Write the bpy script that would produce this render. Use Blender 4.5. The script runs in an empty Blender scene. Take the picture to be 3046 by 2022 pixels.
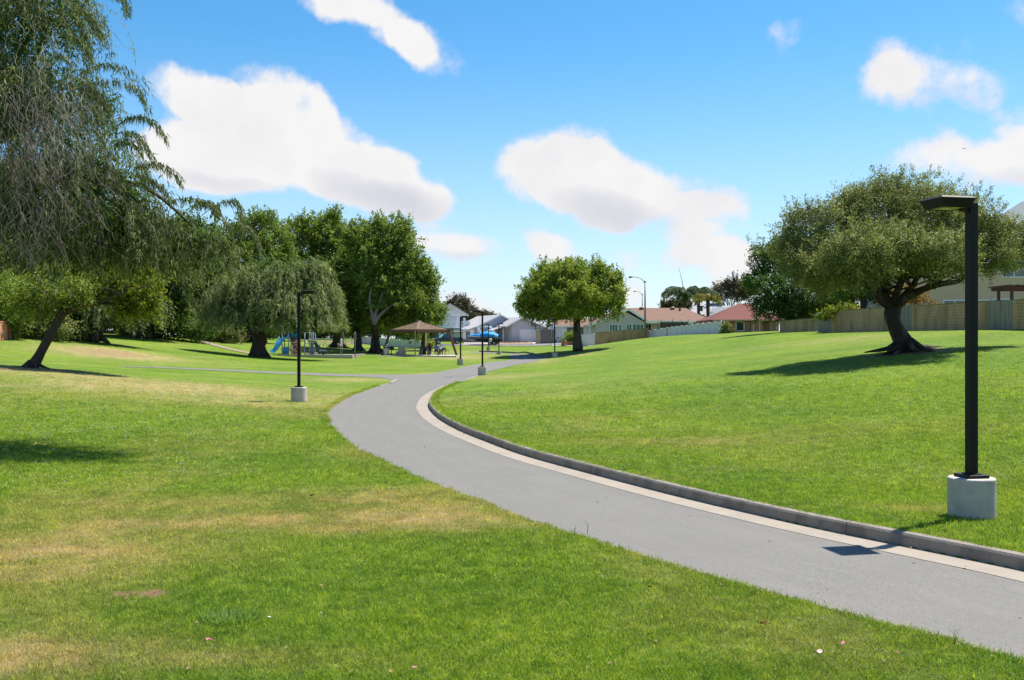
import bpy, math, random
import numpy as np
from mathutils import Vector, Matrix, noise as mnoise

# ------------------------------------------------------------------ camera, sky, sun, exposure
SC = bpy.context.scene
COL = SC.collection
rnd = random.Random(7)
rng = np.random.default_rng(7)
FPX, EYE = 2962.0, 2.28            # focal length in photo pixels (35 mm lens), eye height in metres
CX, CY = 1523.0, 1011.0

cam_data = bpy.data.cameras.new('camera')
cam = bpy.data.objects.new('camera', cam_data)
COL.objects.link(cam)
cam.location = (0, 0, EYE)
cam.rotation_euler = (math.radians(90), 0, 0)
cam_data.lens = 35.0
cam_data.sensor_width = 36.0
cam_data.clip_start = 0.1
cam_data.clip_end = 6000
SC.camera = cam

SUN_EL = math.radians(63)
SUN_AZ = math.radians(52)          # from +Y towards +X
sun_data = bpy.data.lights.new('sun', 'SUN')
sun_data.energy = 5.0
sun_data.angle = math.radians(0.53)
sun_data.color = (1.0, 0.95, 0.86)
sun = bpy.data.objects.new('sun', sun_data)
COL.objects.link(sun)
sun_dir = Vector((math.sin(SUN_AZ) * math.cos(SUN_EL), math.cos(SUN_AZ) * math.cos(SUN_EL), math.sin(SUN_EL)))
sun.rotation_euler = sun_dir.to_track_quat('Z', 'Y').to_euler()

SC.view_settings.view_transform = 'Standard'
SC.view_settings.look = 'None'
SC.view_settings.exposure = 0.95
SC.view_settings.gamma = 1.0
SC.view_settings.use_curve_mapping = False
try:
    SC.cycles.max_bounces = 7
    SC.cycles.transparent_max_bounces = 8
    SC.cycles.use_denoising = True
except Exception:
    pass


def N(nt, kind, **kw):
    n = nt.nodes.new(kind)
    for k, v in kw.items():
        setattr(n, k, v)
    return n


def mathn(nt, op, a, b=None, clamp=False):
    n = nt.nodes.new('ShaderNodeMath')
    n.operation = op
    n.use_clamp = clamp
    for i, v in enumerate((a, b)):
        if v is None:
            continue
        if hasattr(v, 'node'):
            nt.links.new(v, n.inputs[i])
        else:
            n.inputs[i].default_value = v
    return n.outputs[0]


def mixc(nt, fac, a, b, blend='MIX'):
    n = nt.nodes.new('ShaderNodeMix')
    n.data_type = 'RGBA'
    n.blend_type = blend
    for sock, v in ((n.inputs[0], fac), (n.inputs[6], a), (n.inputs[7], b)):
        if hasattr(v, 'node'):
            nt.links.new(v, sock)
        elif isinstance(v, (int, float)):
            sock.default_value = v
        else:
            sock.default_value = (v[0], v[1], v[2], 1)
    return n.outputs[2]


def build_world():
    w = bpy.data.worlds.new('World')
    SC.world = w
    w.use_nodes = True
    nt = w.node_tree
    nt.nodes.clear()
    out = N(nt, 'ShaderNodeOutputWorld')
    bg = N(nt, 'ShaderNodeBackground')
    bg.inputs[1].default_value = 0.062
    sky = N(nt, 'ShaderNodeTexSky', sky_type='NISHITA')
    sky.sun_disc = False
    sky.sun_elevation = SUN_EL
    sky.sun_rotation = SUN_AZ
    sky.air_density = 1.0
    sky.dust_density = 0.35
    sky.ozone_density = 2.2
    sky.altitude = 30
    geo = N(nt, 'ShaderNodeNewGeometry')
    d = N(nt, 'ShaderNodeVectorMath', operation='SCALE')
    nt.links.new(geo.outputs['Incoming'], d.inputs[0])
    d.inputs['Scale'].default_value = -1.0
    tc = N(nt, 'ShaderNodeTexCoord')
    dirv = tc.outputs['Generated']
    # large and fine irregularity of the cloud outline
    n1 = N(nt, 'ShaderNodeTexNoise'); n1.inputs['Scale'].default_value = 13; n1.inputs['Detail'].default_value = 10
    n1.inputs['Roughness'].default_value = 0.63
    nt.links.new(dirv, n1.inputs['Vector'])
    n0 = N(nt, 'ShaderNodeTexNoise'); n0.inputs['Scale'].default_value = 9; n0.inputs['Detail'].default_value = 5
    nt.links.new(dirv, n0.inputs['Vector'])
    sub = N(nt, 'ShaderNodeVectorMath', operation='SUBTRACT'); sub.inputs[1].default_value = (0.5, 0.5, 0.5)
    nt.links.new(n0.outputs['Color'], sub.inputs[0])
    scl = N(nt, 'ShaderNodeVectorMath', operation='SCALE'); scl.inputs['Scale'].default_value = 0.06
    nt.links.new(sub.outputs[0], scl.inputs[0])
    wd = N(nt, 'ShaderNodeVectorMath', operation='ADD')
    nt.links.new(dirv, wd.inputs[0]); nt.links.new(scl.outputs[0], wd.inputs[1])

    def field(blobs):
        acc = None
        for (x, y, rx, ry, tilt, wgt) in blobs:
            v = Vector(((x - 1181) / 2296.8, 1.0, (784 - y) / 2296.8)).normalized()
            az = math.atan2(v.x, v.y)
            el = math.asin(v.z)
            m = N(nt, 'ShaderNodeMapping', vector_type='TEXTURE')
            m.inputs['Location'].default_value = v
            # local frame: x right, y away, z up, then tilted in the picture plane of the cloud
            r = Matrix.Rotation(-az, 3, 'Z') @ Matrix.Rotation(el, 3, 'X') @ Matrix.Rotation(math.radians(tilt), 3, 'Y')
            m.inputs['Rotation'].default_value = r.to_euler('XYZ')
            m.inputs['Scale'].default_value = (1.2 * rx / 2296.8, 0.4, 1.2 * ry / 2296.8)
            nt.links.new(wd.outputs[0], m.inputs['Vector'])
            ln = N(nt, 'ShaderNodeVectorMath', operation='LENGTH')
            nt.links.new(m.outputs[0], ln.inputs[0])
            f = mathn(nt, 'SUBTRACT', 1.0, mathn(nt, 'MULTIPLY', ln.outputs['Value'], ln.outputs['Value']))
            f = mathn(nt, 'MULTIPLY', mathn(nt, 'MAXIMUM', f, 0.0), wgt)
            acc = f if acc is None else mathn(nt, 'ADD', acc, f)
        return mathn(nt, 'MINIMUM', mathn(nt, 'SUBTRACT', acc, 0.28), 0.75)
    # x, y, half width, half height, tilt (clockwise), greatest thickness: cumulus drifting over the park
    dense = [(640, 255, 120, 100, 25, 1), (445, 225, 125, 50, 28, 1), (560, 345, 200, 110, 0, 1), (770, 350, 200, 105, 20, 1),
             (880, 420, 170, 80, 12, 1), (1005, 475, 65, 45, 10, .6), (420, 385, 120, 75, 0, .8), (545, 435, 110, 38, 5, .5),
             (1290, 385, 170, 90, 5, 1), (1400, 430, 160, 85, 15, 1), (1420, 490, 80, 38, 0, .5), (1560, 450, 90, 55, 35, .5),
             (1640, 500, 90, 40, 10, .5), (1690, 470, 50, 30, 30, .45),
             (840, 35, 140, 52, 20, .62), (910, 75, 90, 38, 26, .5), (980, 115, 100, 48, 28, .6), (760, -20, 110, 45, 20, .55),
             (2150, 180, 130, 72, 12, .55), (2270, 235, 110, 48, 22, .52), (2060, 190, 70, 35, 0, .4),
             (2300, 380, 200, 72, 0, .8), (2130, 350, 110, 45, 0, .35), (2450, 330, 160, 90, 0, .8),
             (1808, 90, 58, 42, 0, .46), (1030, 562, 125, 42, 5, 1), (1280, 572, 95, 44, 15, .95), (1640, 575, 120, 44, 20, .8),
             (1700, 640, 95, 75, 20, .8), (1445, 655, 62, 52, 0, .8), (1050, 690, 110, 45, 0, .45), (180, 120, 60, 60, 0, .3),
             (2355, 20, 60, 35, 0, .3), (800, 512, 60, 22, 10, .4), (1450, 585, 60, 26, 0, .5), (1130, 715, 130, 40, 0, .5), (1880, 455, 50, 25, 20, .45), (1560, 600, 60, 30, 0, .5),
             (3000, 200, 330, 130, 0, .8), (-700, 250, 380, 150, 0, .8), (3600, 480, 400, 120, 0, .7), (-250, 520, 260, 90, 0, .7),
             (1500, -500, 420, 130, 8, .6), (200, -420, 330, 110, 0, .6), (2700, -350, 360, 120, -8, .6)]
    f = field(dense)
    shade = field([(900, 460, 200, 50, 12, 1), (1430, 490, 170, 50, 15, .9), (2300, 425, 230, 40, 0, .8),
                   (520, 440, 170, 26, 5, .7), (1040, 590, 110, 25, 0, .8), (2200, 250, 170, 35, 10, .7)])
    nn = mathn(nt, 'MULTIPLY', mathn(nt, 'SUBTRACT', n1.outputs['Fac'], 0.5), 2.1)
    # elsewhere over the sky the same loose cumulus goes on
    nb = N(nt, 'ShaderNodeTexNoise'); nb.inputs['Scale'].default_value = 2.6; nb.inputs['Detail'].default_value = 3
    nt.links.new(dirv, nb.inputs['Vector'])
    sep = N(nt, 'ShaderNodeSeparateXYZ'); nt.links.new(dirv, sep.inputs[0])
    back = N(nt, 'ShaderNodeMapRange'); back.inputs['From Min'].default_value = 0.55; back.inputs['From Max'].default_value = 0.3
    nt.links.new(sep.outputs['Y'], back.inputs['Value'])
    loose = mathn(nt, 'MULTIPLY', mathn(nt, 'MULTIPLY', mathn(nt, 'SUBTRACT', nb.outputs['Fac'], 0.56), 3.5), back.outputs[0])
    loose = mathn(nt, 'SUBTRACT', loose, mathn(nt, 'SUBTRACT', 0.3, mathn(nt, 'MULTIPLY', back.outputs[0], 0.3)))
    f = mathn(nt, 'MAXIMUM', f, loose)
    tot = mathn(nt, 'ADD', f, nn)
    dens = N(nt, 'ShaderNodeMapRange', interpolation_type='SMOOTHSTEP')
    dens.inputs['From Min'].default_value = 0.0
    dens.inputs['From Max'].default_value = 0.62
    nt.links.new(tot, dens.inputs['Value'])
    # bodies: white, lavender grey where the cloud is thick below
    n2 = N(nt, 'ShaderNodeTexNoise'); n2.inputs['Scale'].default_value = 13; n2.inputs['Detail'].default_value = 6
    nt.links.new(wd.outputs[0], n2.inputs['Vector'])
    sh = mathn(nt, 'ADD', mathn(nt, 'MULTIPLY', mathn(nt, 'MAXIMUM', shade, 0.0), 1.3), mathn(nt, 'MULTIPLY', mathn(nt, 'SUBTRACT', n2.outputs['Fac'], 0.5), 1.3), clamp=True)
    white, grey = (7.75, 7.7, 7.7), (5.7, 5.8, 6.4)
    ccol = mixc(nt, sh, white, grey)
    thin = mixc(nt, 0.75, sky.outputs[0], (7.2, 7.2, 8.4))
    ccol = mixc(nt, dens.outputs[0], thin, ccol)
    # the blue of the air: slightly deeper than the raw model, paler towards the horizon
    hs = N(nt, 'ShaderNodeHueSaturation'); hs.inputs['Saturation'].default_value = 1.38; hs.inputs['Value'].default_value = 1.42
    hs.inputs['Hue'].default_value = 0.493
    nt.links.new(sky.outputs[0], hs.inputs['Color'])
    hz = N(nt, 'ShaderNodeMapRange', interpolation_type='SMOOTHSTEP')
    hz.inputs['From Min'].default_value = 0.30; hz.inputs['From Max'].default_value = 0.0
    nt.links.new(sep.outputs['Z'], hz.inputs['Value'])
    blue = mixc(nt, mathn(nt, 'MULTIPLY', hz.outputs[0], 0.55), hs.outputs[0], (5.1, 6.7, 9.2))
    col = mixc(nt, dens.outputs[0], blue, ccol)
    nt.links.new(col, bg.inputs[0])
    nt.links.new(bg.outputs[0], out.inputs[0])
    try:
        w.cycles.sampling_method = 'MANUAL'
        w.cycles.sample_map_resolution = 512
    except Exception:
        pass


build_world()

# ------------------------------------------------------------------ helpers
MATS = {}


def mat(name, color, rough=0.8, var=0.12, scale=3.0, bump=0.0, bscale=30.0, metal=0.0, color2=None, spec=0.3, stretch=None, c2thr=(0.45, 0.65), transp=0.0, detail=5):
    if name in MATS:
        return MATS[name]
    m = bpy.data.materials.new(name)
    m.use_nodes = True
    nt = m.node_tree
    b = nt.nodes['Principled BSDF']
    b.inputs['Roughness'].default_value = rough
    b.inputs['Metallic'].default_value = metal
    b.inputs['Specular IOR Level'].default_value = spec
    geo = N(nt, 'ShaderNodeNewGeometry')
    vec = geo.outputs['Position']
    if stretch:
        mp = N(nt, 'ShaderNodeMapping'); mp.inputs['Scale'].default_value = stretch
        nt.links.new(vec, mp.inputs['Vector']); vec = mp.outputs[0]
    ns = N(nt, 'ShaderNodeTexNoise'); ns.inputs['Scale'].default_value = scale; ns.inputs['Detail'].default_value = detail
    nt.links.new(vec, ns.inputs['Vector'])
    lo = [c * (1 - var) for c in color]; hi = [min(1, c * (1 + var)) for c in color]
    c = mixc(nt, ns.outputs['Fac'], lo, hi)
    if color2:
        n2 = N(nt, 'ShaderNodeTexNoise'); n2.inputs['Scale'].default_value = scale * 0.37; n2.inputs['Detail'].default_value = 6
        nt.links.new(vec, n2.inputs['Vector'])
        mr = N(nt, 'ShaderNodeMapRange'); mr.inputs['From Min'].default_value = c2thr[0]; mr.inputs['From Max'].default_value = c2thr[1]
        nt.links.new(n2.outputs['Fac'], mr.inputs['Value'])
        c = mixc(nt, mr.outputs[0], c, color2)
    nt.links.new(c, b.inputs['Base Color'])
    if bump:
        nb = N(nt, 'ShaderNodeTexNoise'); nb.inputs['Scale'].default_value = bscale; nb.inputs['Detail'].default_value = 4
        nt.links.new(vec, nb.inputs['Vector'])
        bp = N(nt, 'ShaderNodeBump'); bp.inputs['Strength'].default_value = bump; bp.inputs['Distance'].default_value = 0.02
        nt.links.new(nb.outputs['Fac'], bp.inputs['Height'])
        nt.links.new(bp.outputs[0], b.inputs['Normal'])
    MATS[name] = m
    return m


def leaf_mat(name, dark, mid, light, trans=0.35, tcol=None, rough=0.6):
    """leaves: colour runs with the 'tint' attribute stored per leaf; a part of the light goes through"""
    if name in MATS:
        return MATS[name]
    m = bpy.data.materials.new(name)
    m.use_nodes = True
    nt = m.node_tree
    nt.nodes.clear()
    out = N(nt, 'ShaderNodeOutputMaterial')
    at = N(nt, 'ShaderNodeAttribute', attribute_name='tint')
    cr = N(nt, 'ShaderNodeValToRGB')
    cr.color_ramp.elements[0].color = (*dark, 1)
    cr.color_ramp.elements[1].color = (*light, 1)
    e = cr.color_ramp.elements.new(0.5); e.color = (*mid, 1)
    nt.links.new(at.outputs['Fac'], cr.inputs[0])
    p = N(nt, 'ShaderNodeBsdfPrincipled')
    p.inputs['Roughness'].default_value = rough
    p.inputs['Specular IOR Level'].default_value = 0.12
    nt.links.new(cr.outputs[0], p.inputs['Base Color'])
    t = N(nt, 'ShaderNodeBsdfTranslucent')
    tc = mixc(nt, 1.0, cr.outputs[0], tcol or (1.5, 1.5, 0.6), 'MULTIPLY')
    nt.links.new(tc, t.inputs['Color'])
    mx = N(nt, 'ShaderNodeMixShader'); mx.inputs[0].default_value = trans
    nt.links.new(p.outputs[0], mx.inputs[1]); nt.links.new(t.outputs[0], mx.inputs[2])
    nt.links.new(mx.outputs[0], out.inputs[0])
    MATS[name] = m
    return m


def link(o, parent=None):
    COL.objects.link(o)
    if parent is not None:
        o.parent = parent
    return o


def tag(o, label=None, cat=None, group=None, kind=None):
    if label: o['label'] = label
    if cat: o['category'] = cat
    if group: o['group'] = group
    if kind: o['kind'] = kind
    return o


def thing(name, loc, label, cat, rz=0.0, group=None):
    o = bpy.data.objects.new(name, None)
    o.empty_display_size = 0.2
    o.location = loc
    o.rotation_euler = (0, 0, rz)
    link(o)
    return tag(o, label, cat, group)


def np_mesh(name, verts, faces, k, mats, tint=None, smooth=False, attrs=None):
    """faces: (n, k) index array, all with k corners"""
    me = bpy.data.meshes.new(name)
    verts = np.asarray(verts, dtype=np.float32).reshape(-1, 3)
    faces = np.asarray(faces, dtype=np.int32).reshape(-1, k)
    me.vertices.add(len(verts))
    me.vertices.foreach_set('co', verts.ravel())
    me.loops.add(faces.size)
    me.loops.foreach_set('vertex_index', faces.ravel())
    me.polygons.add(len(faces))
    me.polygons.foreach_set('loop_start', np.arange(0, faces.size, k, dtype=np.int32))
    me.polygons.foreach_set('loop_total', np.full(len(faces), k, dtype=np.int32))
    if smooth:
        me.polygons.foreach_set('use_smooth', np.ones(len(faces), dtype=bool))
    me.update(calc_edges=True)
    if tint is not None:
        a = me.attributes.new('tint', 'FLOAT', 'POINT')
        a.data.foreach_set('value', np.asarray(tint, dtype=np.float32))
    for nm, v in (attrs or {}).items():
        a = me.attributes.new(nm, 'FLOAT', 'POINT')
        a.data.foreach_set('value', np.asarray(v, dtype=np.float32))
    for m in (mats if isinstance(mats, (list, tuple)) else [mats]):
        me.materials.append(m)
    return me


class MB:
    """collects boxes, tubes and prisms into ONE mesh"""
    def __init__(s):
        s.v = []; s.f = []; s.sm = []

    def add(s, vs, fs, smooth=False):
        b = len(s.v)
        s.v += [tuple(v) for v in vs]
        s.f += [tuple(i + b for i in f) for f in fs]
        s.sm += [smooth] * len(fs)
        return s

    def box(s, x0, x1, y0, y1, z0, z1):
        return s.add([(x0, y0, z0), (x1, y0, z0), (x1, y1, z0), (x0, y1, z0), (x0, y0, z1), (x1, y0, z1), (x1, y1, z1), (x0, y1, z1)],
                     [(0, 3, 2, 1), (4, 5, 6, 7), (0, 1, 5, 4), (1, 2, 6, 5), (2, 3, 7, 6), (3, 0, 4, 7)])

    def slab(s, quad, t):
        """quad of 4 points (top face) thickened downwards by t"""
        q = [Vector(p) for p in quad]
        n = (q[1] - q[0]).cross(q[3] - q[0]).normalized()
        if n.z < 0: n = -n
        lo = [p - n * t for p in q]
        f = [(0, 1, 2, 3), (7, 6, 5, 4), (0, 4, 5, 1), (1, 5, 6, 2), (2, 6, 7, 3), (3, 7, 4, 0)]
        return s.add(q + lo, f)

    def beam(s, a, b, w, h, up=(0, 0, 1)):
        a, b = Vector(a), Vector(b)
        d = (b - a).normalized()
        side = d.cross(Vector(up))
        if side.length < 1e-4: side = Vector((1, 0, 0))
        side.normalize(); u = side.cross(d).normalized()
        vs = []
        for p in (a, b):
            for (i, j) in ((-1, -1), (1, -1), (1, 1), (-1, 1)):
                vs.append(p + side * i * w / 2 + u * j * h / 2)
        return s.add(vs, [(0, 1, 2, 3), (7, 6, 5, 4), (0, 4, 5, 1), (1, 5, 6, 2), (2, 6, 7, 3), (3, 7, 4, 0)])

    def lathe(s, c, prof, n=20, smooth=True, cap=True):
        vs = []
        for (r, z) in prof:
            for i in range(n):
                a = 2 * math.pi * i / n
                vs.append((c[0] + r * math.cos(a), c[1] + r * math.sin(a), c[2] + z))
        fs = [(j * n + i, j * n + (i + 1) % n, (j + 1) * n + (i + 1) % n, (j + 1) * n + i) for j in range(len(prof) - 1) for i in range(n)]
        s.add(vs, fs, smooth)
        if cap:
            b = len(s.v) - len(vs)
            s.f.append(tuple(b + i for i in range(n))[::-1]); s.sm.append(False)
            s.f.append(tuple(b + (len(prof) - 1) * n + i for i in range(n))); s.sm.append(False)
        return s

    def tube(s, pts, rad, n=8, smooth=True, wob=0.0):
        pts = [Vector(p) for p in pts]
        if not hasattr(rad, '__len__'): rad = [rad] * len(pts)
        vs = []
        prev = None
        for i, p in enumerate(pts):
            d = (pts[min(i + 1, len(pts) - 1)] - pts[max(i - 1, 0)])
            if d.length < 1e-6: d = Vector((0, 0, 1))
            d.normalize()
            if prev is None:
                side = d.cross(Vector((0, 1, 0)))
                if side.length < 0.1: side = d.cross(Vector((1, 0, 0)))
            else:
                side = prev - d * prev.dot(d)
            side.normalize(); prev = side
            u = d.cross(side)
            for k in range(n):
                a = 2 * math.pi * k / n
                r = rad[i]
                if wob:
                    r *= 1 + wob * mnoise.noise(Vector((math.cos(a) * 1.3 + p.x, math.sin(a) * 1.3 + p.y, p.z * 0.7 + i * 0.3)))
                vs.append(p + side * r * math.cos(a) + u * r * math.sin(a))
        m = len(pts)
        fs = [(j * n + i, j * n + (i + 1) % n, (j + 1) * n + (i + 1) % n, (j + 1) * n + i) for j in range(m - 1) for i in range(n)]
        b = len(s.v)
        s.add(vs, fs, smooth)
        s.f.append(tuple(b + i for i in range(n))[::-1]); s.sm.append(False)
        s.f.append(tuple(b + (m - 1) * n + i for i in range(n))); s.sm.append(False)
        return s

    def poly(s, pts, fs):
        return s.add(pts, fs)

    def mesh(s, name, m):
        me = bpy.data.meshes.new(name)
        me.from_pydata(s.v, [], s.f)
        for p, q in zip(me.polygons, s.sm): p.use_smooth = q
        for x in (m if isinstance(m, (list, tuple)) else [m]): me.materials.append(x)
        me.update()
        return me

    def build(s, name, m, parent=None, bevel=0.0, loc=None):
        o = bpy.data.objects.new(name, s.mesh(name, m))
        link(o, parent)
        if loc is not None: o.location = loc
        if bevel:
            b = o.modifiers.new('bevel', 'BEVEL'); b.width = bevel; b.segments = 2; b.limit_method = 'ANGLE'
        return o


def smooth_curve(pts, n):
    """Catmull-Rom through the points, n samples"""
    P_ = [Vector(p) for p in pts]
    P_ = [P_[0] * 2 - P_[1]] + P_ + [P_[-1] * 2 - P_[-2]]
    segs = len(P_) - 3
    out = []
    for k in range(n):
        t = k / (n - 1) * segs
        i = min(int(t), segs - 1); t -= i
        a, b, c, d = P_[i:i + 4]
        out.append(0.5 * ((2 * b) + (c - a) * t + (2 * a - 5 * b + 4 * c - d) * t * t + (3 * b - a - 3 * c + d) * t ** 3))
    return out


def copy_tree(o, parent=None):
    c = o.copy(); COL.objects.link(c)
    if parent is not None: c.parent = parent
    for ch in list(o.children): copy_tree(ch, c)
    return c


# ------------------------------------------------------------------ the lie of the land
def W(px, py, D):
    """a point of the place D metres ahead of the tripod"""
    return Vector(((px - CX) / FPX * D, D, EYE - (py - CY) / FPX * D))


CTRL = [  # heights surveyed along the park: column, row, distance
    (2890, 1563, 12.94), (889, 1196, 36.9), (1435, 1116, 63.2), (1370, 1086, 83.8), (1650, 1064, 104.5), (1484, 1055, 130),
    (1453, 1043, 151), (1230, 1056, 114), (950, 1060, 108), (1050, 1058, 110), (770, 1061, 98),
    (1300, 1028, 170), (1600, 1028, 170), (1450, 1028, 170), (1800, 1026, 140), (1150, 1028, 168),
    (2700, 1045, 45), (3046, 982, 60), (2716, 983, 72), (2433, 988, 86), (2320, 990, 95), (2146, 993, 115), (2000, 1000, 126), (1930, 1004, 133),
    (1719, 1043, 112), (743, 1014, 130), (535, 1001, 125), (393, 999, 110), (0, 992, 80), (900, 1030, 135), (1064, 1040, 126), (1114, 1049, 122),
    (640, 1030, 110), (640, 1075, 80), (300, 1062, 70), (387, 1090, 62), (95, 1092, 45), (900, 1013, 168), (-400, 985, 80), (3400, 975, 58)]
CW = [(0, 0, -.15), (0, 7, -.15), (-8, 8, -.15), (8, 8, -.15), (3, 14, -.15), (-8, 16, -.14), (-8, 24, -.1), (0, 22, -.15), (6.5, 13.5, -.15), (10, 14, .0), (-3, 30, -.1), (-16, 22, .15),
      (-14, 33, .4), (11, 22, .22), (18, 26, .9), (7, 30, .35), (5, 45, .4), (12, 45, 1.0), (18, 80, 2.0), (11, 80, 1.2), (2.1, 80, .35), (5.4, 90, .75), (30, 50, 2.3), (25, 30, 1.4),
      (-6, 50, .0), (-14, 52, .1), (-1.6, 62, .03),
      (0, 190, 2.1), (12, 186, 2.1), (-12, 190, 2.1), (40, 150, 3.3), (60, 110, 3.3), (25, 180, 3.0), (-60, 100, 3.0), (-50, 160, 2.8), (-25, 190, 2.4),
      (0, 300, 2.2), (150, 300, 3), (-150, 300, 3), (0, 500, 2.2), (300, 500, 3), (-300, 500, 3), (-100, 50, 3.0), (100, 50, 3.5), (60, 30, 3.0), (-60, 30, 1.6), (0, -40, -.3), (60, -40, .5), (-60, -40, .5),
      (0, 1500, 2.2), (900, 1500, 3), (-900, 1500, 3)]
_pts = [(W(a, b, c).x, W(a, b, c).y, W(a, b, c).z) for a, b, c in CTRL] + CW
_C = np.array(_pts)


def _phi(r2):
    return np.sqrt(r2 + 36.0)


_A = _phi((_C[:, None, 0] - _C[None, :, 0]) ** 2 + (_C[:, None, 1] - _C[None, :, 1]) ** 2)
_n = len(_C)
_K = np.zeros((_n + 1, _n + 1)); _K[:_n, :_n] = _A - np.eye(_n) * 0.12; _K[:_n, _n] = 1; _K[_n, :_n] = 1
_sol = np.linalg.solve(_K, np.append(_C[:, 2], 0))
_w, _w0 = _sol[:_n], _sol[_n]


def TH(x, y):
    x = np.atleast_1d(np.asarray(x, float)); y = np.atleast_1d(np.asarray(y, float))
    out = np.full(x.shape, _w0)
    for i in range(_n):
        out = out + _w[i] * _phi((x - _C[i, 0]) ** 2 + (y - _C[i, 1]) ** 2)
    return out


_t = np.exp(np.linspace(math.log(4), math.log(400), 1500))


def G(px, py):
    """where the sight line through a column and row first meets the ground"""
    x = (px - CX) / FPX * _t
    z = EYE - (py - CY) / FPX * _t
    dlt = z - TH(x, _t)
    k = np.where(dlt <= 0)[0]
    if len(k) == 0 or k[0] == 0:
        return W(px, py, 170)
    k = k[0]
    f = dlt[k - 1] / (dlt[k - 1] - dlt[k])
    D = _t[k - 1] + f * (_t[k] - _t[k - 1])
    return Vector(((px - CX) / FPX * D, D, float(TH((px - CX) / FPX * D, D)[0])))


def GD(px, D, dz=0.0):
    x = (px - CX) / FPX * D
    return Vector((x, D, float(TH(x, D)[0]) + dz))


def gz(x, y):
    return float(TH(x, y)[0])


# edges of the asphalt (columns, rows), near to far
LEFT_PX = [(3500, 2080), (3046, 1967), (2708, 1876), (2321, 1773), (1934, 1663), (1699, 1587), (1589, 1556), (1451, 1501), (1330, 1459), (1227, 1418), (1141, 1377),
           (1055, 1335), (1003, 1294), (972, 1256), (969, 1225), (1000, 1198), (1038, 1179), (1107, 1153), (1165, 1137), (1225, 1122), (1278, 1113),
           (1316, 1104), (1379, 1091), (1456, 1077), (1515, 1070), (1532, 1065), (1520, 1059), (1485, 1053), (1400, 1048)]
FACE_PX = [(3500, 1805), (3046, 1700), (2663, 1621), (2515, 1591), (2300, 1544), (2000, 1473), (1699, 1394), (1554, 1353), (1451, 1315), (1365, 1280), (1306, 1246), (1279, 1218), (1277, 1200),
           (1290, 1178), (1330, 1154), (1375, 1135), (1417, 1117)]
RIGHT_FAR_PX = [(1456, 1104), (1532, 1086), (1595, 1074), (1628, 1066), (1628, 1060), (1585, 1055), (1535, 1051.5), (1485, 1048.5), (1400, 1045)]
left_w = [G(*p) for p in LEFT_PX]
face_w = [G(*p) for p in FACE_PX]
left_c = smooth_curve(left_w, 420)
face_c = smooth_curve(face_w, 300)


def offset_line(line, dist):
    out = []
    for i, p in enumerate(line):
        a = line[max(i - 1, 0)]; b = line[min(i + 1, len(line) - 1)]
        d = Vector((b.x - a.x, b.y - a.y, 0)).normalized()
        nrm = Vector((d.y, -d.x, 0))           # to the right of the walking direction (uphill side)
        dd = dist if not hasattr(dist, '__len__') else dist[i]
        q = p + nrm * dd
        out.append(q)
    return out


GUT = 0.44
gut_taper = [GUT * min(1, (len(face_c) - 1 - i) / 40 + 0.12) for i in range(len(face_c))]
gut_c = offset_line(face_c, [-g for g in gut_taper])
kerb_back = offset_line(face_c, 0.16)
far_right = smooth_curve([gut_c[-1]] + [G(*p) for p in RIGHT_FAR_PX], 160)
right_c = gut_c + far_right[1:]


def resample(line, n):
    P_ = np.array([[p.x, p.y] for p in line])
    s = np.concatenate([[0], np.cumsum(np.hypot(*(P_[1:] - P_[:-1]).T))])
    q = np.linspace(0, s[-1], n)
    return np.stack([np.interp(q, s, P_[:, 0]), np.interp(q, s, P_[:, 1])], 1)


def pair_by_nearest(L, R):
    """monotone pairing of two edges of a strip"""
    Rn = []
    j = 0
    for p in L:
        best = j
        bd = 1e9
        for k in range(j, min(j + 60, len(R))):
            dd = (R[k][0] - p[0]) ** 2 + (R[k][1] - p[1]) ** 2
            if dd < bd: bd, best = dd, k
        j = best
        Rn.append(R[j])
    return np.array(Rn)


L_ = resample(left_c, 500)
R_ = resample(right_c, 500)


def strip_mesh(name, L, R, m, dz, across=8):
    V = []
    for t in np.linspace(0, 1, across + 1):
        V.append(L * (1 - t) + R * t)
    V = np.array(V)                            # across+1, n, 2
    n = L.shape[0]
    z = TH(V[..., 0].ravel(), V[..., 1].ravel()).reshape(V.shape[:2]) + dz
    verts = np.concatenate([V, z[..., None]], 2).reshape(-1, 3)
    idx = np.arange((across + 1) * n).reshape(across + 1, n)
    f = np.stack([idx[:-1, :-1], idx[1:, :-1], idx[1:, 1:], idx[:-1, 1:]], -1).reshape(-1, 4)
    me = np_mesh(name, verts, f, 4, m, smooth=True)
    o = bpy.data.objects.new(name, me)
    link(o)
    return o


path_poly = np.concatenate([L_, R_[::-1]])
SIDE_UP = [(1300, 1108), (1278, 1112.5), (1200, 1114), (1100, 1113.5), (1000, 1111.5), (900, 1108.5), (800, 1104.5), (700, 1100), (600, 1096), (500, 1092), (430, 1089.5), (360, 1088)]
SIDE_LO = [(1275, 1137), (1182, 1133), (1135, 1124), (1050, 1119.5), (960, 1117), (880, 1113.5), (800, 1110), (700, 1105), (600, 1100), (500, 1095.5), (430, 1092.5), (360, 1090.5)]
su = resample(smooth_curve([G(*p) for p in SIDE_UP], 160), 160)
sl = resample(smooth_curve([G(*p) for p in SIDE_LO], 160), 160)
side_poly = np.concatenate([su, sl[::-1]])
KB = np.array([[p.x, p.y] for p in kerb_back])
FCn = np.array([[p.x, p.y] for p in face_c])


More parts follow.
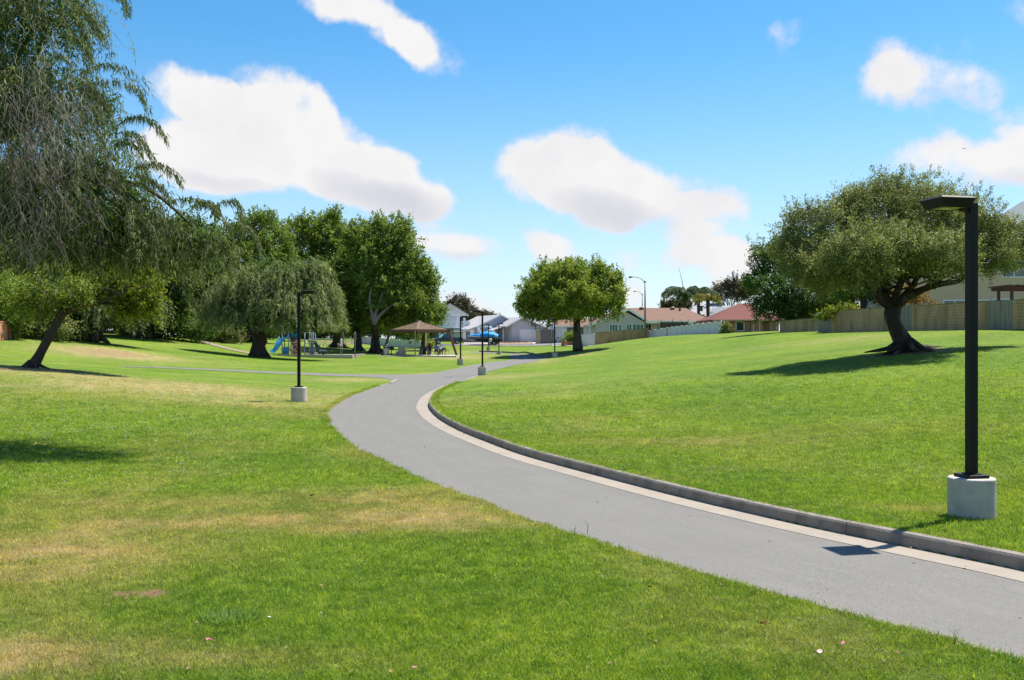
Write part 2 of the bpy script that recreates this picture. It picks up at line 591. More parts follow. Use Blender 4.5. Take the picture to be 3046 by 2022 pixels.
def inside(poly, x, y):
    x = np.asarray(x); y = np.asarray(y)
    c = np.zeros(x.shape, bool)
    a = poly; b = np.roll(poly, -1, 0)
    for (x0, y0), (x1, y1) in zip(a, b):
        if y0 == y1: continue
        m = ((y0 > y) != (y1 > y)) & (x < (x1 - x0) * (y - y0) / (y1 - y0) + x0)
        c ^= m
    return c


def seg_dist(line, x, y):
    """distance to a polyline and signed side (positive: uphill side), coarse but fast"""
    best = np.full(x.shape, 1e9); side = np.zeros(x.shape)
    ln = line[::3]
    for (x0, y0), (x1, y1) in zip(ln[:-1], ln[1:]):
        dx, dy = x1 - x0, y1 - y0
        l2 = dx * dx + dy * dy + 1e-12
        t = np.clip(((x - x0) * dx + (y - y0) * dy) / l2, 0, 1)
        ex, ey = x - (x0 + t * dx), y - (y0 + t * dy)
        dd = ex * ex + ey * ey
        s = (dy * (x - x0) - dx * (y - y0))
        m = dd < best
        best = np.where(m, dd, best); side = np.where(m, s, side)
    return np.sqrt(best), np.sign(side)


KH = 0.155                                      # kerb height


def lift(x, y):
    """the lawn behind the kerb stands a kerb's height above the path and settles back uphill"""
    x = np.atleast_1d(np.asarray(x, float)); y = np.atleast_1d(np.asarray(y, float))
    out = np.zeros(x.shape)
    m = (y < 75) & (x > -6)
    if m.any():
        d, s = seg_dist(FCn, x[m], y[m])
        h = np.where(s > 0, KH * np.clip((d - 0.03) / 0.10, 0, 1) * np.exp(-np.maximum(d - 0.3, 0) / 9.0), 0)
        fade = np.clip((64 - y[m]) / 22.0, 0, 1)
        out[m] = h * fade
    return out


def ground(x, y):
    x = np.atleast_1d(np.asarray(x, float)); y = np.atleast_1d(np.asarray(y, float))
    return TH(x, y) + lift(x, y)


# dry and bare patches of the turf: column, row, half width (m), half depth (m), strength
PATCH = [(500, 1150, 5.5, 4.5, .8), (250, 1120, 5, 3.5, .6), (330, 1052, 4.5, 5, 1.0), (700, 1165, 5, 4, .55), (1040, 1130, 2.2, 3, .6), (870, 1180, 4, 3, .35), (560, 1190, 7, 2.2, .4),
         (1200, 1540, 1.7, 0.9, 1.0), (1150, 1480, 1.9, .9, .55), (850, 1545, 1.7, 0.8, .8), (500, 1560, 1.6, 0.7, .75), (150, 1640, 1.6, 1.1, .85), (40, 1690, 1.2, .8, .7), (330, 1590, 1.4, .6, .6), (620, 1500, 2.0, .8, .45),
         (80, 1960, .9, .5, .85), (330, 1930, .5, .35, .5), (0, 1720, .8, .6, .7), (1010, 1570, 1.0, .5, .7), (1350, 1500, 1.2, .7, .6), (650, 1960, 1.2, .25, .4), (1100, 1340, .9, 1.6, .35),
         (1700, 1060, 3.0, 6, .5), (1600, 1073, 1.6, 5, .6), (1380, 1062, 4, 6, .55), (1340, 1048, 4, 8, .35), (1460, 1126, 3, 3, .5), (1520, 1120, 3, 3, .3), (1290, 1112, 2, 2.5, .6), (2580, 1280, 4, 1.2, .12), (2050, 1330, 2.5, 1.0, .28),
         (2500, 1010, 5, 4, .3), (1750, 1300, 2.5, 2, .1), (2700, 1540, .6, .3, .5), (1500, 1390, 3, 1.0, .1)]
PATCH_W = [(G(a, b), c, d, e) for a, b, c, d, e in PATCH]
SOIL = [(450, 1768, .15, .15, 1.3), (365, 1768, .15, .12, 1.0), (330, 1050, 3.0, 3.6, .6), (2730, 1046, 2.1, 1.3, 1.0), (2660, 1052, 1.3, 1.0, .9), (110, 1096, 1.9, 1.5, .9), (0, 1094, 2.2, 1.6, .9), (1000, 1018, 6, 5, .9)]
SOIL_W = [(G(a, b), c, d, e) for a, b, c, d, e in SOIL]


def vnoise(x, y, s, seed=0):
    """cheap smooth value noise"""
    x = x * s + seed * 17.3; y = y * s + seed * 9.1
    xi = np.floor(x); yi = np.floor(y); fx = x - xi; fy = y - yi
    fx = fx * fx * (3 - 2 * fx); fy = fy * fy * (3 - 2 * fy)

    def h(a, b):
        v = np.sin(a * 127.1 + b * 311.7 + seed * 3.7) * 43758.5453
        return v - np.floor(v)
    return (h(xi, yi) * (1 - fx) + h(xi + 1, yi) * fx) * (1 - fy) + (h(xi, yi + 1) * (1 - fx) + h(xi + 1, yi + 1) * fx) * fy


def dryness(x, y):
    n = vnoise(x, y, .35, 1) * .5 + vnoise(x, y, .9, 2) * .3 + vnoise(x, y, 2.3, 3) * .2
    n2 = vnoise(x, y, 5.1, 4) * .5 + vnoise(x, y, 1.7, 5) * .5
    d = np.zeros(np.shape(x))
    for p, a, b, s in PATCH_W:
        r2 = ((x - p.x) / a) ** 2 + ((y - p.y) / b) ** 2
        d = np.maximum(d, s * np.exp(-r2 * .9))
    d = d * (0.5 + 1.3 * n2) + np.clip((n - 0.5) * 1.4, 0, .35) * (n2 + .2) * np.where(x > 3, .5, 1)
    return np.clip(d, 0, 1)


def soilness(x, y):
    d = np.zeros(np.shape(x))
    n2 = vnoise(x, y, 14, 6)
    for p, a, b, s in SOIL_W:
        r2 = ((x - p.x) / a) ** 2 + ((y - p.y) / b) ** 2
        d = np.maximum(d, s * np.clip(1.5 - r2 * 1.2, 0, 1) * (0.5 + n2))
    return np.clip(d, 0, 1)


def grass_color_nodes(nt, dry, soil, vec):
    """shared by the turf sheet and the blades: green that turns with large and fine noise, straw where dry"""
    nA = N(nt, 'ShaderNodeTexNoise'); nA.inputs['Scale'].default_value = 0.22; nA.inputs['Detail'].default_value = 4
    nB = N(nt, 'ShaderNodeTexNoise'); nB.inputs['Scale'].default_value = 2.6; nB.inputs['Detail'].default_value = 5
    nC = N(nt, 'ShaderNodeTexNoise'); nC.inputs['Scale'].default_value = 38.0; nC.inputs['Detail'].default_value = 3
    for q in (nA, nB, nC): nt.links.new(vec, q.inputs['Vector'])
    ra = N(nt, 'ShaderNodeMapRange'); ra.inputs['From Min'].default_value = .35; ra.inputs['From Max'].default_value = .65; nt.links.new(nA.outputs['Fac'], ra.inputs['Value'])
    rb = N(nt, 'ShaderNodeMapRange'); rb.inputs['From Min'].default_value = .3; rb.inputs['From Max'].default_value = .7; nt.links.new(nB.outputs['Fac'], rb.inputs['Value'])
    rc = N(nt, 'ShaderNodeMapRange'); rc.inputs['From Min'].default_value = .3; rc.inputs['From Max'].default_value = .7; nt.links.new(nC.outputs['Fac'], rc.inputs['Value'])
    g1 = mixc(nt, rb.outputs[0], (0.060, 0.115, 0.012), (0.100, 0.165, 0.020))
    g2 = mixc(nt, rb.outputs[0], (0.088, 0.146, 0.012), (0.138, 0.198, 0.024))
    g = mixc(nt, ra.outputs[0], g1, g2)
    g = mixc(nt, rc.outputs[0], g, mixc(nt, 1.0, g, (1.6, 1.42, 1.4), 'MULTIPLY'))
    nD = N(nt, 'ShaderNodeTexNoise'); nD.inputs['Scale'].default_value = 7.5; nD.inputs['Detail'].default_value = 4; nt.links.new(vec, nD.inputs['Vector'])
    rd = N(nt, 'ShaderNodeMapRange'); rd.inputs['From Min'].default_value = .36; rd.inputs['From Max'].default_value = .62; nt.links.new(nD.outputs['Fac'], rd.inputs['Value'])
    g = mixc(nt, rd.outputs[0], mixc(nt, 1.0, g, (.66, .80, .75), 'MULTIPLY'), mixc(nt, 1.0, g, (1.12, 1.08, 1.05), 'MULTIPLY'))
    st = mixc(nt, rb.outputs[0], (0.235, 0.20, 0.075), (0.36, 0.285, 0.135))
    dj = mathn(nt, 'MULTIPLY', dry, mathn(nt, 'ADD', mathn(nt, 'MULTIPLY', rc.outputs[0], 1.0), 0.45), clamp=True)
    g = mixc(nt, dj, g, st)
    g = mixc(nt, soil, g, mixc(nt, rc.outputs[0], (0.16, 0.10, 0.055), (0.30, 0.21, 0.12)))
    return g


def turf_material():
    m = bpy.data.materials.new('turf'); m.use_nodes = True
    nt = m.node_tree
    b = nt.nodes['Principled BSDF']; b.inputs['Roughness'].default_value = 0.95; b.inputs['Specular IOR Level'].default_value = 0.1
    geo = N(nt, 'ShaderNodeNewGeometry')
    d = N(nt, 'ShaderNodeAttribute', attribute_name='dry'); s = N(nt, 'ShaderNodeAttribute', attribute_name='soil')
    near = N(nt, 'ShaderNodeAttribute', attribute_name='thatch')
    g = grass_color_nodes(nt, d.outputs['Fac'], s.outputs['Fac'], geo.outputs['Position'])
    # under the blades one sees thatch: darker, browner, fine grained
    g = mixc(nt, mathn(nt, 'MULTIPLY', near.outputs['Fac'], 0.8), g, mixc(nt, 1.0, g, (0.95, 0.86, 0.9), 'MULTIPLY'))
    nt.links.new(g, b.inputs['Base Color'])
    mp = N(nt, 'ShaderNodeMapping'); mp.inputs['Scale'].default_value = (1, 1, 1); nt.links.new(geo.outputs['Position'], mp.inputs['Vector'])
    nb = N(nt, 'ShaderNodeTexNoise'); nb.inputs['Scale'].default_value = 9; nb.inputs['Detail'].default_value = 8; nb.inputs['Roughness'].default_value = .75
    nt.links.new(mp.outputs[0], nb.inputs['Vector'])
    bp = N(nt, 'ShaderNodeBump'); bp.inputs['Strength'].default_value = 0.9; bp.inputs['Distance'].default_value = 0.10
    nt.links.new(nb.outputs['Fac'], bp.inputs['Height']); nt.links.new(bp.outputs[0], b.inputs['Normal'])
    return m


TURF = turf_material()


def build_lawn():
    na, nr = 620, 470
    ang = np.concatenate([np.linspace(-3.0, -0.62, 40, endpoint=False), np.linspace(-0.62, 0.62, na), np.linspace(0.62, 3.0, 41)[1:]])
    r = np.concatenate([np.linspace(0.5, 4, 10, endpoint=False), np.exp(np.linspace(math.log(4), math.log(230), nr)), np.exp(np.linspace(math.log(230), math.log(2500), 30))[1:]])
    A, R = np.meshgrid(ang, r)
    x = (R * np.sin(A)).ravel(); y = (R * np.cos(A)).ravel()
    z = ground(x, y)
    big = (y > 4) & (y < 180) & (np.abs(x) < 40)
    inn = np.zeros(x.shape, bool)
    inn[big] = inside(path_poly, x[big], y[big]) | inside(side_poly, x[big], y[big])
    # bed of the paths lies a little lower than their surface
    z = z - np.where(inn, 0.014, 0.0)
    z = z + (vnoise(x, y, 1.3, 8) - .5) * 0.02 * (np.hypot(x, y) < 60) * (~inn)
    ncol = len(ang)
    idx = np.arange(len(x)).reshape(len(r), ncol)
    f = np.stack([idx[:-1, :-1], idx[:-1, 1:], idx[1:, 1:], idx[1:, :-1]], -1).reshape(-1, 4)
    dry = dryness(x, y); soil = soilness(x, y)
    dist = np.hypot(x, y)
    thatch = np.clip((42 - dist) / 24, 0, 1)
    me = np_mesh('lawn', np.stack([x, y, z], 1), f, 4, TURF, smooth=True, attrs={'dry': dry, 'soil': soil, 'thatch': thatch})
    o = bpy.data.objects.new('lawn', me)
    link(o); tag(o, kind='structure')
    return o


lawn = build_lawn()

# ------------------------------------------------------------------ paths, kerb, gutter, pads
def asphalt_material():
    m = bpy.data.materials.new('asphalt'); m.use_nodes = True
    nt = m.node_tree
    b = nt.nodes['Principled BSDF']; b.inputs['Roughness'].default_value = 0.85; b.inputs['Specular IOR Level'].default_value = 0.3
    geo = N(nt, 'ShaderNodeNewGeometry'); v = geo.outputs['Position']
    n1 = N(nt, 'ShaderNodeTexNoise'); n1.inputs['Scale'].default_value = 0.8; n1.inputs['Detail'].default_value = 6; nt.links.new(v, n1.inputs['Vector'])
    n2 = N(nt, 'ShaderNodeTexNoise'); n2.inputs['Scale'].default_value = 90; n2.inputs['Detail'].default_value = 3; nt.links.new(v, n2.inputs['Vector'])
    al = N(nt, 'ShaderNodeAttribute', attribute_name='across')
    wv = N(nt, 'ShaderNodeTexNoise'); wv.inputs['Scale'].default_value = 0.25; wv.inputs['Detail'].default_value = 3; nt.links.new(v, wv.inputs['Vector'])
    # faint lengthways streaks left by wheels and the paver
    cm = N(nt, 'ShaderNodeCombineXYZ'); nt.links.new(mathn(nt, 'MULTIPLY', al.outputs['Fac'], 9.0), cm.inputs[0]); nt.links.new(mathn(nt, 'MULTIPLY', wv.outputs['Fac'], 4), cm.inputs[1])
    n3 = N(nt, 'ShaderNodeTexNoise'); n3.inputs['Scale'].default_value = 1.0; n3.inputs['Detail'].default_value = 4; nt.links.new(cm.outputs[0], n3.inputs['Vector'])
    c = mixc(nt, n1.outputs['Fac'], (0.140, 0.133, 0.121), (0.182, 0.172, 0.156))
    c = mixc(nt, mathn(nt, 'MULTIPLY', n3.outputs['Fac'], 0.85), c, (0.115, 0.111, 0.103))
    n4 = N(nt, 'ShaderNodeTexNoise'); n4.inputs['Scale'].default_value = 14; n4.inputs['Detail'].default_value = 6; n4.inputs['Roughness'].default_value = .7; nt.links.new(v, n4.inputs['Vector'])
    r4 = N(nt, 'ShaderNodeMapRange'); r4.inputs['From Min'].default_value = .35; r4.inputs['From Max'].default_value = .65; nt.links.new(n4.outputs['Fac'], r4.inputs['Value'])
    c = mixc(nt, 1.0, c, mixc(nt, r4.outputs[0], (0.93, 0.93, 0.93), (1.06, 1.06, 1.06)), 'MULTIPLY')
    r2 = N(nt, 'ShaderNodeMapRange'); r2.inputs['From Min'].default_value = .35; r2.inputs['From Max'].default_value = .65; nt.links.new(n2.outputs['Fac'], r2.inputs['Value'])
    c = mixc(nt, 1.0, c, mixc(nt, r2.outputs[0], (0.72, 0.72, 0.72), (1.26, 1.26, 1.25)), 'MULTIPLY')
    # pebbly edge
    e = N(nt, 'ShaderNodeMapRange'); e.inputs['From Min'].default_value = 0.06; e.inputs['From Max'].default_value = 0.0; nt.links.new(al.outputs['Fac'], e.inputs['Value'])
    c = mixc(nt, mathn(nt, 'MULTIPLY', e.outputs[0], mathn(nt, 'MULTIPLY', n1.outputs['Fac'], 0.9)), c, (0.23, 0.185, 0.14))
    nt.links.new(c, b.inputs['Base Color'])
    bp = N(nt, 'ShaderNodeBump'); bp.inputs['Strength'].default_value = 0.35; bp.inputs['Distance'].default_value = 0.01
    nt.links.new(n2.outputs['Fac'], bp.inputs['Height']); nt.links.new(bp.outputs[0], b.inputs['Normal'])
    return m


M_ASPH = asphalt_material()
M_CONC = mat('pale_concrete', (0.265, 0.228, 0.188), rough=.9, var=.12, scale=4, bump=.25, bscale=60, color2=(0.235, 0.202, 0.168))
M_KERB = mat('kerb_concrete', (0.27, 0.222, 0.18), rough=.95, var=.2, scale=8, bump=.5, bscale=70, color2=(0.19, 0.157, 0.13), c2thr=(.5, .62))
M_KTOP = mat('kerb_top_concrete', (0.22, 0.192, 0.165), rough=.95, var=.14, scale=8, bump=.4, bscale=70, color2=(0.165, 0.145, 0.125))
M_BASEC = mat('footing_concrete', (0.50, 0.435, 0.395), rough=.9, var=.13, scale=7, bump=.45, bscale=45, color2=(0.38, 0.335, 0.305))
M_DARKM = mat('bronze_black_paint', (0.012, 0.011, 0.011), rough=.5, var=.3, scale=5, spec=.18)
M_LENS = mat('lamp_lens', (0.13, 0.16, 0.03), rough=.25, var=.1, spec=.6)
M_LENS2 = mat('lamp_diode', (0.55, 0.56, 0.5), rough=.3, var=.05, spec=.6)


def add_across(o, n, across):
    a = o.data.attributes.new('across', 'FLOAT', 'POINT')
    a.data.foreach_set('value', np.repeat(np.linspace(0, 1, across + 1), n).astype(np.float32))


# a slightly ragged asphalt edge on the lawn side
edge_j = (vnoise(L_[:, 0], L_[:, 1], 2.2, 11) - .5) * .10 + (vnoise(L_[:, 0], L_[:, 1], 7, 12) - .5) * .05
L_r = L_.copy(); L_r[:, 0] += edge_j
Rp = pair_by_nearest(L_r, R_)

path = strip_mesh('path', L_r, R_, M_ASPH, 0.004, 12); add_across(path, len(L_), 12); tag(path, kind='structure')
side = strip_mesh('side_path', sl, su, M_ASPH, 0.008, 4); add_across(side, len(sl), 4); tag(side, kind='structure')

fl = [Vector((p.x, p.y, 0)) for p in face_c]
nf = len(fl)
gl = np.array([[p.x, p.y] for p in gut_c]); fc = FCn
gut = strip_mesh('gutter', gl, fc + (fc - gl) * .02, M_CONC, 0.009, 3); tag(gut, kind='structure')

kerb = bpy.data.objects.new('kerb', None); link(kerb); tag(kerb, kind='structure')
s_ = np.concatenate([[0], np.cumsum(np.hypot(*(fc[1:] - fc[:-1]).T))])
tot = s_[-1]
kj = []
q = 0.0
anchor = None
# the joint seen near the closest lamp, then one every three metres or so
jw = G(2515, 1591)
i0 = int(np.argmin((fc[:, 0] - jw.x) ** 2 + (fc[:, 1] - jw.y) ** 2))
js = sorted(set([0.0, tot] + [s_[i0] + k * 3.05 for k in range(-5, 40) if 0 < s_[i0] + k * 3.05 < tot - 1]))


def kerb_piece(sa, sb):
    n = max(3, int((sb - sa) / 0.35))
    q = np.linspace(sa + .006, sb - .006, n)
    X = np.interp(q, s_, fc[:, 0]); Y = np.interp(q, s_, fc[:, 1])
    dx = np.gradient(X); dy = np.gradient(Y); l = np.hypot(dx, dy); nx, ny = dy / l, -dx / l
    z0 = TH(X, Y)
    fade = np.clip((66 - Y) / 22.0, 0.12, 1)
    wid = 0.15
    sec = [(0.0, -.05), (0.012, KH * .86), (0.032, KH + .004), (wid - .01, KH + .010), (wid, KH - .01), (wid, -.05)]
    V = []
    for (u, h) in sec:
        V.append(np.stack([X + nx * u, Y + ny * u, z0 + (h * fade if h > 0 else h)], 1))
    V = np.array(V); k = len(sec)
    idx = np.arange(k * n).reshape(k, n)
    f = [tuple(int(v) for v in t) for t in np.stack([idx[:-1, :-1], idx[:-1, 1:], idx[1:, 1:], idx[1:, :-1]], -1).reshape(-1, 4)]
    f.append(tuple(int(v) for v in idx[:, 0])); f.append(tuple(int(v) for v in idx[::-1, -1]))
    me = bpy.data.meshes.new('kerb_segment'); me.from_pydata([tuple(v) for v in V.reshape(-1, 3)], [], f)
    me.materials.append(M_KERB); me.materials.append(M_KTOP)
    nn = (n - 1)
    for i, p in enumerate(me.polygons):
        row = i // nn if i < nn * (k - 1) else -1
        p.material_index = 1 if row in (1, 2, 3) else 0
        p.use_smooth = False
    me.update()
    return link(bpy.data.objects.new('kerb_segment', me), kerb)


for a, b in zip(js[:-1], js[1:]):
    kerb_piece(a, b)

# kerb round the far bend of the path
far_l = smooth_curve([G(*p) for p in [(1630, 1062.5), (1585, 1054.5), (1535, 1051), (1485, 1048), (1400, 1044.5)]], 40)
farkerb = bpy.data.objects.new('kerb', None); link(farkerb); tag(farkerb, kind='structure')
for a in range(0, 36, 6):
    m = MB(); pts = far_l[a:a + 7]
    for p, q in zip(pts[:-1], pts[1:]):
        m.beam((p.x, p.y, gz(p.x, p.y) + .07), (q.x, q.y, gz(q.x, q.y) + .07), .2, .22)
    m.build('kerb_segment', M_KTOP, farkerb)
# concrete nose where the side path joins
nb_ = MB()
na_ = [G(1157, 1141), G(1176, 1131), G(1186, 1128.5), G(1168, 1139)]
nb_.slab([(p.x, p.y, gz(p.x, p.y) + .07 * (1 if i < 2 else .5)) for i, p in enumerate(na_)], .15)
nose = nb_.build('path_kerb_nose', M_CONC); tag(nose, kind='structure')


# ------------------------------------------------------------------ park lamps
def lamp_proto():
    t = thing('park_lamp', (0, 0, 0), 'x', 'park lamp')
    m = MB().lathe((0, 0, 0), [(.285, -.12), (.292, .0), (.290, .15), (.293, .30), (.290, .47), (.292, .488), (.288, .500), (.280, .507), (.24, .508), (.2, .508)], 36)
    o = m.build('footing', M_BASEC, t)
    MB().box(-.155, .155, -.155, .155, .508, .552).build('base_plate', M_DARKM, t, bevel=.012)
    p = MB().box(-.058, .058, -.058, .058, .552, 4.07).build('pole', M_DARKM, t, bevel=.008)
    MB().box(-.085, .085, -.085, .085, .552, .566).build('base_collar', M_DARKM, t, bevel=.004)
    MB().beam((-.058, 0, 3.97), (-.16, 0, 4.0), .07, .06).build('arm', M_DARKM, t)
    h = MB()
    x0, x1, w = -.60, -.10, .235
    zt, zm, zb = 4.13, 4.105, 3.985
    top = [(x0 + .04, -w + .04, zt), (x1 - .04, -w + .04, zt), (x1 - .04, w - .04, zt), (x0 + .04, w - .04, zt)]
    mid = [(x0, -w, zm), (x1, -w, zm), (x1, w, zm), (x0, w, zm)]
    bot = [(x0 + .055, -w + .05, zb), (x1 - .055, -w + .05, zb), (x1 - .055, w - .05, zb), (x0 + .055, w - .05, zb)]
    inn = [(x0 + .075, -w + .07, zb), (x1 - .075, -w + .07, zb), (x1 - .075, w - .07, zb), (x0 + .075, w - .07, zb)]
    inn2 = [(a, b_, zb + .03) for a, b_, c in inn]
    f = [(3, 2, 1, 0)[::-1]]
    for r in range(4):
        for i in range(4):
            f.append((r * 4 + i, r * 4 + (i + 1) % 4, (r + 1) * 4 + (i + 1) % 4, (r + 1) * 4 + i))
    h.add(top + mid + bot + inn + inn2, f)
    ho = h.build('lamp_head', M_DARKM, t)
    MB().box(x0 + .07, x1 - .07, -w + .065, w - .065, zb + .006, zb + .028).build('lens', M_LENS, ho)
    MB().box(x0 + .15, x0 + .29, -.05, .05, zb - .002, zb + .006).build('diode_plate', M_LENS2, ho)
    return t


LAMPS = [(2890, 12.94, 12, 'nearest park lamp, tall black pole on a thick concrete footing behind the kerb'),
         (889, 37.2, 186, 'black park lamp alone on the open lawn left of the path'),
         (1435, 63.6, 4, 'black park lamp standing at the inner edge of the path bend, head pointing left'),
         (1370, 84.2, 172, 'black park lamp on the lawn beside the right leg of the picnic shelter'),
         (1484, 130.6, 184, 'small black park lamp where the path turns away, head pointing right'),
         (1453, 152, 5, 'smallest park lamp on the far lawn, in front of the boat'),
         (1650, 105, 8, 'black park lamp under the edge of the round green tree')]
lp = lamp_proto()
for i, (px, D, rz, lab) in enumerate(LAMPS):
    o = lp if i == 0 else copy_tree(lp)
    g = GD(px, D)
    zz = g.z + float(lift(g.x, g.y)[0])
    o.location = (g.x, g.y, zz + (.02 if i else .0)); o.rotation_euler = (0, 0, math.radians(rz))
    tag(o, lab, 'park lamp', 'black park lamps along the path')

# ------------------------------------------------------------------ foliage makers
def unit(v):
    return v / (np.linalg.norm(v, axis=-1, keepdims=True) + 1e-9)


def rand_dirs(n):
    return unit(rng.normal(size=(n, 3)))


def leaf_quads(c, axis, nrm, L, Wd, tint):
    """kite shaped leaves: centre, long axis, normal, length, width"""
    axis = unit(axis); side = unit(np.cross(axis, nrm)) * (Wd / 2)[:, None]
    a = axis * (L / 2)[:, None]
    n = unit(np.cross(side, axis)) * (L * .08)[:, None]
    V = np.stack([c - a, c - side * 1.0 + a * .1 + n, c + a, c + side * 1.0 + a * .1 + n], 1).reshape(-1, 3)
    F = np.arange(len(c) * 4).reshape(-1, 4)
    return V, F, np.repeat(tint, 4)


def leaf_tris(c, axis, nrm, L, Wd, tint):
    axis = unit(axis); side = unit(np.cross(axis, nrm)) * (Wd / 2)[:, None]
    V = np.stack([c - side, c + side, c + axis * L[:, None]], 1).reshape(-1, 3)
    F = np.arange(len(c) * 3).reshape(-1, 3)
    return V, F, np.repeat(tint, 3)


def add_obj(name, V, F, k, m, tint, parent):
    o = bpy.data.objects.new(name, np_mesh(name, V, F, k, m, tint))
    return link(o, parent)


def lobes_px(lst, D, yscale=1.0):
    """crown lobes read off the photo: column, row, half width, half height, extra distance, half depth (m or None)"""
    out = []
    for l in lst:
        px, py, rx, ry = l[:4]
        dd = l[4] if len(l) > 4 else 0
        c = W(px, py, D + dd)
        ax = rx / FPX * (D + dd); az = ry / FPX * (D + dd)
        ay = l[5] if len(l) > 5 and l[5] else (ax * .9)
        out.append((c.x, c.y, c.z, ax, ay, az))
    return np.array(out)


def inside_depth(lobes, p, skip=None):
    """smallest normalised radius of p in any of the lobes"""
    best = np.full(len(p), 9.0)
    for i, l in enumerate(lobes):
        q = (p - l[:3]) / l[3:]
        r = np.sqrt((q ** 2).sum(1))
        if skip is not None: r = np.where(skip == i, 9, r)
        best = np.minimum(best, r)
    return best


def sublobes(lobes, k, f=.40):
    out = [l * np.array([1, 1, 1, .72, .72, .72]) for l in lobes]
    for l in lobes:
        d = rand_dirs(k * 2); d[:, 2] = np.where(d[:, 2] < -.35, -d[:, 2], d[:, 2]); d = d[:k]
        for q in d:
            g = f * rng.uniform(.7, 1.25)
            out.append(np.concatenate([l[:3] + q * l[3:] * (1 - g * .78), np.maximum(l[3:] * g, l[3:].mean() * g * .8)]))
    return np.array(out)


def broad_crown(name, parent, m, lobes, n_cl, n_leaf, cl_r, L, Wd, base, tint_mid=.5, sprig=0.25, inner=.25, droop=0.0, flat=1.0, outline=.12, seedtint=.15, upl=.35, sub=0):
    """clumps of leaves on and just under the lobes' skin, some sprigs reaching out"""
    if sub: lobes = sublobes(lobes, sub)
    area = lobes[:, 3] * lobes[:, 5] + lobes[:, 4] * lobes[:, 5] + lobes[:, 3] * lobes[:, 4]
    k = rng.choice(len(lobes), n_cl * 2, p=area / area.sum())
    d = rand_dirs(n_cl * 2)
    if sub:
        d[:, 2] += .28; d = unit(d)
    l = lobes[k]
    inn = rng.random(n_cl * 2) < inner
    # bumpy skin
    r = np.where(inn, rng.uniform(.25, .85, n_cl * 2), rng.normal(.95, outline * .6, n_cl * 2))
    c = l[:, :3] + d * l[:, 3:] * r[:, None]
    dep = inside_depth(lobes, c, k)
    keep = (dep > (.8 if sub else .72)) | (rng.random(n_cl * 2) < .12)
    c, d, inn, k = c[keep][:n_cl], d[keep][:n_cl], inn[keep][:n_cl], k[keep][:n_cl]
    n = len(c)
    out = unit(d / lobes[k][:, 3:] * lobes[k][:, 3:].mean(1, keepdims=True))
    ct = rng.normal(0, seedtint, n)
    cs = rng.uniform(.6, 1.35, n) * cl_r
    # leaves
    N_ = n * n_leaf
    ci = np.repeat(np.arange(n), n_leaf)
    off = rng.normal(size=(N_, 3)) * .5
    off = off * np.array([1, 1, flat])
    # clumps are domed: leaves gather on the outer side
    off = off * cs[ci][:, None]
    spr = (rng.random(n) < sprig) & (~inn)
    t = rng.random(N_) ** .8
    sd = unit(out + np.array([0, 0, upl]) + rng.normal(size=(n, 3)) * .35)
    off = np.where(spr[ci][:, None], off * .42 + sd[ci] * (t * cl_r * 2.1)[:, None], off)
    p = c[ci] + off
    p[:, 2] -= droop * rng.random(N_) ** 2 * cs[ci]
    ax = unit(out[ci] * .5 + rng.normal(size=(N_, 3)) * .8 + np.array([0, 0, -.15 - droop * .4]))
    nr = unit(out[ci] * .95 + np.array([0, 0, .35]) + rng.normal(size=(N_, 3)) * .42)
    tint = np.clip(tint_mid + ct[ci] + rng.normal(0, .09, N_), 0, 1)
    s = rng.uniform(.65, 1.3, N_)
    V, F, T = leaf_quads(p, ax, nr, L * s, Wd * s, tint)
    keepz = True
    o = add_obj(name, V, F, 4, m, T, parent)
    o.location = -Vector(base) if False else (0, 0, 0)
    return o


def limb_mesh(mb, a, b, r0, r1, bend=.12, n=6, seg=8):
    a, b = Vector(a), Vector(b)
    d = b - a
    off = Vector((rnd.uniform(-1, 1), rnd.uniform(-1, 1), rnd.uniform(0, 1))) * d.length * bend
    pts = []
    for i in range(seg):
        t = i / (seg - 1)
        pts.append(a + d * t + off * math.sin(math.pi * t) + Vector((rnd.uniform(-1, 1), rnd.uniform(-1, 1), rnd.uniform(-1, 1))) * r0 * .35 * (0 < i < seg - 1))
    mb.tube(pts, [r0 + (r1 - r0) * (i / (seg - 1)) for i in range(seg)], n, wob=.15)


M_BARK = mat('grey_brown_bark', (0.042, 0.031, 0.023), rough=.95, var=.4, scale=5, bump=1.0, bscale=14, stretch=(1, 1, .3), color2=(.10, .082, .066), c2thr=(.5, .6))
M_BARKD = mat('dark_furrowed_bark', (0.062, 0.049, 0.04), rough=.95, var=.4, scale=5, bump=1.0, bscale=10, stretch=(1, 1, .3))
M_BARKL = mat('pale_grey_bark', (0.22, 0.20, 0.18), rough=.95, var=.3, scale=4, bump=.8, bscale=10, stretch=(1, 1, .3))
M_TWIG = mat('bare_twig', (0.21, 0.175, 0.145), rough=.9, var=.3, scale=6)

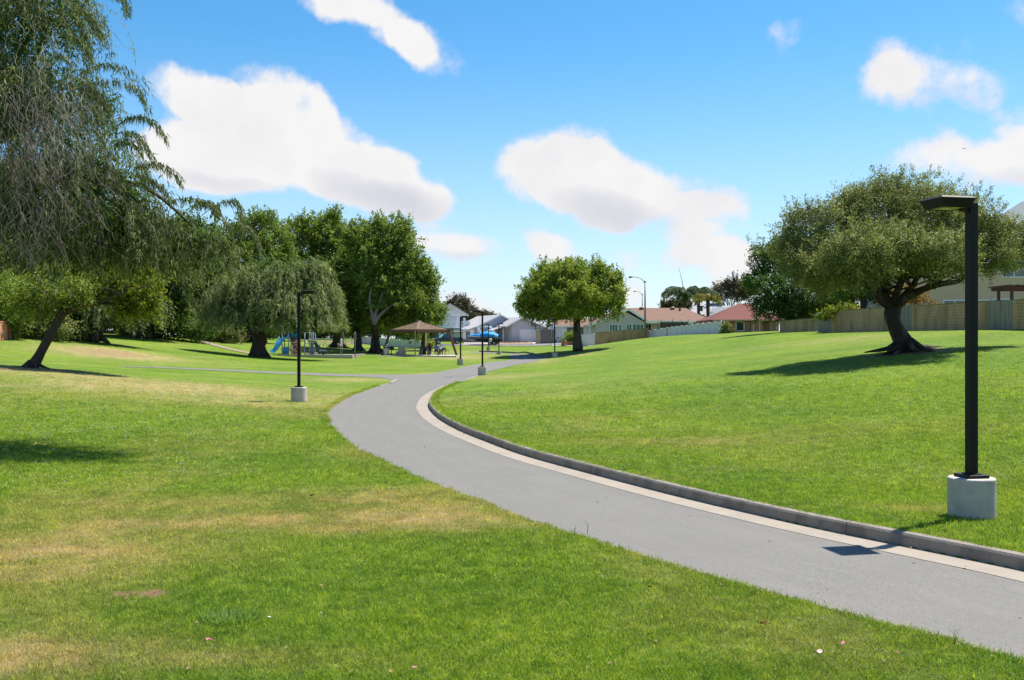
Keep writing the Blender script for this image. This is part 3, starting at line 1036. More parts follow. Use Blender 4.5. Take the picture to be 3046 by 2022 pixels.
LF_BRIGHT = leaf_mat('bright_green_leaves', (0.06, 0.11, 0.02), (0.17, 0.235, 0.035), (0.38, 0.41, 0.07), 0.3)
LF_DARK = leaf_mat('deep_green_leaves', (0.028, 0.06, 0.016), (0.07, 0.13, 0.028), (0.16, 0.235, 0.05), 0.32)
LF_MID = leaf_mat('mid_green_leaves', (0.05, 0.095, 0.02), (0.13, 0.19, 0.036), (0.28, 0.335, 0.07), 0.32)
LF_OLIVE = leaf_mat('olive_leaves', (0.065, 0.085, 0.03), (0.17, 0.2, 0.065), (0.37, 0.38, 0.14), 0.25, tcol=(1.3, 1.3, .7))
LF_WILLOW = leaf_mat('grey_green_narrow_leaves', (0.07, 0.095, 0.04), (0.185, 0.22, 0.095), (0.38, 0.4, 0.2), 0.38, tcol=(1.3, 1.35, .6))
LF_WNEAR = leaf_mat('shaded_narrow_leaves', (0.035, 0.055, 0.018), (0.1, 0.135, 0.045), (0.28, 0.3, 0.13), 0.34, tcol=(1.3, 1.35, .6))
LF_YELLOW = leaf_mat('yellow_green_leaves', (0.05, 0.085, 0.010), (0.13, 0.17, 0.02), (0.32, 0.30, 0.035), .42)
LF_GUM = leaf_mat('brown_green_gum_leaves', (0.035, 0.042, 0.02), (0.085, 0.08, 0.04), (0.17, 0.125, 0.07), .2, tcol=(1.2, 1.1, .8))
LF_PALM = leaf_mat('palm_leaflets', (0.035, 0.06, 0.03), (0.085, 0.12, 0.06), (0.17, 0.21, 0.11), .2)
LF_PALMY = leaf_mat('yellowing_palm_leaflets', (0.06, 0.09, 0.02), (0.16, 0.18, 0.03), (0.42, 0.30, 0.06), .25)


def tree(label, cat, base, group, name='tree'):
    return thing(name, base, label, cat, 0, group)


def to_local(o, root):
    """meshes are laid out in world coordinates; move their origin to the thing's foot"""
    o.data.transform(Matrix.Translation(-Vector(root.location)))


def weep_crown(name, parent, m, lobes, n_str, n_leaf, length, L, Wd, tint_mid=.5, out_r=(.55, 1.0), arch=.5, width_up=.3, seedtint=.15, twig_m=None, twig_r=.01, sag=(1.0, .35), floor=None):
    """strands that leave the crown outwards, arch over and hang; leaves all along them"""
    area = lobes[:, 3] * lobes[:, 5] + lobes[:, 4] * lobes[:, 5] + lobes[:, 3] * lobes[:, 4]
    k = rng.choice(len(lobes), n_str, p=area / area.sum())
    d = rand_dirs(n_str)
    d[:, 2] = np.abs(d[:, 2]) * 1.0 - .35 * rng.random(n_str)
    d = unit(d)
    l = lobes[k]
    r = rng.uniform(out_r[0], out_r[1], n_str)
    p0 = l[:, :3] + d * l[:, 3:] * r[:, None]
    hd = d.copy(); hd[:, 2] = 0; hd = unit(hd + rng.normal(size=(n_str, 3)) * .25); hd[:, 2] = 0
    Ls = length * rng.uniform(.45, 1.25, n_str)
    ar = arch * rng.uniform(.4, 1.3, n_str)
    t = np.linspace(0, 1, n_leaf)[None, :] + rng.uniform(-.5, .5, (n_str, n_leaf)) / n_leaf
    up = width_up
    # position along a strand: outwards and a little up, then down
    hor = (1 - (1 - np.clip(t, 0, 1)) ** 2)
    x = p0[:, None, :] + hd[:, None, :] * (ar * Ls)[:, None, None] * hor[..., None]
    z = (up * np.sin(np.clip(t * 1.6, 0, math.pi / 1.0)) * .5 - np.clip(t, 0, 1) ** 1.6) * Ls[:, None]
    sway = np.sin(t * 5 + rng.uniform(0, 6, (n_str, 1))) * .05 * Ls[:, None]
    x[..., 2] += z
    x[..., 0] += sway
    P_ = x.reshape(-1, 3)
    ct = np.repeat(rng.normal(0, seedtint, n_str), n_leaf)
    n = len(P_)
    if floor is not None:
        P_[:, 2] = np.maximum(P_[:, 2], floor + rng.uniform(0, .6, n))
    hdn = np.repeat(hd, n_leaf, 0)
    ax = unit(np.array([0, 0, -sag[0]]) + hdn * sag[1] + rng.normal(size=(n, 3)) * .45)
    nr = unit(hdn * .6 + np.array([0, 0, .5]) + rng.normal(size=(n, 3)) * .7)
    P2 = P_ + rng.normal(size=(n, 3)) * L * .28
    s = rng.uniform(.6, 1.25, n)
    tint = np.clip(tint_mid + ct + rng.normal(0, .14, n), 0, 1)
    V, F, T = leaf_tris(P2, ax, nr, L * s, Wd * s, tint)
    o = add_obj(name, V, F, 3, m, T, parent)
    return o, x


def ribbons(name, parent, m, lines, w):
    """thin three-sided twigs along each line (n, k, 3)"""
    n, k, _ = lines.shape
    ofs = np.array([[1, 0, 0], [-.5, .87, 0], [-.5, -.87, 0]]) * w
    tp = np.linspace(1, .35, k)
    V = lines[:, :, None, :] + ofs[None, None] * tp[None, :, None, None]
    idx = np.arange(n * k * 3).reshape(n, k, 3)
    F = []
    for a in range(3):
        b = (a + 1) % 3
        F.append(np.stack([idx[:, :-1, a], idx[:, :-1, b], idx[:, 1:, b], idx[:, 1:, a]], -1).reshape(-1, 4))
    return add_obj(name, V.reshape(-1, 3), np.concatenate(F), 4, m, None, parent)


def flare_trunk(mb, pts, rad, roots=6, rl=1.0, n=14):
    mb.tube(smooth_curve(pts, 12), list(np.interp(np.linspace(0, 1, 12), np.linspace(0, 1, len(rad)), rad)), n, wob=.22)
    b = Vector(pts[0])
    for i in range(roots):
        a = 2 * math.pi * i / roots + rnd.uniform(-.3, .3)
        L = rl * rnd.uniform(.6, 1.2)
        q = [b + Vector((math.cos(a) * rad[0] * .4, math.sin(a) * rad[0] * .4, rad[0] * 1.0)),
             b + Vector((math.cos(a) * (rad[0] + L * .3), math.sin(a) * (rad[0] + L * .3), rad[0] * .25)),
             b + Vector((math.cos(a) * (rad[0] + L), math.sin(a) * (rad[0] + L), -.06))]
        mb.tube(q, [rad[0] * .42, rad[0] * .22, rad[0] * .06], 7, wob=.3)


def finish(root):
    for ch in root.children: to_local(ch, root)

# ------------------------------------------------------------------ trees
def V3(px, py, D):
    v = W(px, py, D); return (v.x, v.y, v.z)


# --- large spreading tree on the right lawn
def spreading_tree():
    D = 45.0
    b = GD(2695, D); b.z += .05
    t = tree('large spreading tree with leaning trunk and exposed roots on the right lawn', 'tree', b, None, 'spreading_tree')
    tr = MB()
    fork = W(2655, 912, D)
    flare_trunk(tr, [b, W(2678, 1000, D), W(2655, 950, D), fork], [.46, .36, .33, .36], roots=11, rl=1.5, n=18)
    # surface roots fanning out to the right
    for (x, y, dd) in ((2760, 1040, 1.0), (2800, 1044, .5), (2830, 1036, 2.5), (2590, 1056, -1), (2640, 1062, -1.6), (2740, 1056, -1)):
        e = GD(x, D + dd); e.z -= .04
        mid = (b + e) / 2 + Vector((0, 0, .08))
        tr.tube(smooth_curve([b + Vector((0, 0, .22)), mid, e], 6), [.16, .12, .10, .08, .06, .03], 7, wob=.4)
    limbs = [([(2662, 915, 0), (2700, 885, -.4), (2740, 862, -.8), (2790, 845, -1.2), (2850, 838, -1.5)], .21, .10),
             ([(2662, 912, 0), (2690, 880, .5), (2715, 850, 1.0), (2735, 820, 1.2), (2790, 770, 1.5)], .2, .08),
             ([(2655, 912, 0), (2672, 860, 0), (2690, 800, .3), (2690, 720, .6), (2700, 610, 1)], .2, .05),
             ([(2650, 912, 0), (2630, 870, .3), (2600, 830, .8), (2560, 780, 1.4), (2500, 720, 2)], .19, .06),
             ([(2648, 915, 0), (2615, 890, -.6), (2580, 850, -1.4), (2530, 820, -2), (2460, 800, -2.5)], .17, .06),
             ([(2850, 838, -1.5), (2880, 815, -1.6), (2920, 790, -1.6), (2990, 750, -1.2)], .10, .04),
             ([(2700, 885, -.4), (2760, 850, -1.8), (2800, 800, -2.6), (2830, 760, -3)], .13, .05),
             ([(2610, 850, .5), (2620, 780, -1.5), (2600, 700, -2)], .12, .05),
             ([(2735, 820, 1.2), (2800, 730, 2.0), (2860, 680, 2.2)], .08, .03)]
    for pts, r0, r1 in limbs:
        c = smooth_curve([W(x, y, D + d) for x, y, d in pts], 12)
        tr.tube(c, list(np.linspace(r0, r1, 12)), 9, wob=.3)
    for i in range(60):
        px, py = rnd.uniform(2420, 2980), rnd.uniform(620, 850)
        src = W(rnd.uniform(2600, 2800), rnd.uniform(780, 880), D + rnd.uniform(-1.5, 1.5))
        limb_mesh(tr, src, W(px, py, D + rnd.uniform(-3, 3)), .05, .012, .15, 5, 7)
    o = tr.build('trunk', M_BARK, t)
    lob = lobes_px([(2690, 640, 175, 110, .5), (2590, 640, 110, 85, -.5), (2790, 650, 120, 90, 1.5), (2450, 715, 130, 95, 0), (2375, 745, 80, 75, .5), (2560, 780, 130, 80, -3.6), (2790, 770, 120, 62, -3.2), (2540, 770, 150, 90, -1.8), (2420, 800, 110, 80, -1),
                    (2660, 750, 130, 80, -2.2), (2790, 765, 120, 58, -1.5), (2860, 700, 120, 90, .5), (2960, 720, 95, 85, .8), (2930, 780, 110, 55, 0), (3030, 750, 60, 75, .5),
                    (2480, 830, 120, 62, 1.2), (2690, 800, 80, 36, 1.5)], D)
    broad_crown('crown', t, LF_OLIVE, lob, 5600, 40, .32, .105, .046, b, tint_mid=.55, sprig=.3, inner=.2, outline=.18, sub=6)
    # whippy shoots over the outline
    sh = lobes_px([(2360, 625, 16, 30), (2380, 640, 12, 26), (2475, 610, 20, 16), (2842, 550, 8, 34), (2820, 575, 22, 22), (2730, 528, 60, 16), (2900, 590, 45, 25), (2960, 620, 30, 20), (2560, 580, 30, 20), (2600, 560, 30, 20), (2250, 740, 22, 18)], D)
    broad_crown('foliage', t, LF_OLIVE, sh, 130, 26, .22, .10, .035, b, tint_mid=.6, sprig=.9, inner=.2, outline=.3, upl=1.2)
    t.children[-1].name = 'crown_shoots'
    finish(t)


spreading_tree()


def simple_trunk_tree(label, name, group, base, D, trunk, rad, lobes, m, bark, cl, nl, clr, L, Wd, limbs=7, cat='tree', roots=0, twigs=0, **kw):
    t = tree(label, cat, base, group, name)
    tr = MB()
    pts = [Vector(base) - Vector((0, 0, .1))] + [W(x, y, D + d) for x, y, d in trunk]
    if roots: flare_trunk(tr, pts, rad, roots, rad[0] * 1.6)
    else: tr.tube(smooth_curve(pts, 10), list(np.interp(np.linspace(0, 1, 10), np.linspace(0, 1, len(rad)), rad)), 12, wob=.2)
    lob = lobes_px(lobes, D)
    top = pts[-1]
    order = list(range(len(lob)))
    rnd.shuffle(order)
    for i in (order * 3)[:limbs]:
        l = lob[i]
        e = Vector(l[:3]) + Vector((rnd.uniform(-.5, .5) * l[3], rnd.uniform(-.5, .5) * l[4], rnd.uniform(-.1, .6) * l[5]))
        limb_mesh(tr, pts[-1].lerp(pts[-2], rnd.uniform(0, .3)), e, rad[-1] * .55, rad[-1] * .12, .12, 7, 8)
    tr.build('trunk', bark, t)
    broad_crown('crown', t, m, lob, cl, nl, clr, L, Wd, base, **kw)
    finish(t)
    return t


# --- round street tree by the path bend
b = GD(1719, 112)
simple_trunk_tree('round light green tree on a bare straight trunk near the path bend', 'round_tree', None, b, 112, [(1717, 1000, 0), (1716, 965, 0), (1715, 935, 0)], [.62, .45, .40, .36],
                  [(1690, 855, 110, 68), (1605, 880, 68, 58, -1), (1785, 865, 76, 76, .5), (1690, 900, 105, 58, -2.5), (1795, 920, 62, 36, -1), (1585, 925, 52, 34, .5), (1640, 822, 56, 38, 1), (1738, 818, 64, 34, 1),
                   (1700, 925, 88, 34, 1.5), (1630, 938, 46, 22, -1.5), (1552, 905, 22, 24, 0), (1838, 895, 24, 38, 0)],
                  LF_BRIGHT, M_BARK, 2300, 34, .52, .27, .14, limbs=12, tint_mid=.52, sprig=.25, inner=.2, outline=.12, sub=7)

# --- dark dense tree behind the spreading tree
b = GD(2352, 103, .0)
simple_trunk_tree('dense dark green tree leaning behind the low block wall', 'dense_tree', None, b, 100, [(2356, 955, 0), (2350, 930, 0)], [.45, .42, .4],
                  [(2290, 790, 66, 70), (2340, 760, 90, 60, 1), (2260, 840, 50, 60), (2330, 860, 100, 75, -1.5), (2430, 850, 110, 75), (2285, 915, 62, 36, -1), (2400, 905, 110, 44), (2480, 900, 80, 40), (2290, 930, 50, 22), (2350, 930, 90, 28, -1), (2440, 932, 80, 24), (2500, 880, 80, 55, 1), (2255, 780, 30, 45, 0)],
                  LF_DARK, M_BARKD, 1800, 30, .5, .21, .11, limbs=10, tint_mid=.42, sprig=.15, inner=.2, outline=.1, sub=6)
b = GD(2572, 92)
simple_trunk_tree('small dark tree rising just behind the block wall with the ivy', 'garden_tree', None, b, 92, [(2568, 900, 0), (2566, 880, 0)], [.3, .28, .2],
                  [(2560, 845, 60, 45), (2520, 870, 40, 30), (2620, 870, 55, 35)], LF_DARK, M_BARKD, 260, 24, .5, .22, .11, limbs=5, tint_mid=.4)
b = GD(2690, 84)
simple_trunk_tree('rusty orange leaved shrub between the limbs of the spreading tree, behind the wall', 'garden_shrub', None, b, 84, [(2690, 930, 0), (2690, 900, 0)], [.12, .1, .08],
                  [(2700, 872, 38, 24), (2665, 890, 25, 25), (2730, 885, 30, 20)], leaf_mat('rusty_leaves', (.08, .05, .02), (.2, .12, .04), (.36, .24, .09), .3), M_BARK, 120, 22, .4, .2, .1, limbs=4, cat='shrub')

# --- the big dark trees behind the playground
GRP = 'tall green trees behind the playground'
def tall(label, px, py0, D, trunk, rad, lobes, m, bark, cl, tm, name='tall_tree', limbs=12, **kw):
    b = GD(px, D)
    return simple_trunk_tree(label, name, GRP, b, D, trunk, rad, lobes, m, bark, int(cl * 1.35), 30, .70, .34, .16, limbs=limbs, roots=5, tint_mid=tm, sprig=.35, inner=.2, outline=.16, sub=6, **kw)


tall('tall green tree with the leftmost rounded top above the grey willow', 748, 1045, 127, [(750, 980, 0), (752, 900, 0)], [.75, .6, .5],
     [(765, 690, 75, 58), (720, 740, 90, 70), (810, 720, 60, 60), (650, 800, 90, 80), (760, 800, 110, 80, -2), (600, 850, 90, 80, 2), (840, 800, 70, 80), (690, 890, 110, 60), (560, 760, 60, 60, 3), (790, 900, 90, 60)], LF_MID, M_BARKD, 1500, .5)
tall('tall green tree with the highest bright crown, in the middle of the group', 1004, 1030, 138, [(1006, 985, 0), (975, 900, 0)], [.9, .6, .45],
     [(975, 690, 60, 48), (890, 700, 62, 50), (1000, 740, 80, 70), (900, 770, 80, 75), (960, 810, 100, 80, -2), (860, 850, 70, 70), (1010, 880, 80, 70), (990, 650, 24, 22)], LF_BRIGHT, M_BARKD, 1300, .38)
tall('darker green tree with a trunk standing right of the information board', 1066, 1040, 125, [(1063, 985, 0), (1060, 930, 0)], [.55, .42, .36],
     [(1040, 830, 62, 80), (1075, 900, 60, 60), (1020, 920, 60, 60), (1085, 960, 45, 30), (1000, 960, 50, 34), (1060, 760, 50, 50)], LF_MID, M_BARKD, 800, .42)
tall('broad olive green tree with a forked pale trunk beside the litter bin', 1116, 1050, 121, [(1116, 1000, 0), (1113, 975, 0), (1115, 955, 0)], [.72, .45, .42, .4],
     [(1130, 720, 90, 52), (1070, 730, 45, 50), (1190, 720, 50, 42), (1180, 800, 85, 70), (1110, 820, 80, 80, -2), (1240, 830, 60, 60), (1250, 900, 48, 60), (1190, 900, 80, 60, -2), (1120, 900, 60, 55, 1), (1270, 860, 30, 50),
      (1215, 955, 70, 30), (1195, 680, 24, 22), (1150, 950, 60, 28, 1)], LF_MID, M_BARK, 1700, .5, limbs=16)
tall('green tree leaning over the left roof edge of the picnic shelter', 1262, 1035, 150, [(1262, 985, 0), (1262, 960, 0)], [.35, .3, .25],
     [(1275, 930, 45, 30), (1300, 950, 34, 20), (1240, 960, 50, 26), (1180, 970, 60, 22), (1210, 985, 40, 14)], LF_MID, M_BARK, 420, .5, limbs=6)

# pale forked limbs visible in the olive tree
tt = [o for o in COL.objects if o.get('label', '').startswith('broad olive')][0]
mb = MB()
for pts, r0, r1 in (([(1115, 962), (1118, 930), (1130, 895), (1138, 870)], .26, .12), ([(1114, 960), (1128, 940), (1150, 918), (1168, 905)], .22, .1), ([(1113, 965), (1106, 925), (1100, 890), (1105, 850)], .24, .1)):
    mb.tube(smooth_curve([W(x, y, 117.5) for x, y in pts], 9), list(np.linspace(r0, r1, 9)), 8, wob=.3)
o = mb.build('limb', M_BARKL, tt); to_local(o, tt)


# --- weeping trees
def willow(label, name, group, base, D, trunk, rad, lobes, n_str, n_leaf, length, L, Wd, bark, m=LF_WILLOW, inner=200, tm=.5, tw=.02, fl=None, **kw):
    t = tree(label, 'tree', base, group, name)
    tr = MB()
    pts = [Vector(base) - Vector((0, 0, .1))] + [W(x, y, D + d) for x, y, d in trunk]
    flare_trunk(tr, pts, rad, 7, rad[0] * .55, 16)
    lob = lobes_px(lobes, D)
    for l in lob:
        for k in range(2):
            e = Vector(l[:3]) + Vector((rnd.uniform(-.5, .5) * l[3], rnd.uniform(-.5, .5) * l[4], rnd.uniform(0, .7) * l[5]))
            limb_mesh(tr, pts[-1], e, rad[-1] * .45, rad[-1] * .1, .15, 7, 8)
    tr.build('trunk', bark, t)
    _, x = weep_crown('crown', t, m, lob, n_str, n_leaf, length, L, Wd, tint_mid=tm, floor=fl, **kw)
    rb_ = ribbons('hanging_twigs', t, M_TWIG, x[::3, ::max(1, n_leaf // 7)], tw)
    rb_['kind'] = 'stuff'
    if inner:
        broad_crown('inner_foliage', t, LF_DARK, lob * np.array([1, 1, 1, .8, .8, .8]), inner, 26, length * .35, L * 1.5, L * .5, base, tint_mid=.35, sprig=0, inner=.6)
    finish(t)
    return t


b = GD(768, 98)
willow('grey green weeping tree with a thick dark trunk at the playground edge', 'weeping_tree', None, b, 98, [(770, 1030, 0), (774, 1000, 0), (778, 960, 0)], [.82, .68, .62, .62],
       [(760, 850, 110, 70), (690, 880, 75, 55), (860, 830, 105, 55), (930, 870, 80, 55), (850, 900, 115, 50, -1.5), (650, 925, 42, 42), (960, 930, 62, 40), (720, 935, 80, 38, -1), (930, 795, 40, 30), (800, 805, 70, 30), (900, 955, 90, 25, -2)],
       1500, 42, 2.3, .36, .085, M_BARKD, inner=320, tm=.55, tw=.015, fl=W(770, 985, 98).z)

GRB = 'weeping trees along the back of the left lawn'
b = GD(268, 86)
willow('weeping tree with the broadest black trunk, beside the pink wall', 'weeping_tree', GRB, b, 86, [(262, 985, 0), (235, 945, 0), (225, 910, 0)], [1.0, .8, .7, .5],
       [(250, 850, 120, 70), (360, 870, 90, 60), (160, 870, 110, 60), (300, 905, 110, 40, -2), (420, 900, 60, 50), (280, 780, 150, 70)],
       800, 34, 2.6, .36, .085, M_BARKD, inner=650, tm=.4, tw=.015)
b = GD(75, 84)
willow('weeping tree at the far left with a shaded trunk', 'weeping_tree', GRB, b, 84, [(70, 960, 0), (60, 920, 0)], [.9, .7, .5],
       [(60, 880, 110, 70), (-60, 860, 120, 90), (130, 900, 80, 50, -1), (40, 790, 140, 80), (200, 780, 110, 80)], 700, 34, 2.6, .36, .085, M_BARKD, inner=600, tm=.42, tw=.015)
b = GD(416, 108)
willow('weeping tree whose dark trunk stands behind the leaning tree, at the crest of the lawn', 'weeping_tree', GRB, b, 108, [(417, 960, 0), (417, 920, 0)], [.8, .7, .6],
       [(420, 850, 110, 70), (500, 900, 70, 55), (350, 900, 70, 50), (470, 800, 110, 80)], 500, 30, 3.0, .42, .10, M_BARKD, inner=600, tm=.35, tw=.015)

GRD = 'dark trees closing the back of the left lawn'
for k, (px, D, lob, lab) in enumerate([
    (560, 122, [(560, 820, 90, 110), (520, 900, 80, 60), (610, 890, 60, 70), (560, 720, 80, 70), (480, 760, 80, 90), (570, 950, 60, 24)], 'large dark tree between the leaning tree and the grey willow'),
    (620, 130, [(620, 960, 70, 30), (640, 900, 70, 50), (690, 960, 60, 30), (560, 965, 60, 26)], 'low bushy tree behind the left flank of the grey willow'),
    (350, 118, [(330, 760, 130, 110), (220, 700, 120, 110), (420, 700, 90, 100), (320, 900, 120, 60), (330, 960, 130, 34)], 'large dark tree behind the broad black trunk'),
    (100, 104, [(100, 760, 160, 120), (0, 860, 120, 90), (-120, 760, 140, 130), (180, 900, 90, 70), (120, 960, 130, 30), (250, 960, 90, 26)], 'large dark tree filling the gap at the far left'),
    (480, 112, [(470, 968, 70, 26), (520, 960, 50, 30), (430, 985, 70, 14), (560, 985, 60, 14)], 'dark undergrowth shrub under the trees at the crest')]):
    b = GD(px, D)
    simple_trunk_tree(lab, 'background_tree' if k != 4 else 'background_shrub', GRD, b, D, [(px, 970, 0), (px, 930, 0)], [.5, .4, .35], lob, LF_DARK, M_BARKD, 700 if k != 4 else 260, 26, .95, .42, .2, limbs=8,
                      cat='tree' if k != 4 else 'shrub', tint_mid=.45, sprig=.2, inner=.3, outline=.14, sub=5)
for px, D, lob, lab in [(870, 178, [(860, 975, 60, 32), (900, 985, 50, 26), (820, 990, 50, 24)], 'dark evergreen shrubbery behind the blue tower of the playground'),
                        (965, 182, [(960, 975, 50, 30), (1000, 985, 40, 22), (930, 992, 40, 18)], 'dark tree behind the chain link fence beyond the playground'),
                        (1050, 190, [(1040, 975, 50, 28), (1085, 980, 50, 22), (1015, 985, 30, 20)], 'dark tree behind the information board, beyond the pale fence'),
                        (1130, 186, [(1125, 972, 50, 24), (1170, 978, 40, 18)], 'dark tree beyond the pale fence behind the forked trunk'),
                        (1215, 188, [(1210, 975, 45, 20), (1260, 985, 36, 16)], 'dark tree beyond the pale fence behind the shelter roof'),
                        (730, 165, [(720, 985, 60, 24), (780, 985, 60, 26), (670, 985, 50, 22)], 'dark shrubbery beyond the salmon wall'),
                        (2420, 150, [(2400, 940, 50, 26), (2480, 935, 50, 26), (2350, 945, 40, 22)], 'dark garden tree glimpsed under the dense tree crown')]:
    b = GD(px, D)
    simple_trunk_tree(lab, 'background_tree', 'dark trees beyond the far fences', b, D, [(px, 1005, 0), (px, 985, 0)], [.3, .25, .2], lob, LF_DARK, M_BARKD, 330, 26, .9, .5, .25, limbs=6, tint_mid=.5, sprig=.2, inner=.3, outline=.14, sub=3)
for px, D, lob, lab, m in [(40, 76, [(25, 935, 42, 55), (60, 900, 40, 40), (0, 900, 50, 50)], 'rounded green bush with reddish tips over the brick wall at the left edge', LF_MID),
                           (130, 79, [(125, 945, 52, 45), (165, 975, 40, 30), (100, 985, 40, 24)], 'grey green bush beside the brick wall at the left edge', LF_OLIVE),
                           (660, 118, [(655, 985, 40, 22), (690, 990, 30, 16), (615, 990, 36, 16)], 'low grey green bush next to the pink garden wall', LF_OLIVE),
                           (215, 84, [(205, 985, 40, 22), (180, 1000, 24, 12)], 'low bush under the weeping tree left of the broad trunk', LF_OLIVE)]:
    b = GD(px, D)
    simple_trunk_tree(lab, 'bush', None, b, D, [(px, 1000, 0), (px, 985, 0)], [.12, .1, .08], lob, m, M_BARKD, 300, 26, .6, .25, .12, limbs=3, cat='bush', tint_mid=.5, sprig=.3, inner=.3)


# --- leaning young tree on the left lawn
def leaning_tree():
    D = 45.0
    b = GD(96, D)
    t = tree('leaning tree with a thin dark trunk and yellow green leaves on the left lawn', 'tree', b, None, 'leaning_tree')
    tr = MB()
    flare_trunk(tr, [b, W(122, 1045, D), W(155, 985, D), W(182, 935, D), W(188, 920, D)], [.27, .2, .19, .2, .2], 6, .5, 12)
    for pts, r0, r1 in (([(186, 928, 0), (235, 918, -.3), (285, 900, -.6), (330, 885, -.8), (380, 850, -1)], .15, .05), ([(184, 930, 0), (172, 895, .3), (150, 860, .6), (110, 820, 1)], .13, .05),
                        ([(285, 900, -.6), (340, 905, -.3), (390, 925, 0), (430, 940, .2)], .08, .02), ([(235, 918, -.3), (270, 870, .5), (300, 820, 1), (340, 760, 1.3)], .09, .03), ([(330, 885, -.8), (400, 860, -1), (450, 850, -1)], .06, .02)):
        c = smooth_curve([W(x, y, D + d) for x, y, d in pts], 10)
        tr.tube(c, list(np.linspace(r0, r1, 10)), 8, wob=.3)
    for i in range(30):
        limb_mesh(tr, W(rnd.uniform(200, 380), rnd.uniform(850, 915), D + rnd.uniform(-1, 1)), W(rnd.uniform(60, 480), rnd.uniform(780, 930), D + rnd.uniform(-2, 2)), .03, .008, .15, 5, 6)
    tr.build('trunk', M_BARKD, t)
    lob = lobes_px([(400, 850, 78, 60), (440, 890, 48, 55), (340, 830, 90, 70, 1), (380, 920, 55, 25)], D)
    broad_crown('crown', t, LF_YELLOW, lob, 520, 26, .30, .14, .085, b, tint_mid=.5, sprig=.25, inner=.5, outline=.25)
    lob = lobes_px([(230, 862, 60, 32, -1), (160, 880, 75, 34, -.5), (90, 890, 70, 36, 0), (20, 870, 80, 50, 1), (200, 830, 90, 50, 1), (130, 925, 40, 22, 0)], D)
    broad_crown('crown', t, LF_MID, lob, 720, 26, .32, .16, .06, b, tint_mid=.6, sprig=.3, inner=.4, outline=.2)
    finish(t)


leaning_tree()


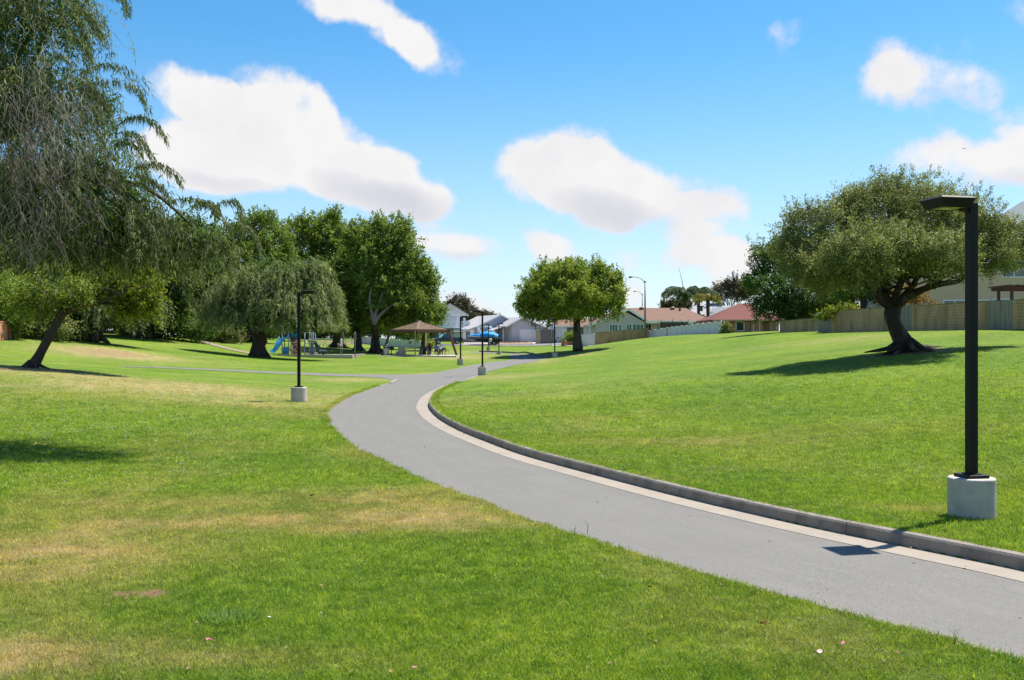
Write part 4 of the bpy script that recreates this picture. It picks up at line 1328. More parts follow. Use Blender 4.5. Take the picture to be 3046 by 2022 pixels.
# --- the big weeping tree that hangs into the top left of the picture
def near_weeping_tree():
    D = 22.0
    b = Vector((-14.6, 24.5, gz(-14.6, 24.5)))
    t = tree('big weeping tree hanging narrow leaves and bare grey twigs into the upper left', 'tree', b, None, 'weeping_tree')
    tr = MB()
    f = b + Vector((.4, -.2, 5.4))
    flare_trunk(tr, [b, b + Vector((.1, 0, 1.5)), f], [.62, .5, .46], 7, .9, 16)
    lob = lobes_px([(90, 60, 190, 190, 1), (130, 330, 210, 170, .5), (200, 520, 230, 140, 0), (330, 660, 220, 110, -.2), (520, 720, 150, 75, 0), (90, 650, 230, 120, .5), (-200, 250, 300, 330, 2), (-250, 600, 300, 200, 2), (-50, -180, 260, 170, 2), (620, 745, 70, 50, 0),
                    (300, 720, 200, 55, .8), (-500, 450, 260, 400, 4)], D)
    for l in lob:
        for k in range(3):
            e = Vector(l[:3]) + Vector((rnd.uniform(-.6, .6) * l[3], rnd.uniform(-.6, .6) * l[4], rnd.uniform(-.2, .7) * l[5]))
            limb_mesh(tr, f, e, .13, .02, .16, 7, 10)
    tr.tube(smooth_curve([W(150, 672, 22), W(205, 680, 21.8), W(255, 705, 21.5), W(330, 735, 21)], 14), list(np.linspace(.07, .03, 14)), 8, wob=.3)
    tr.build('trunk', M_BARK, t)
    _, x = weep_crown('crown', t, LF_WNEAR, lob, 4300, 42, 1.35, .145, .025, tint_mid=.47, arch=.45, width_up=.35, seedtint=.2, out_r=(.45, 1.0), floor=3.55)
    rb_ = ribbons('hanging_twigs', t, M_TWIG, x[::2, ::7], .006)
    rb_['kind'] = 'stuff'
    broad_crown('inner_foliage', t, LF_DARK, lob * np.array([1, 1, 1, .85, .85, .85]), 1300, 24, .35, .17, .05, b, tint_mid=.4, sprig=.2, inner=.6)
    # single arching branches against the sky, leaves hanging below them
    arcs = [((205, 250), (330, 190), (440, 285)), ((210, 262), (370, 248), (436, 330)), ((210, 265), (300, 300), (345, 390)), ((345, 378), (430, 345), (500, 420)), ((345, 400), (410, 405), (455, 480)), ((400, 500), (480, 490), (537, 550)),
            ((395, 520), (470, 545), (512, 600)), ((480, 612), (600, 596), (690, 690)), ((600, 640), (700, 600), (722, 700)), ((300, -20), (360, -15), (385, 38)), ((200, 20), (265, 50), (295, 100)), ((560, 620), (620, 602), (650, 650)), ((640, 690), (730, 670), (775, 760)),
            ((220, 270), (280, 262), (330, 330)), ((330, 440), (380, 420), (430, 470)), ((190, 110), (240, 120), (262, 180)), ((190, 30), (240, 30), (280, 80))]
    P_, A_, N__, lines = [], [], [], []
    for (a, m_, e) in arcs:
        for rep in range(3):
            dd = rnd.uniform(-.5, .5)
            jit = lambda: rnd.uniform(-14, 14) * (rep > 0)
            mid = (2 * m_[0] - (a[0] + e[0]) / 2 + jit(), 2 * m_[1] - (a[1] + e[1]) / 2 + jit())
            ts = np.linspace(0, 1, 12)
            px = (1 - ts) ** 2 * a[0] + 2 * ts * (1 - ts) * mid[0] + ts ** 2 * (e[0] + jit()); py = (1 - ts) ** 2 * a[1] + 2 * ts * (1 - ts) * mid[1] + ts ** 2 * (e[1] + jit())
            ln = np.array([tuple(W(u, v, 21.3 + dd)) for u, v in zip(px, py)])
            lines.append(ln)
            tt_ = np.linspace(.12, 1, 85)
            q = np.stack([np.interp(tt_, ts, ln[:, c]) for c in range(3)], 1) + rng.normal(size=(85, 3)) * .03
            P_.append(q)
    P_ = np.concatenate(P_); n = len(P_)
    ax = unit(np.array([.25, 0, -1.0]) + rng.normal(size=(n, 3)) * .35); nr = rand_dirs(n)
    s = rng.uniform(.6, 1.3, n)
    V, F, T = leaf_tris(P_, ax, nr, .15 * s, .024 * s, np.clip(rng.normal(.45, .15, n), 0, 1))
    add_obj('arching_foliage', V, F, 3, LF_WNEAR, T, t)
    ribbons('arching_branch', t, M_TWIG, np.array(lines), .012)
    # tangle of bare twigs in front of the crown
    tw = []
    for i in range(850):
        px, py = rnd.gauss(120, 115), rnd.gauss(430, 160)
        if px > 330: px = rnd.uniform(0, 300)
        d0 = rnd.uniform(18.6, 20.4)
        p = Vector(W(px, py, d0)); q = [p]
        ang = rnd.uniform(-.9, .9)
        v = Vector((math.sin(ang) * 1.4, rnd.uniform(-.4, .4), -abs(math.cos(ang)) * rnd.uniform(.1, 1.1)))
        Ls = rnd.uniform(.25, 1.1)
        for k in range(9):
            v = (v + Vector((rnd.uniform(-.55, .55), rnd.uniform(-.5, .5), rnd.uniform(-.5, .25)))).normalized()
            q.append(q[-1] + v * Ls / 9)
        tw.append([tuple(u) for u in q])
    rb_ = ribbons('bare_twigs', t, mat('bleached_twig', (0.19, 0.15, 0.125), rough=.9, var=.45, scale=1.3, color2=(.36, .33, .31), c2thr=(.5, .6)), np.array(tw), .005)
    rb_['kind'] = 'stuff'
    finish(t)


near_weeping_tree()

# --- gum trees and palms beyond the roofs
GUM = 'brown green gum trees beyond the roofs'
for px, D, lob, lab in [(1372, 268, [(1365, 905, 34, 26), (1338, 912, 22, 20), (1392, 925, 24, 24), (1412, 945, 26, 22), (1375, 940, 40, 24)], 'largest gum tree behind the two storey house'),
                        (1440, 285, [(1440, 945, 20, 14), (1425, 955, 22, 14)], 'low gum tree just right of the largest one behind the two storey house'),
                        (1466, 292, [(1462, 950, 14, 9), (1480, 955, 16, 8), (1450, 955, 12, 8)], 'lowest gum tree over the grey roof ridge'),
                        (2170, 235, [(2150, 862, 34, 26), (2185, 850, 30, 24), (2140, 880, 24, 18), (2200, 880, 40, 24), (2230, 860, 30, 30)], 'gum tree behind the red roof, next to the palms'),
                        (2015, 215, [(2005, 912, 18, 10), (1985, 915, 14, 9), (2040, 905, 16, 14)], 'small brown green tree under the larger palm')]:
    b = GD(px, D); b.z = 2.2
    simple_trunk_tree(lab, 'gum_tree', GUM, b, D, [(px, 980, 0), (px, 945, 0)], [.5, .4, .3], lob, LF_GUM, M_BARKL, 380, 26, .8, .45, .22, limbs=12, tint_mid=.5, sprig=.2, inner=.2, outline=.2, sub=4)


def palm(label, px, D, top_py, n, L, m, lean=0.0, spear=True):
    b = GD(px, D); b.z = 2.2
    t = tree(label, 'palm', b, 'palms behind the tan roof', 'palm')
    top = W(px, top_py, D)
    MB().tube([b, b.lerp(top, .5), top - Vector((0, 0, .6)), top], [.34, .3, .36, .2], 12, wob=.1).build('trunk', M_BARKD, t)
    P_, A_, N_, T_ = [], [], [], []
    rach = MB()
    for i in range(n):
        a = 2 * math.pi * i / n + rnd.uniform(-.15, .15)
        el = rnd.uniform(.15, 1.25)
        l = L * rnd.uniform(.8, 1.1)
        h = Vector((math.cos(a), math.sin(a), 0))
        pts = []
        for k in range(10):
            u = k / 9
            ang = el - u * rnd.uniform(1.9, 2.2) * (0.55 + .3 * (el > .7))
            pts.append((pts[-1] if pts else top) + (h * math.cos(ang) + Vector((0, 0, math.sin(ang)))) * l / 9 * (k > 0))
        rach.tube(pts, list(np.linspace(.05, .012, 10)), 5)
        A = np.array([tuple(p) for p in pts])
        q = np.linspace(.12, 1, 70)
        c = np.stack([np.interp(q, np.linspace(0, 1, 10), A[:, j]) for j in range(3)], 1)
        dirs = np.gradient(c, axis=0)
        sd = unit(np.cross(dirs, np.array([0, 0, 1.0])))
        for s in (-1, 1):
            P_.append(c); A_.append(unit(sd * s * .55 + unit(dirs) * .35 + np.array([0, 0, -.75]) + rng.normal(size=c.shape) * .15)); N_.append(unit(rng.normal(size=c.shape) * .5 + np.array([0, 0, 1])))
            T_.append(np.clip(.5 + rng.normal(0, .12, len(c)) + rnd.uniform(-.2, .2) - (.25 if el < .4 else -.1), 0, 1))
    P_, A_, N_, T_ = map(np.concatenate, (P_, A_, N_, T_))
    if spear: rach.tube([top, top + Vector((-.5, 0, 2.6)), top + Vector((-1.1, 0, 5.0))], [.07, .05, .02], 6)
    rach.build('frond_stems', M_BARK, t)
    V, F, T = leaf_tris(P_, A_, N_, np.full(len(P_), .85), np.full(len(P_), .11), T_)
    add_obj('fronds', V, F, 3, m, T, t)
    finish(t)


palm('larger palm with arching grey green fronds and a bare spear', 2036, 195, 872, 44, 4.8, LF_PALM)
palm('second palm with drooping fronds, between the larger palm and the yellowing one', 2078, 205, 868, 18, 4.2, LF_PALM, spear=False)
palm('smaller palm with yellowing lower fronds, rightmost of the palms', 2106, 185, 884, 18, 3.2, LF_PALMY, spear=False)

# ------------------------------------------------------------------ buildings
M_WHITE = mat('white_painted_trim', (0.80, 0.80, 0.79), rough=.6, var=.05, scale=2)
M_VINYL = mat('white_vinyl', (0.70, 0.62, 0.70), rough=.45, var=.04, scale=.6)
M_GDOOR = mat('white_garage_door', (0.86, 0.84, 0.86), rough=.5, var=.03)
M_GLASS = mat('window_glass', (0.022, 0.04, 0.045), rough=.06, var=.5, scale=.8, spec=.9)
M_CURT = mat('green_curtained_glass', (0.075, 0.14, 0.13), rough=.2, var=.25, scale=2, spec=.8, stretch=(6, 6, .3))
M_SIDING = mat('light_grey_siding', (0.68, 0.65, 0.68), rough=.8, var=.06, scale=1.5)
M_SIDING2 = mat('blue_grey_siding', (0.50, 0.53, 0.62), rough=.8, var=.06, scale=1.5)
M_STUCW = mat('white_stucco', (0.74, 0.71, 0.74), rough=.9, var=.06, scale=1.5, bump=.2)
M_STUCG = mat('grey_stucco', (0.54, 0.455, 0.46), rough=.9, var=.06, scale=1.2, bump=.2)
M_STUCB = mat('beige_stucco', (0.66, 0.455, 0.30), rough=.92, var=.06, scale=.9, bump=.25, color2=(.58, .405, .265), c2thr=(.5, .75))
M_STUCR = mat('pinkish_brown_stucco', (0.40, 0.235, 0.18), rough=.9, var=.08, scale=1, bump=.2)
M_ROOFG = mat('pale_grey_shingles', (0.30, 0.29, 0.31), rough=.9, var=.2, scale=7, bump=.5, bscale=6)
M_ROOFS = mat('slate_grey_shingles', (0.17, 0.19, 0.20), rough=.9, var=.2, scale=7, bump=.5, bscale=6)
M_ROOFT = mat('tan_orange_shingles', (0.175, 0.10, 0.07), rough=.9, var=.3, scale=6, bump=.5, bscale=6, color2=(.14, .088, .066))
M_ROOFR = mat('red_brown_shingles', (0.145, 0.046, 0.036), rough=.9, var=.25, scale=6, bump=.5, bscale=6, color2=(.12, .046, .037))
M_BRICK = mat('red_brown_brick', (0.30, 0.15, 0.11), rough=.95, var=.25, scale=9, bump=.3)
M_STONE = mat('mixed_ledge_stone', (0.26, 0.215, 0.18), rough=.95, var=.35, scale=4, bump=.6, bscale=9)
M_BLOCK = mat('tan_slump_block', (0.46, 0.295, 0.18), rough=.95, var=.2, scale=1.8, bump=.6, bscale=12, color2=(0.25, 0.19, 0.085), c2thr=(.45, .7), stretch=(2.2, 2.2, .5))
M_MORT = mat('tan_mortar', (0.27, 0.18, 0.115), rough=.97, var=.12, scale=3)
M_CAPB = mat('algae_stained_cap', (0.22, 0.19, 0.075), rough=.95, var=.3, scale=1.5, bump=.4)
M_WOODG = mat('weathered_grey_boards', (0.27, 0.23, 0.19), rough=.95, var=.3, scale=3, bump=.8, bscale=8, stretch=(3, 3, .25), color2=(.16, .15, .14))
M_WOODR = mat('red_brown_stained_timber', (0.11, 0.042, 0.035), rough=.8, var=.25, scale=3, stretch=(1, 1, .3))
M_IRON = mat('black_iron', (0.015, 0.015, 0.017), rough=.5, var=.2, spec=.5)
M_DARK = mat('shaded_opening', (0.02, 0.022, 0.025), rough=.6, var=.2)
M_DRIVE = mat('driveway_concrete', (0.47, 0.42, 0.385), rough=.9, var=.08, scale=1, bump=.1)
M_GREYC = mat('aged_grey_concrete', (0.36, 0.345, 0.32), rough=.95, var=.15, scale=2.5, bump=.3)


def prism(m, poly_xz, y0, y1):
    """extrude an outline in the x-z plane from y0 to y1"""
    n = len(poly_xz)
    v = [(x, y0, z) for x, z in poly_xz] + [(x, y1, z) for x, z in poly_xz]
    f = [tuple(range(n)), tuple(range(2 * n - 1, n - 1, -1))] + [(i, i + n, (i + 1) % n + n, (i + 1) % n) for i in range(n)]
    return m.add(v, f)


def window(t, x, y, z, w, h, ny=-1, split=1, frame=M_WHITE, glass=M_GLASS, axis='x', name='window', fw=.08):
    """a framed window standing proud of a wall. axis x: wall runs along x at depth y; axis y: wall runs along y at x"""
    m = MB()
    def bx(mm, a0, a1, d0, d1, z0, z1):
        d0, d1 = sorted((d0, d1))
        if axis == 'x': mm.box(a0, a1, y + d0, y + d1, z0, z1)
        else: mm.box(x + d0, x + d1, a0, a1, z0, z1)
    c = x if axis == 'x' else y
    d = .07 * ny
    e = -.02 * ny
    bx(m, c, c + w, e, d, z, z + fw); bx(m, c, c + w, e, d, z + h - fw, z + h)
    bx(m, c, c + fw, e, d, z + fw, z + h - fw); bx(m, c + w - fw, c + w, e, d, z + fw, z + h - fw)
    for k in range(1, split + 1):
        xx = c + w * k / (split + 1)
        bx(m, xx - fw * .4, xx + fw * .4, e, d * .9, z + fw, z + h - fw)
    o = m.build(name, frame, t)
    for k in range(split + 1):
        p = MB(); a0 = c + w * k / (split + 1) + (fw * .5); a1 = c + w * (k + 1) / (split + 1) - fw * .5
        bx(p, a0, a1, .005 * ny, .03 * ny, z + fw, z + h - fw)
        p.build('pane', glass, o)
    return o


def gable_house(t, w, d, eave, ridge, wall_m, roof_m, ov=.5, axis='y', x0=0.0, y0=0.0, z0=-.6, fascia=M_WHITE, th=.16, name_w='wall', name_r='roof'):
    """walls and roof of a gabled block; the ridge runs along local y (gable to the front) or x"""
    m = MB()
    if axis == 'y':
        prism(m, [(x0, z0), (x0 + w, z0), (x0 + w, eave), (x0 + w / 2, ridge), (x0, eave)], y0, y0 + d)
    else:
        b = MB(); prism(b, [(y0, z0), (y0 + d, z0), (y0 + d, eave), (y0 + d / 2, ridge), (y0, eave)], x0, x0 + w)
        m.add([(y, x, z) for x, y, z in b.v], [f[::-1] for f in b.f])
    wo = m.build(name_w, wall_m, t)
    r = MB(); fs = MB()
    s = (ridge - eave) / ((w if axis == 'y' else d) / 2)
    lift_ = .06 + th
    if axis == 'y':
        cx = x0 + w / 2
        for sg in (-1, 1):
            ex = cx + sg * (w / 2 + ov); ez = eave - s * ov + lift_
            q = [(ex, y0 - ov, ez), (cx, y0 - ov, ridge + lift_), (cx, y0 + d + ov, ridge + lift_), (ex, y0 + d + ov, ez)]
            r.slab(q, th)
            fs.beam((ex, y0 - ov - .03, ez - .12), (cx, y0 - ov - .03, ridge + lift_ - .12), .06, .26)
            fs.beam((ex + sg * .03, y0 - ov, ez - .1), (ex + sg * .03, y0 + d + ov, ez - .1), .06, .2)
    else:
        cy = y0 + d / 2
        for sg in (-1, 1):
            ey = cy + sg * (d / 2 + ov); ez = eave - s * ov + lift_
            q = [(x0 - ov, ey, ez), (x0 + w + ov, ey, ez), (x0 + w + ov, cy, ridge + lift_), (x0 - ov, cy, ridge + lift_)]
            r.slab(q, th)
            for xx in (x0 - ov - .03, x0 + w + ov + .03):
                fs.beam((xx, ey, ez - .12), (xx, cy, ridge + lift_ - .12), .06, .26)
            fs.beam((x0 - ov, ey + sg * .03, ez - .1), (x0 + w + ov, ey + sg * .03, ez - .1), .06, .2)
    ro = r.build(name_r, roof_m, t)
    fs.build('fascia', fascia, ro)
    return wo, ro


def battens(wo, x0, x1, y, z0, z1f, m, step=.42):
    b = MB(); x = x0 + step / 2
    while x < x1:
        b.box(x - .03, x + .03, y - .035, y, z0, z1f(x)); x += step
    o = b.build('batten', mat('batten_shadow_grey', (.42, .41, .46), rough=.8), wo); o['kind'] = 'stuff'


def place(name, px, py, D, label, rz, cat='house', group='houses round the park'):
    p = W(px, py, D)
    return thing(name, p, label, cat, math.radians(rz), group)


def m_at(px0, px1, D): return abs(px1 - px0) / FPX * D


# --- two storey white house
def house_two_storey():
    t = place('two_storey_house', 1302, 1019, 190, 'two storey white house with a balcony over its garage', 6)
    gable_house(t, 5.9, 12, 5.45, 7.25, M_STUCW, M_ROOFG, ov=.55, z0=-.8, x0=-.6)
    # barrel tiles down the rakes and a tan ridge cap
    rt = MB()
    for sg in (-1, 1):
        for k in range(12):
            u = k / 12
            x = 2.35 + sg * (3.45 * (1 - u) - .08); z = 5.45 - .33 + .27 + u * 2.1
            rt.tube([(x, -.75, z), (x, -.2, z + .02)], .11, 6)
    rt.build('rake_tile', M_ROOFG, t)
    MB().tube([(2.35, -.55, 7.5), (2.35, 12.5, 7.5)], .16, 8).build('ridge_tile', M_ROOFT, t)
    # left wing of the roof further back
    gable_house(t, 9, 8, 5.4, 7.9, M_STUCW, M_ROOFG, ov=.5, axis='x', x0=-8, y0=5, z0=-.8, name_w='rear_wall', name_r='rear_roof')
    MB().box(-.5, 5.2, -.03, .0, 5.3, 5.5).build('belt_board', M_WHITE, t)
    MB().box(2.27, 2.43, -.03, 0, 5.5, 7.1).build('gable_batten', M_WHITE, t)
    # garage storey clad in stone, standing forward under the balcony
    MB().box(-1.2, 5.9, -1.8, 0, -.8, 2.75).build('stone_storey', M_STONE, t)
    MB().box(-1.0, 5.95, -2.2, 0, 2.75, 3.02).build('balcony_floor', M_WHITE, t)
    g = MB().box(.3, 4.4, -1.88, -1.8, -.3, 2.15).build('garage_door', M_WHITE, t)
    for k in range(4): MB().box(.5 + k, 1.2 + k, -1.90, -1.88, 1.6, 1.95).build('pane', M_GLASS, g)
    fr = MB()
    for i in range(4): fr.box(.3, 4.4, -1.893, -1.88, -.3 + i * .6, -.27 + i * .6)
    fr.build('panel_line', M_STUCG, g)
    MB().box(.15, .3, -1.93, -1.8, -.3, 2.3).box(4.4, 4.55, -1.93, -1.8, -.3, 2.3).box(.3, 4.4, -1.93, -1.8, 2.15, 2.3).build('door_frame', M_WHITE, t)
    r = MB()
    r.box(-1.6, 6.0, -2.2, -2.13, 4.0, 4.08).box(-1.6, 6.0, -2.2, -2.13, 3.1, 3.16)
    r.box(5.93, 6.0, -2.2, 0, 4.0, 4.08)
    ro = r.build('balcony_rail', M_WHITE, t)
    b = MB()
    x = -1.5
    while x < 5.95: b.box(x - .025, x + .025, -2.19, -2.14, 3.16, 4.0); x += .16
    o = b.build('baluster', M_WHITE, ro); o['kind'] = 'stuff'
    for x in (-1.6, .9, 3.4, 5.88): MB().box(x, x + .14, -2.23, -2.09, 3.02, 4.25).build('rail_post', M_WHITE, ro)
    MB().box(4.8, 5.9, -2.13, -2.10, 3.16, 4.0).build('rail_panel', M_WHITE, ro)
    window(t, 1.3, 0, 3.1, 2.4, 2.1, glass=mat('closed_blind', (.55, .56, .6), rough=.5), split=1)
    window(t, 4.35, 0, 3.3, .6, 1.7, split=0)
    window(t, -6.5, 5, 3.2, 1.6, 1.3)
    MB().box(-3.2, -1.2, -1.2, 0, -.8, 2.4).build('side_wall', M_STUCW, t)
    c = MB().box(5.9, 6.9, -1.2, .5, -.8, 2.6).build('entry_wall', M_STUCW, t)
    MB().lathe((6.4, -1.24, 1.5), [(.06, 0), (.09, .2), (.05, .3)], 8).build('wall_lantern', M_IRON, t)
    return t


house_two_storey()


# --- pale grey house with board and batten gables
def house_grey():
    t = place('grey_gable_house', 1524, 1014.5, 181, 'pale grey board and batten house with a wide white garage door', 20)
    # garage wing: its ridge sits left of the middle
    E, R = 2.55, 4.2
    m = MB(); prism(m, [(0, -.7), (6.3, -.7), (6.3, 2.35), (1.8, R), (0, 3.35)], 0, 11); wo = m.build('wall', M_SIDING, t)
    r = MB(); r.slab([(-1.5, -.7, 2.70), (1.8, -.7, R + .24), (1.8, 11.5, R + .24), (-1.5, 11.5, 2.70)], .15); r.slab([(6.95, -.7, 2.25), (1.8, -.7, R + .24), (1.8, 11.5, R + .24), (6.95, 11.5, 2.25)], .15)
    ro = r.build('roof', M_ROOFG, t)
    MB().beam((-1.5, -.74, 2.58), (1.8, -.74, R + .12), .06, .26).beam((6.95, -.74, 2.13), (1.8, -.74, R + .12), .06, .26).build('fascia', M_WHITE, ro)
    battens(wo, 0, 6.3, 0, -.2, lambda x: (R - (x - 1.8) * .41) if x > 1.8 else (3.35 + x * .47), M_SIDING)
    b = MB(); y = .3
    while y < 5: b.box(-.035, 0, y - .03, y + .03, -.2, E); y += .42
    o = b.build('batten', M_SIDING, wo); o['kind'] = 'stuff'
    g = MB().box(1.5, 5.9, -.11, -.06, -.25, 2.08).build('garage_door', M_GDOOR, t)
    fr = MB()
    for i in range(1, 4): fr.box(1.5, 5.9, -.12, -.11, -.25 + i * .58, -.235 + i * .58)
    fr.build('panel_line', M_STUCG, g)
    MB().box(1.38, 1.5, -.13, 0, -.25, 2.2).box(5.9, 6.02, -.13, 0, -.25, 2.2).box(1.5, 5.9, -.13, 0, 2.08, 2.2).build('door_frame', M_WHITE, t)
    # porch left of the garage wing, its roof running on from the garage roof
    r = MB().slab([(-3.4, 1.2, 2.0), (-1.4, 1.2, 2.62), (-1.4, 9.5, 2.62), (-3.4, 9.5, 2.0)], .15).build('porch_roof', M_ROOFG, t)
    for x, y in ((-1.25, 1.5), (-2.9, 1.6)): MB().box(x - .08, x + .08, y - .08, y + .08, -.3, 2.25 if x > -2 else 1.8).build('porch_post', M_WHITE, t)
    MB().box(-3.2, 0, 5.5, 5.7, -.5, 2.0).build('porch_wall', M_SIDING2, t)
    MB().box(-2.5, -1.6, 5.42, 5.5, -.3, 1.75).build('front_door', M_DARK, t)
    # main body behind, gable seen over the boat
    wo, ro = gable_house(t, 10.6, 13, 2.3, 4.75, M_SIDING2, M_ROOFG, ov=.6, x0=-5.7, y0=5.8, z0=-.9, name_w='main_wall', name_r='main_roof')
    battens(wo, -5.7, 0, 5.8, -.3, lambda x: 2.3 + 2.45 / 5.3 * (5.3 - abs(x + .4)), M_SIDING2)
    window(t, -4.3, 5.8, .3, 1.7, 1.5, split=1)
    # white wing left with tall window
    MB().box(-7.9, -5.8, 4.8, 14, -.9, 2.25).build('wing_wall', M_STUCW, t)
    MB().slab([(-8.3, 4.4, 1.75), (-5.2, 4.4, 2.75), (-.4, 18, 5.0), (-8.3, 18, 1.9)], .15).build('wing_roof', M_ROOFG, t)
    MB().box(-8.0, -5.75, 4.6, 4.8, -.9, .35).build('stone_base', M_STONE, t)
    window(t, -7.4, 4.8, .3, .9, 1.6, split=1)
    MB().tube([(-5.0, 10, 2.6), (-5.0, 10, 3.6)], .09, 8).build('roof_vent', M_IRON, t)
    # low brick planter before the porch
    MB().box(-2.6, 1.9, -2.6, -.9, -.9, .0).build('planter_wall', M_BRICK, t)
    return t


house_grey()


# --- white house half hidden by the round tree
def house_white():
    t = place('white_bungalow', 1650, 1019, 176, 'white bungalow with blue framed window behind the round tree', 4)
    gable_house(t, 9.5, 9, 2.9, 4.2, M_STUCW, M_ROOFT, ov=.5, axis='x', z0=-.8)
    window(t, 2.2, 0, .9, 2.9, 1.75, split=2, frame=mat('slate_blue_trim', (.06, .10, .13), rough=.6), glass=M_CURT)
    MB().box(-2.6, 0, -.6, 2.2, -.8, 2.3).build('side_gate', mat('grey_brown_boards', (.17, .15, .14), rough=.9), t)
    MB().box(-3.4, -2.6, -.6, -.4, -.8, 2.2).build('gate', mat('tan_gate_boards', (.42, .31, .2), rough=.9), t)
    for i in range(3): MB().box(.15 + i * .34, .38 + i * .34, -.1, 0, .2 + (i % 2) * .5, .5 + (i % 2) * .5).build('wall_ornament', M_IRON, t)
    # entry with red door under a small tan gable
    g = MB(); prism(g, [(6.5, -.8), (9.8, -.8), (9.8, 2.2), (6.5, 2.2)], -.8, 0); g.build('entry_wall', M_STUCB, t)
    MB().slab([(6.2, -1.6, 2.2), (10.4, -1.6, 2.2), (10.4, .4, 3.1), (6.2, .4, 3.1)], .15).build('entry_roof', M_ROOFT, t)
    d = MB().box(7.3, 8.7, -.88, -.8, .2, 1.95).build('front_door', mat('dark_red_paint', (.14, .03, .025), rough=.6), t)
    MB().box(10.2, 11.2, -1, 1, -.8, 3.1).build('chimney', mat('orange_brick_chimney', (.36, .13, .08), rough=.9, scale=9, var=.2), t)


house_white()


# --- long grey house under a tan roof
def house_tan():
    D = 163
    t = place('tan_roof_house', 1770, 1004, D, 'long grey stucco bungalow under a wide tan orange shingle roof', 2)
    k = D / FPX
    x = lambda px: (px - 1770) * k
    z = lambda py: (1004 - py) * k
    # gable front at the left, roof running right behind it
    m = MB(); prism(m, [(x(1770), -1), (x(1921), -1), (x(1921), z(959)), (x(1868), z(930)), (x(1850), z(925)), (x(1770), z(962))], 0, 8); m.build('gable_wall', M_STUCG, t)
    MB().box(x(1917), x(2124), 2.2, 9, -1, z(957)).build('wall', M_STUCG, t)
    r = MB()
    r.slab([(x(1917), .2, z(954)), (x(2126), 1.2, z(953)), (x(2072), 8, z(917) + .35), (x(1876), 8, z(917) + .35)], .16)
    r.slab([(x(1876), 8, z(917) + .35), (x(2072), 8, z(917) + .35), (x(2126), 15, z(953)), (x(1917), 15, z(953))], .16)
    r.slab([(x(1926), -.3, z(953)), (x(1872), -.3, z(918.5)), (x(1872), 8.3, z(918.5) + .42), (x(1926), 8.3, z(953))], .16)
    r.slab([(x(1750), -.3, z(968)), (x(1868), -.3, z(918.5)), (x(1868), 8.3, z(918.5) + .42), (x(1750), 8.3, z(966))], .16)
    ro = r.build('roof', M_ROOFT, t)
    f = MB().beam((x(1926), -.35, z(954.8)), (x(1871), -.35, z(920.3)), .08, .36).beam((x(1750), -.35, z(969)), (x(1869), -.35, z(920.3)), .08, .34)
    f.box(x(1921), x(2064), .0, .25, z(961), z(953.5)); f.box(x(2064), x(2126), .9, 1.1, z(957), z(953.5))
    f.build('fascia', M_WHITE, ro)
    for px, py, s in ((1931, 919, 1.0), (2028, 919, 1.0)):
        MB().lathe((x(px), 7.2, z(py) - .1), [(.2, -.2), (.2, .35), (.42, .4), (.42, .62), (.15, .75)], 10).build('roof_ventilator', mat('tan_sheet_metal', (.32, .2, .13), rough=.6, metal=.3), ro)
    MB().lathe((x(2048), 6.4, z(920) - .2), [(.16, -.3), (.16, .5), (.24, .55), (.2, .7)], 8).build('roof_pipe', M_ROOFT, ro)
    window(t, x(1813), 0, z(985), m_at(1813, 1838, D), m_at(985, 964, D), split=2, glass=M_CURT)
    window(t, x(1838.5), 0, z(985), m_at(1838.5, 1850, D), m_at(985, 964, D), split=1, glass=M_CURT)
    window(t, x(1864), 0, z(984), m_at(1864, 1880, D), m_at(984, 963, D), split=1, glass=M_CURT)
    window(t, x(1882), 0, z(984), m_at(1882, 1916, D), m_at(984, 963, D), split=2, glass=M_CURT)
    for a, b in ((1925, 1946), (2047, 2063), (2092, 2117)):
        window(t, x(a), 2.2, z(985), m_at(a, b, D), m_at(985, 962, D), split=1, glass=M_DARK)
    MB().box(x(1758), x(1772), 1, 3, -1, z(960)).build('side_column', M_STUCW, t)


house_tan()


def hip_roof(t, x0, x1, y0, y1, ez, rz, rx0, rx1, ry, m, name='roof'):
    r = MB()
    v = [(x0, y0, ez), (x1, y0, ez), (x1, y1, ez), (x0, y1, ez), (rx0, ry, rz), (rx1, ry, rz), (x0, y0, ez - .16), (x1, y0, ez - .16), (x1, y1, ez - .16), (x0, y1, ez - .16)]
    r.add(v, [(0, 1, 5, 4), (1, 2, 5), (2, 3, 4, 5), (3, 0, 4), (6, 7, 1, 0), (7, 8, 2, 1), (8, 9, 3, 2), (9, 6, 0, 3), (9, 8, 7, 6)])
    return r.build(name, m, t)


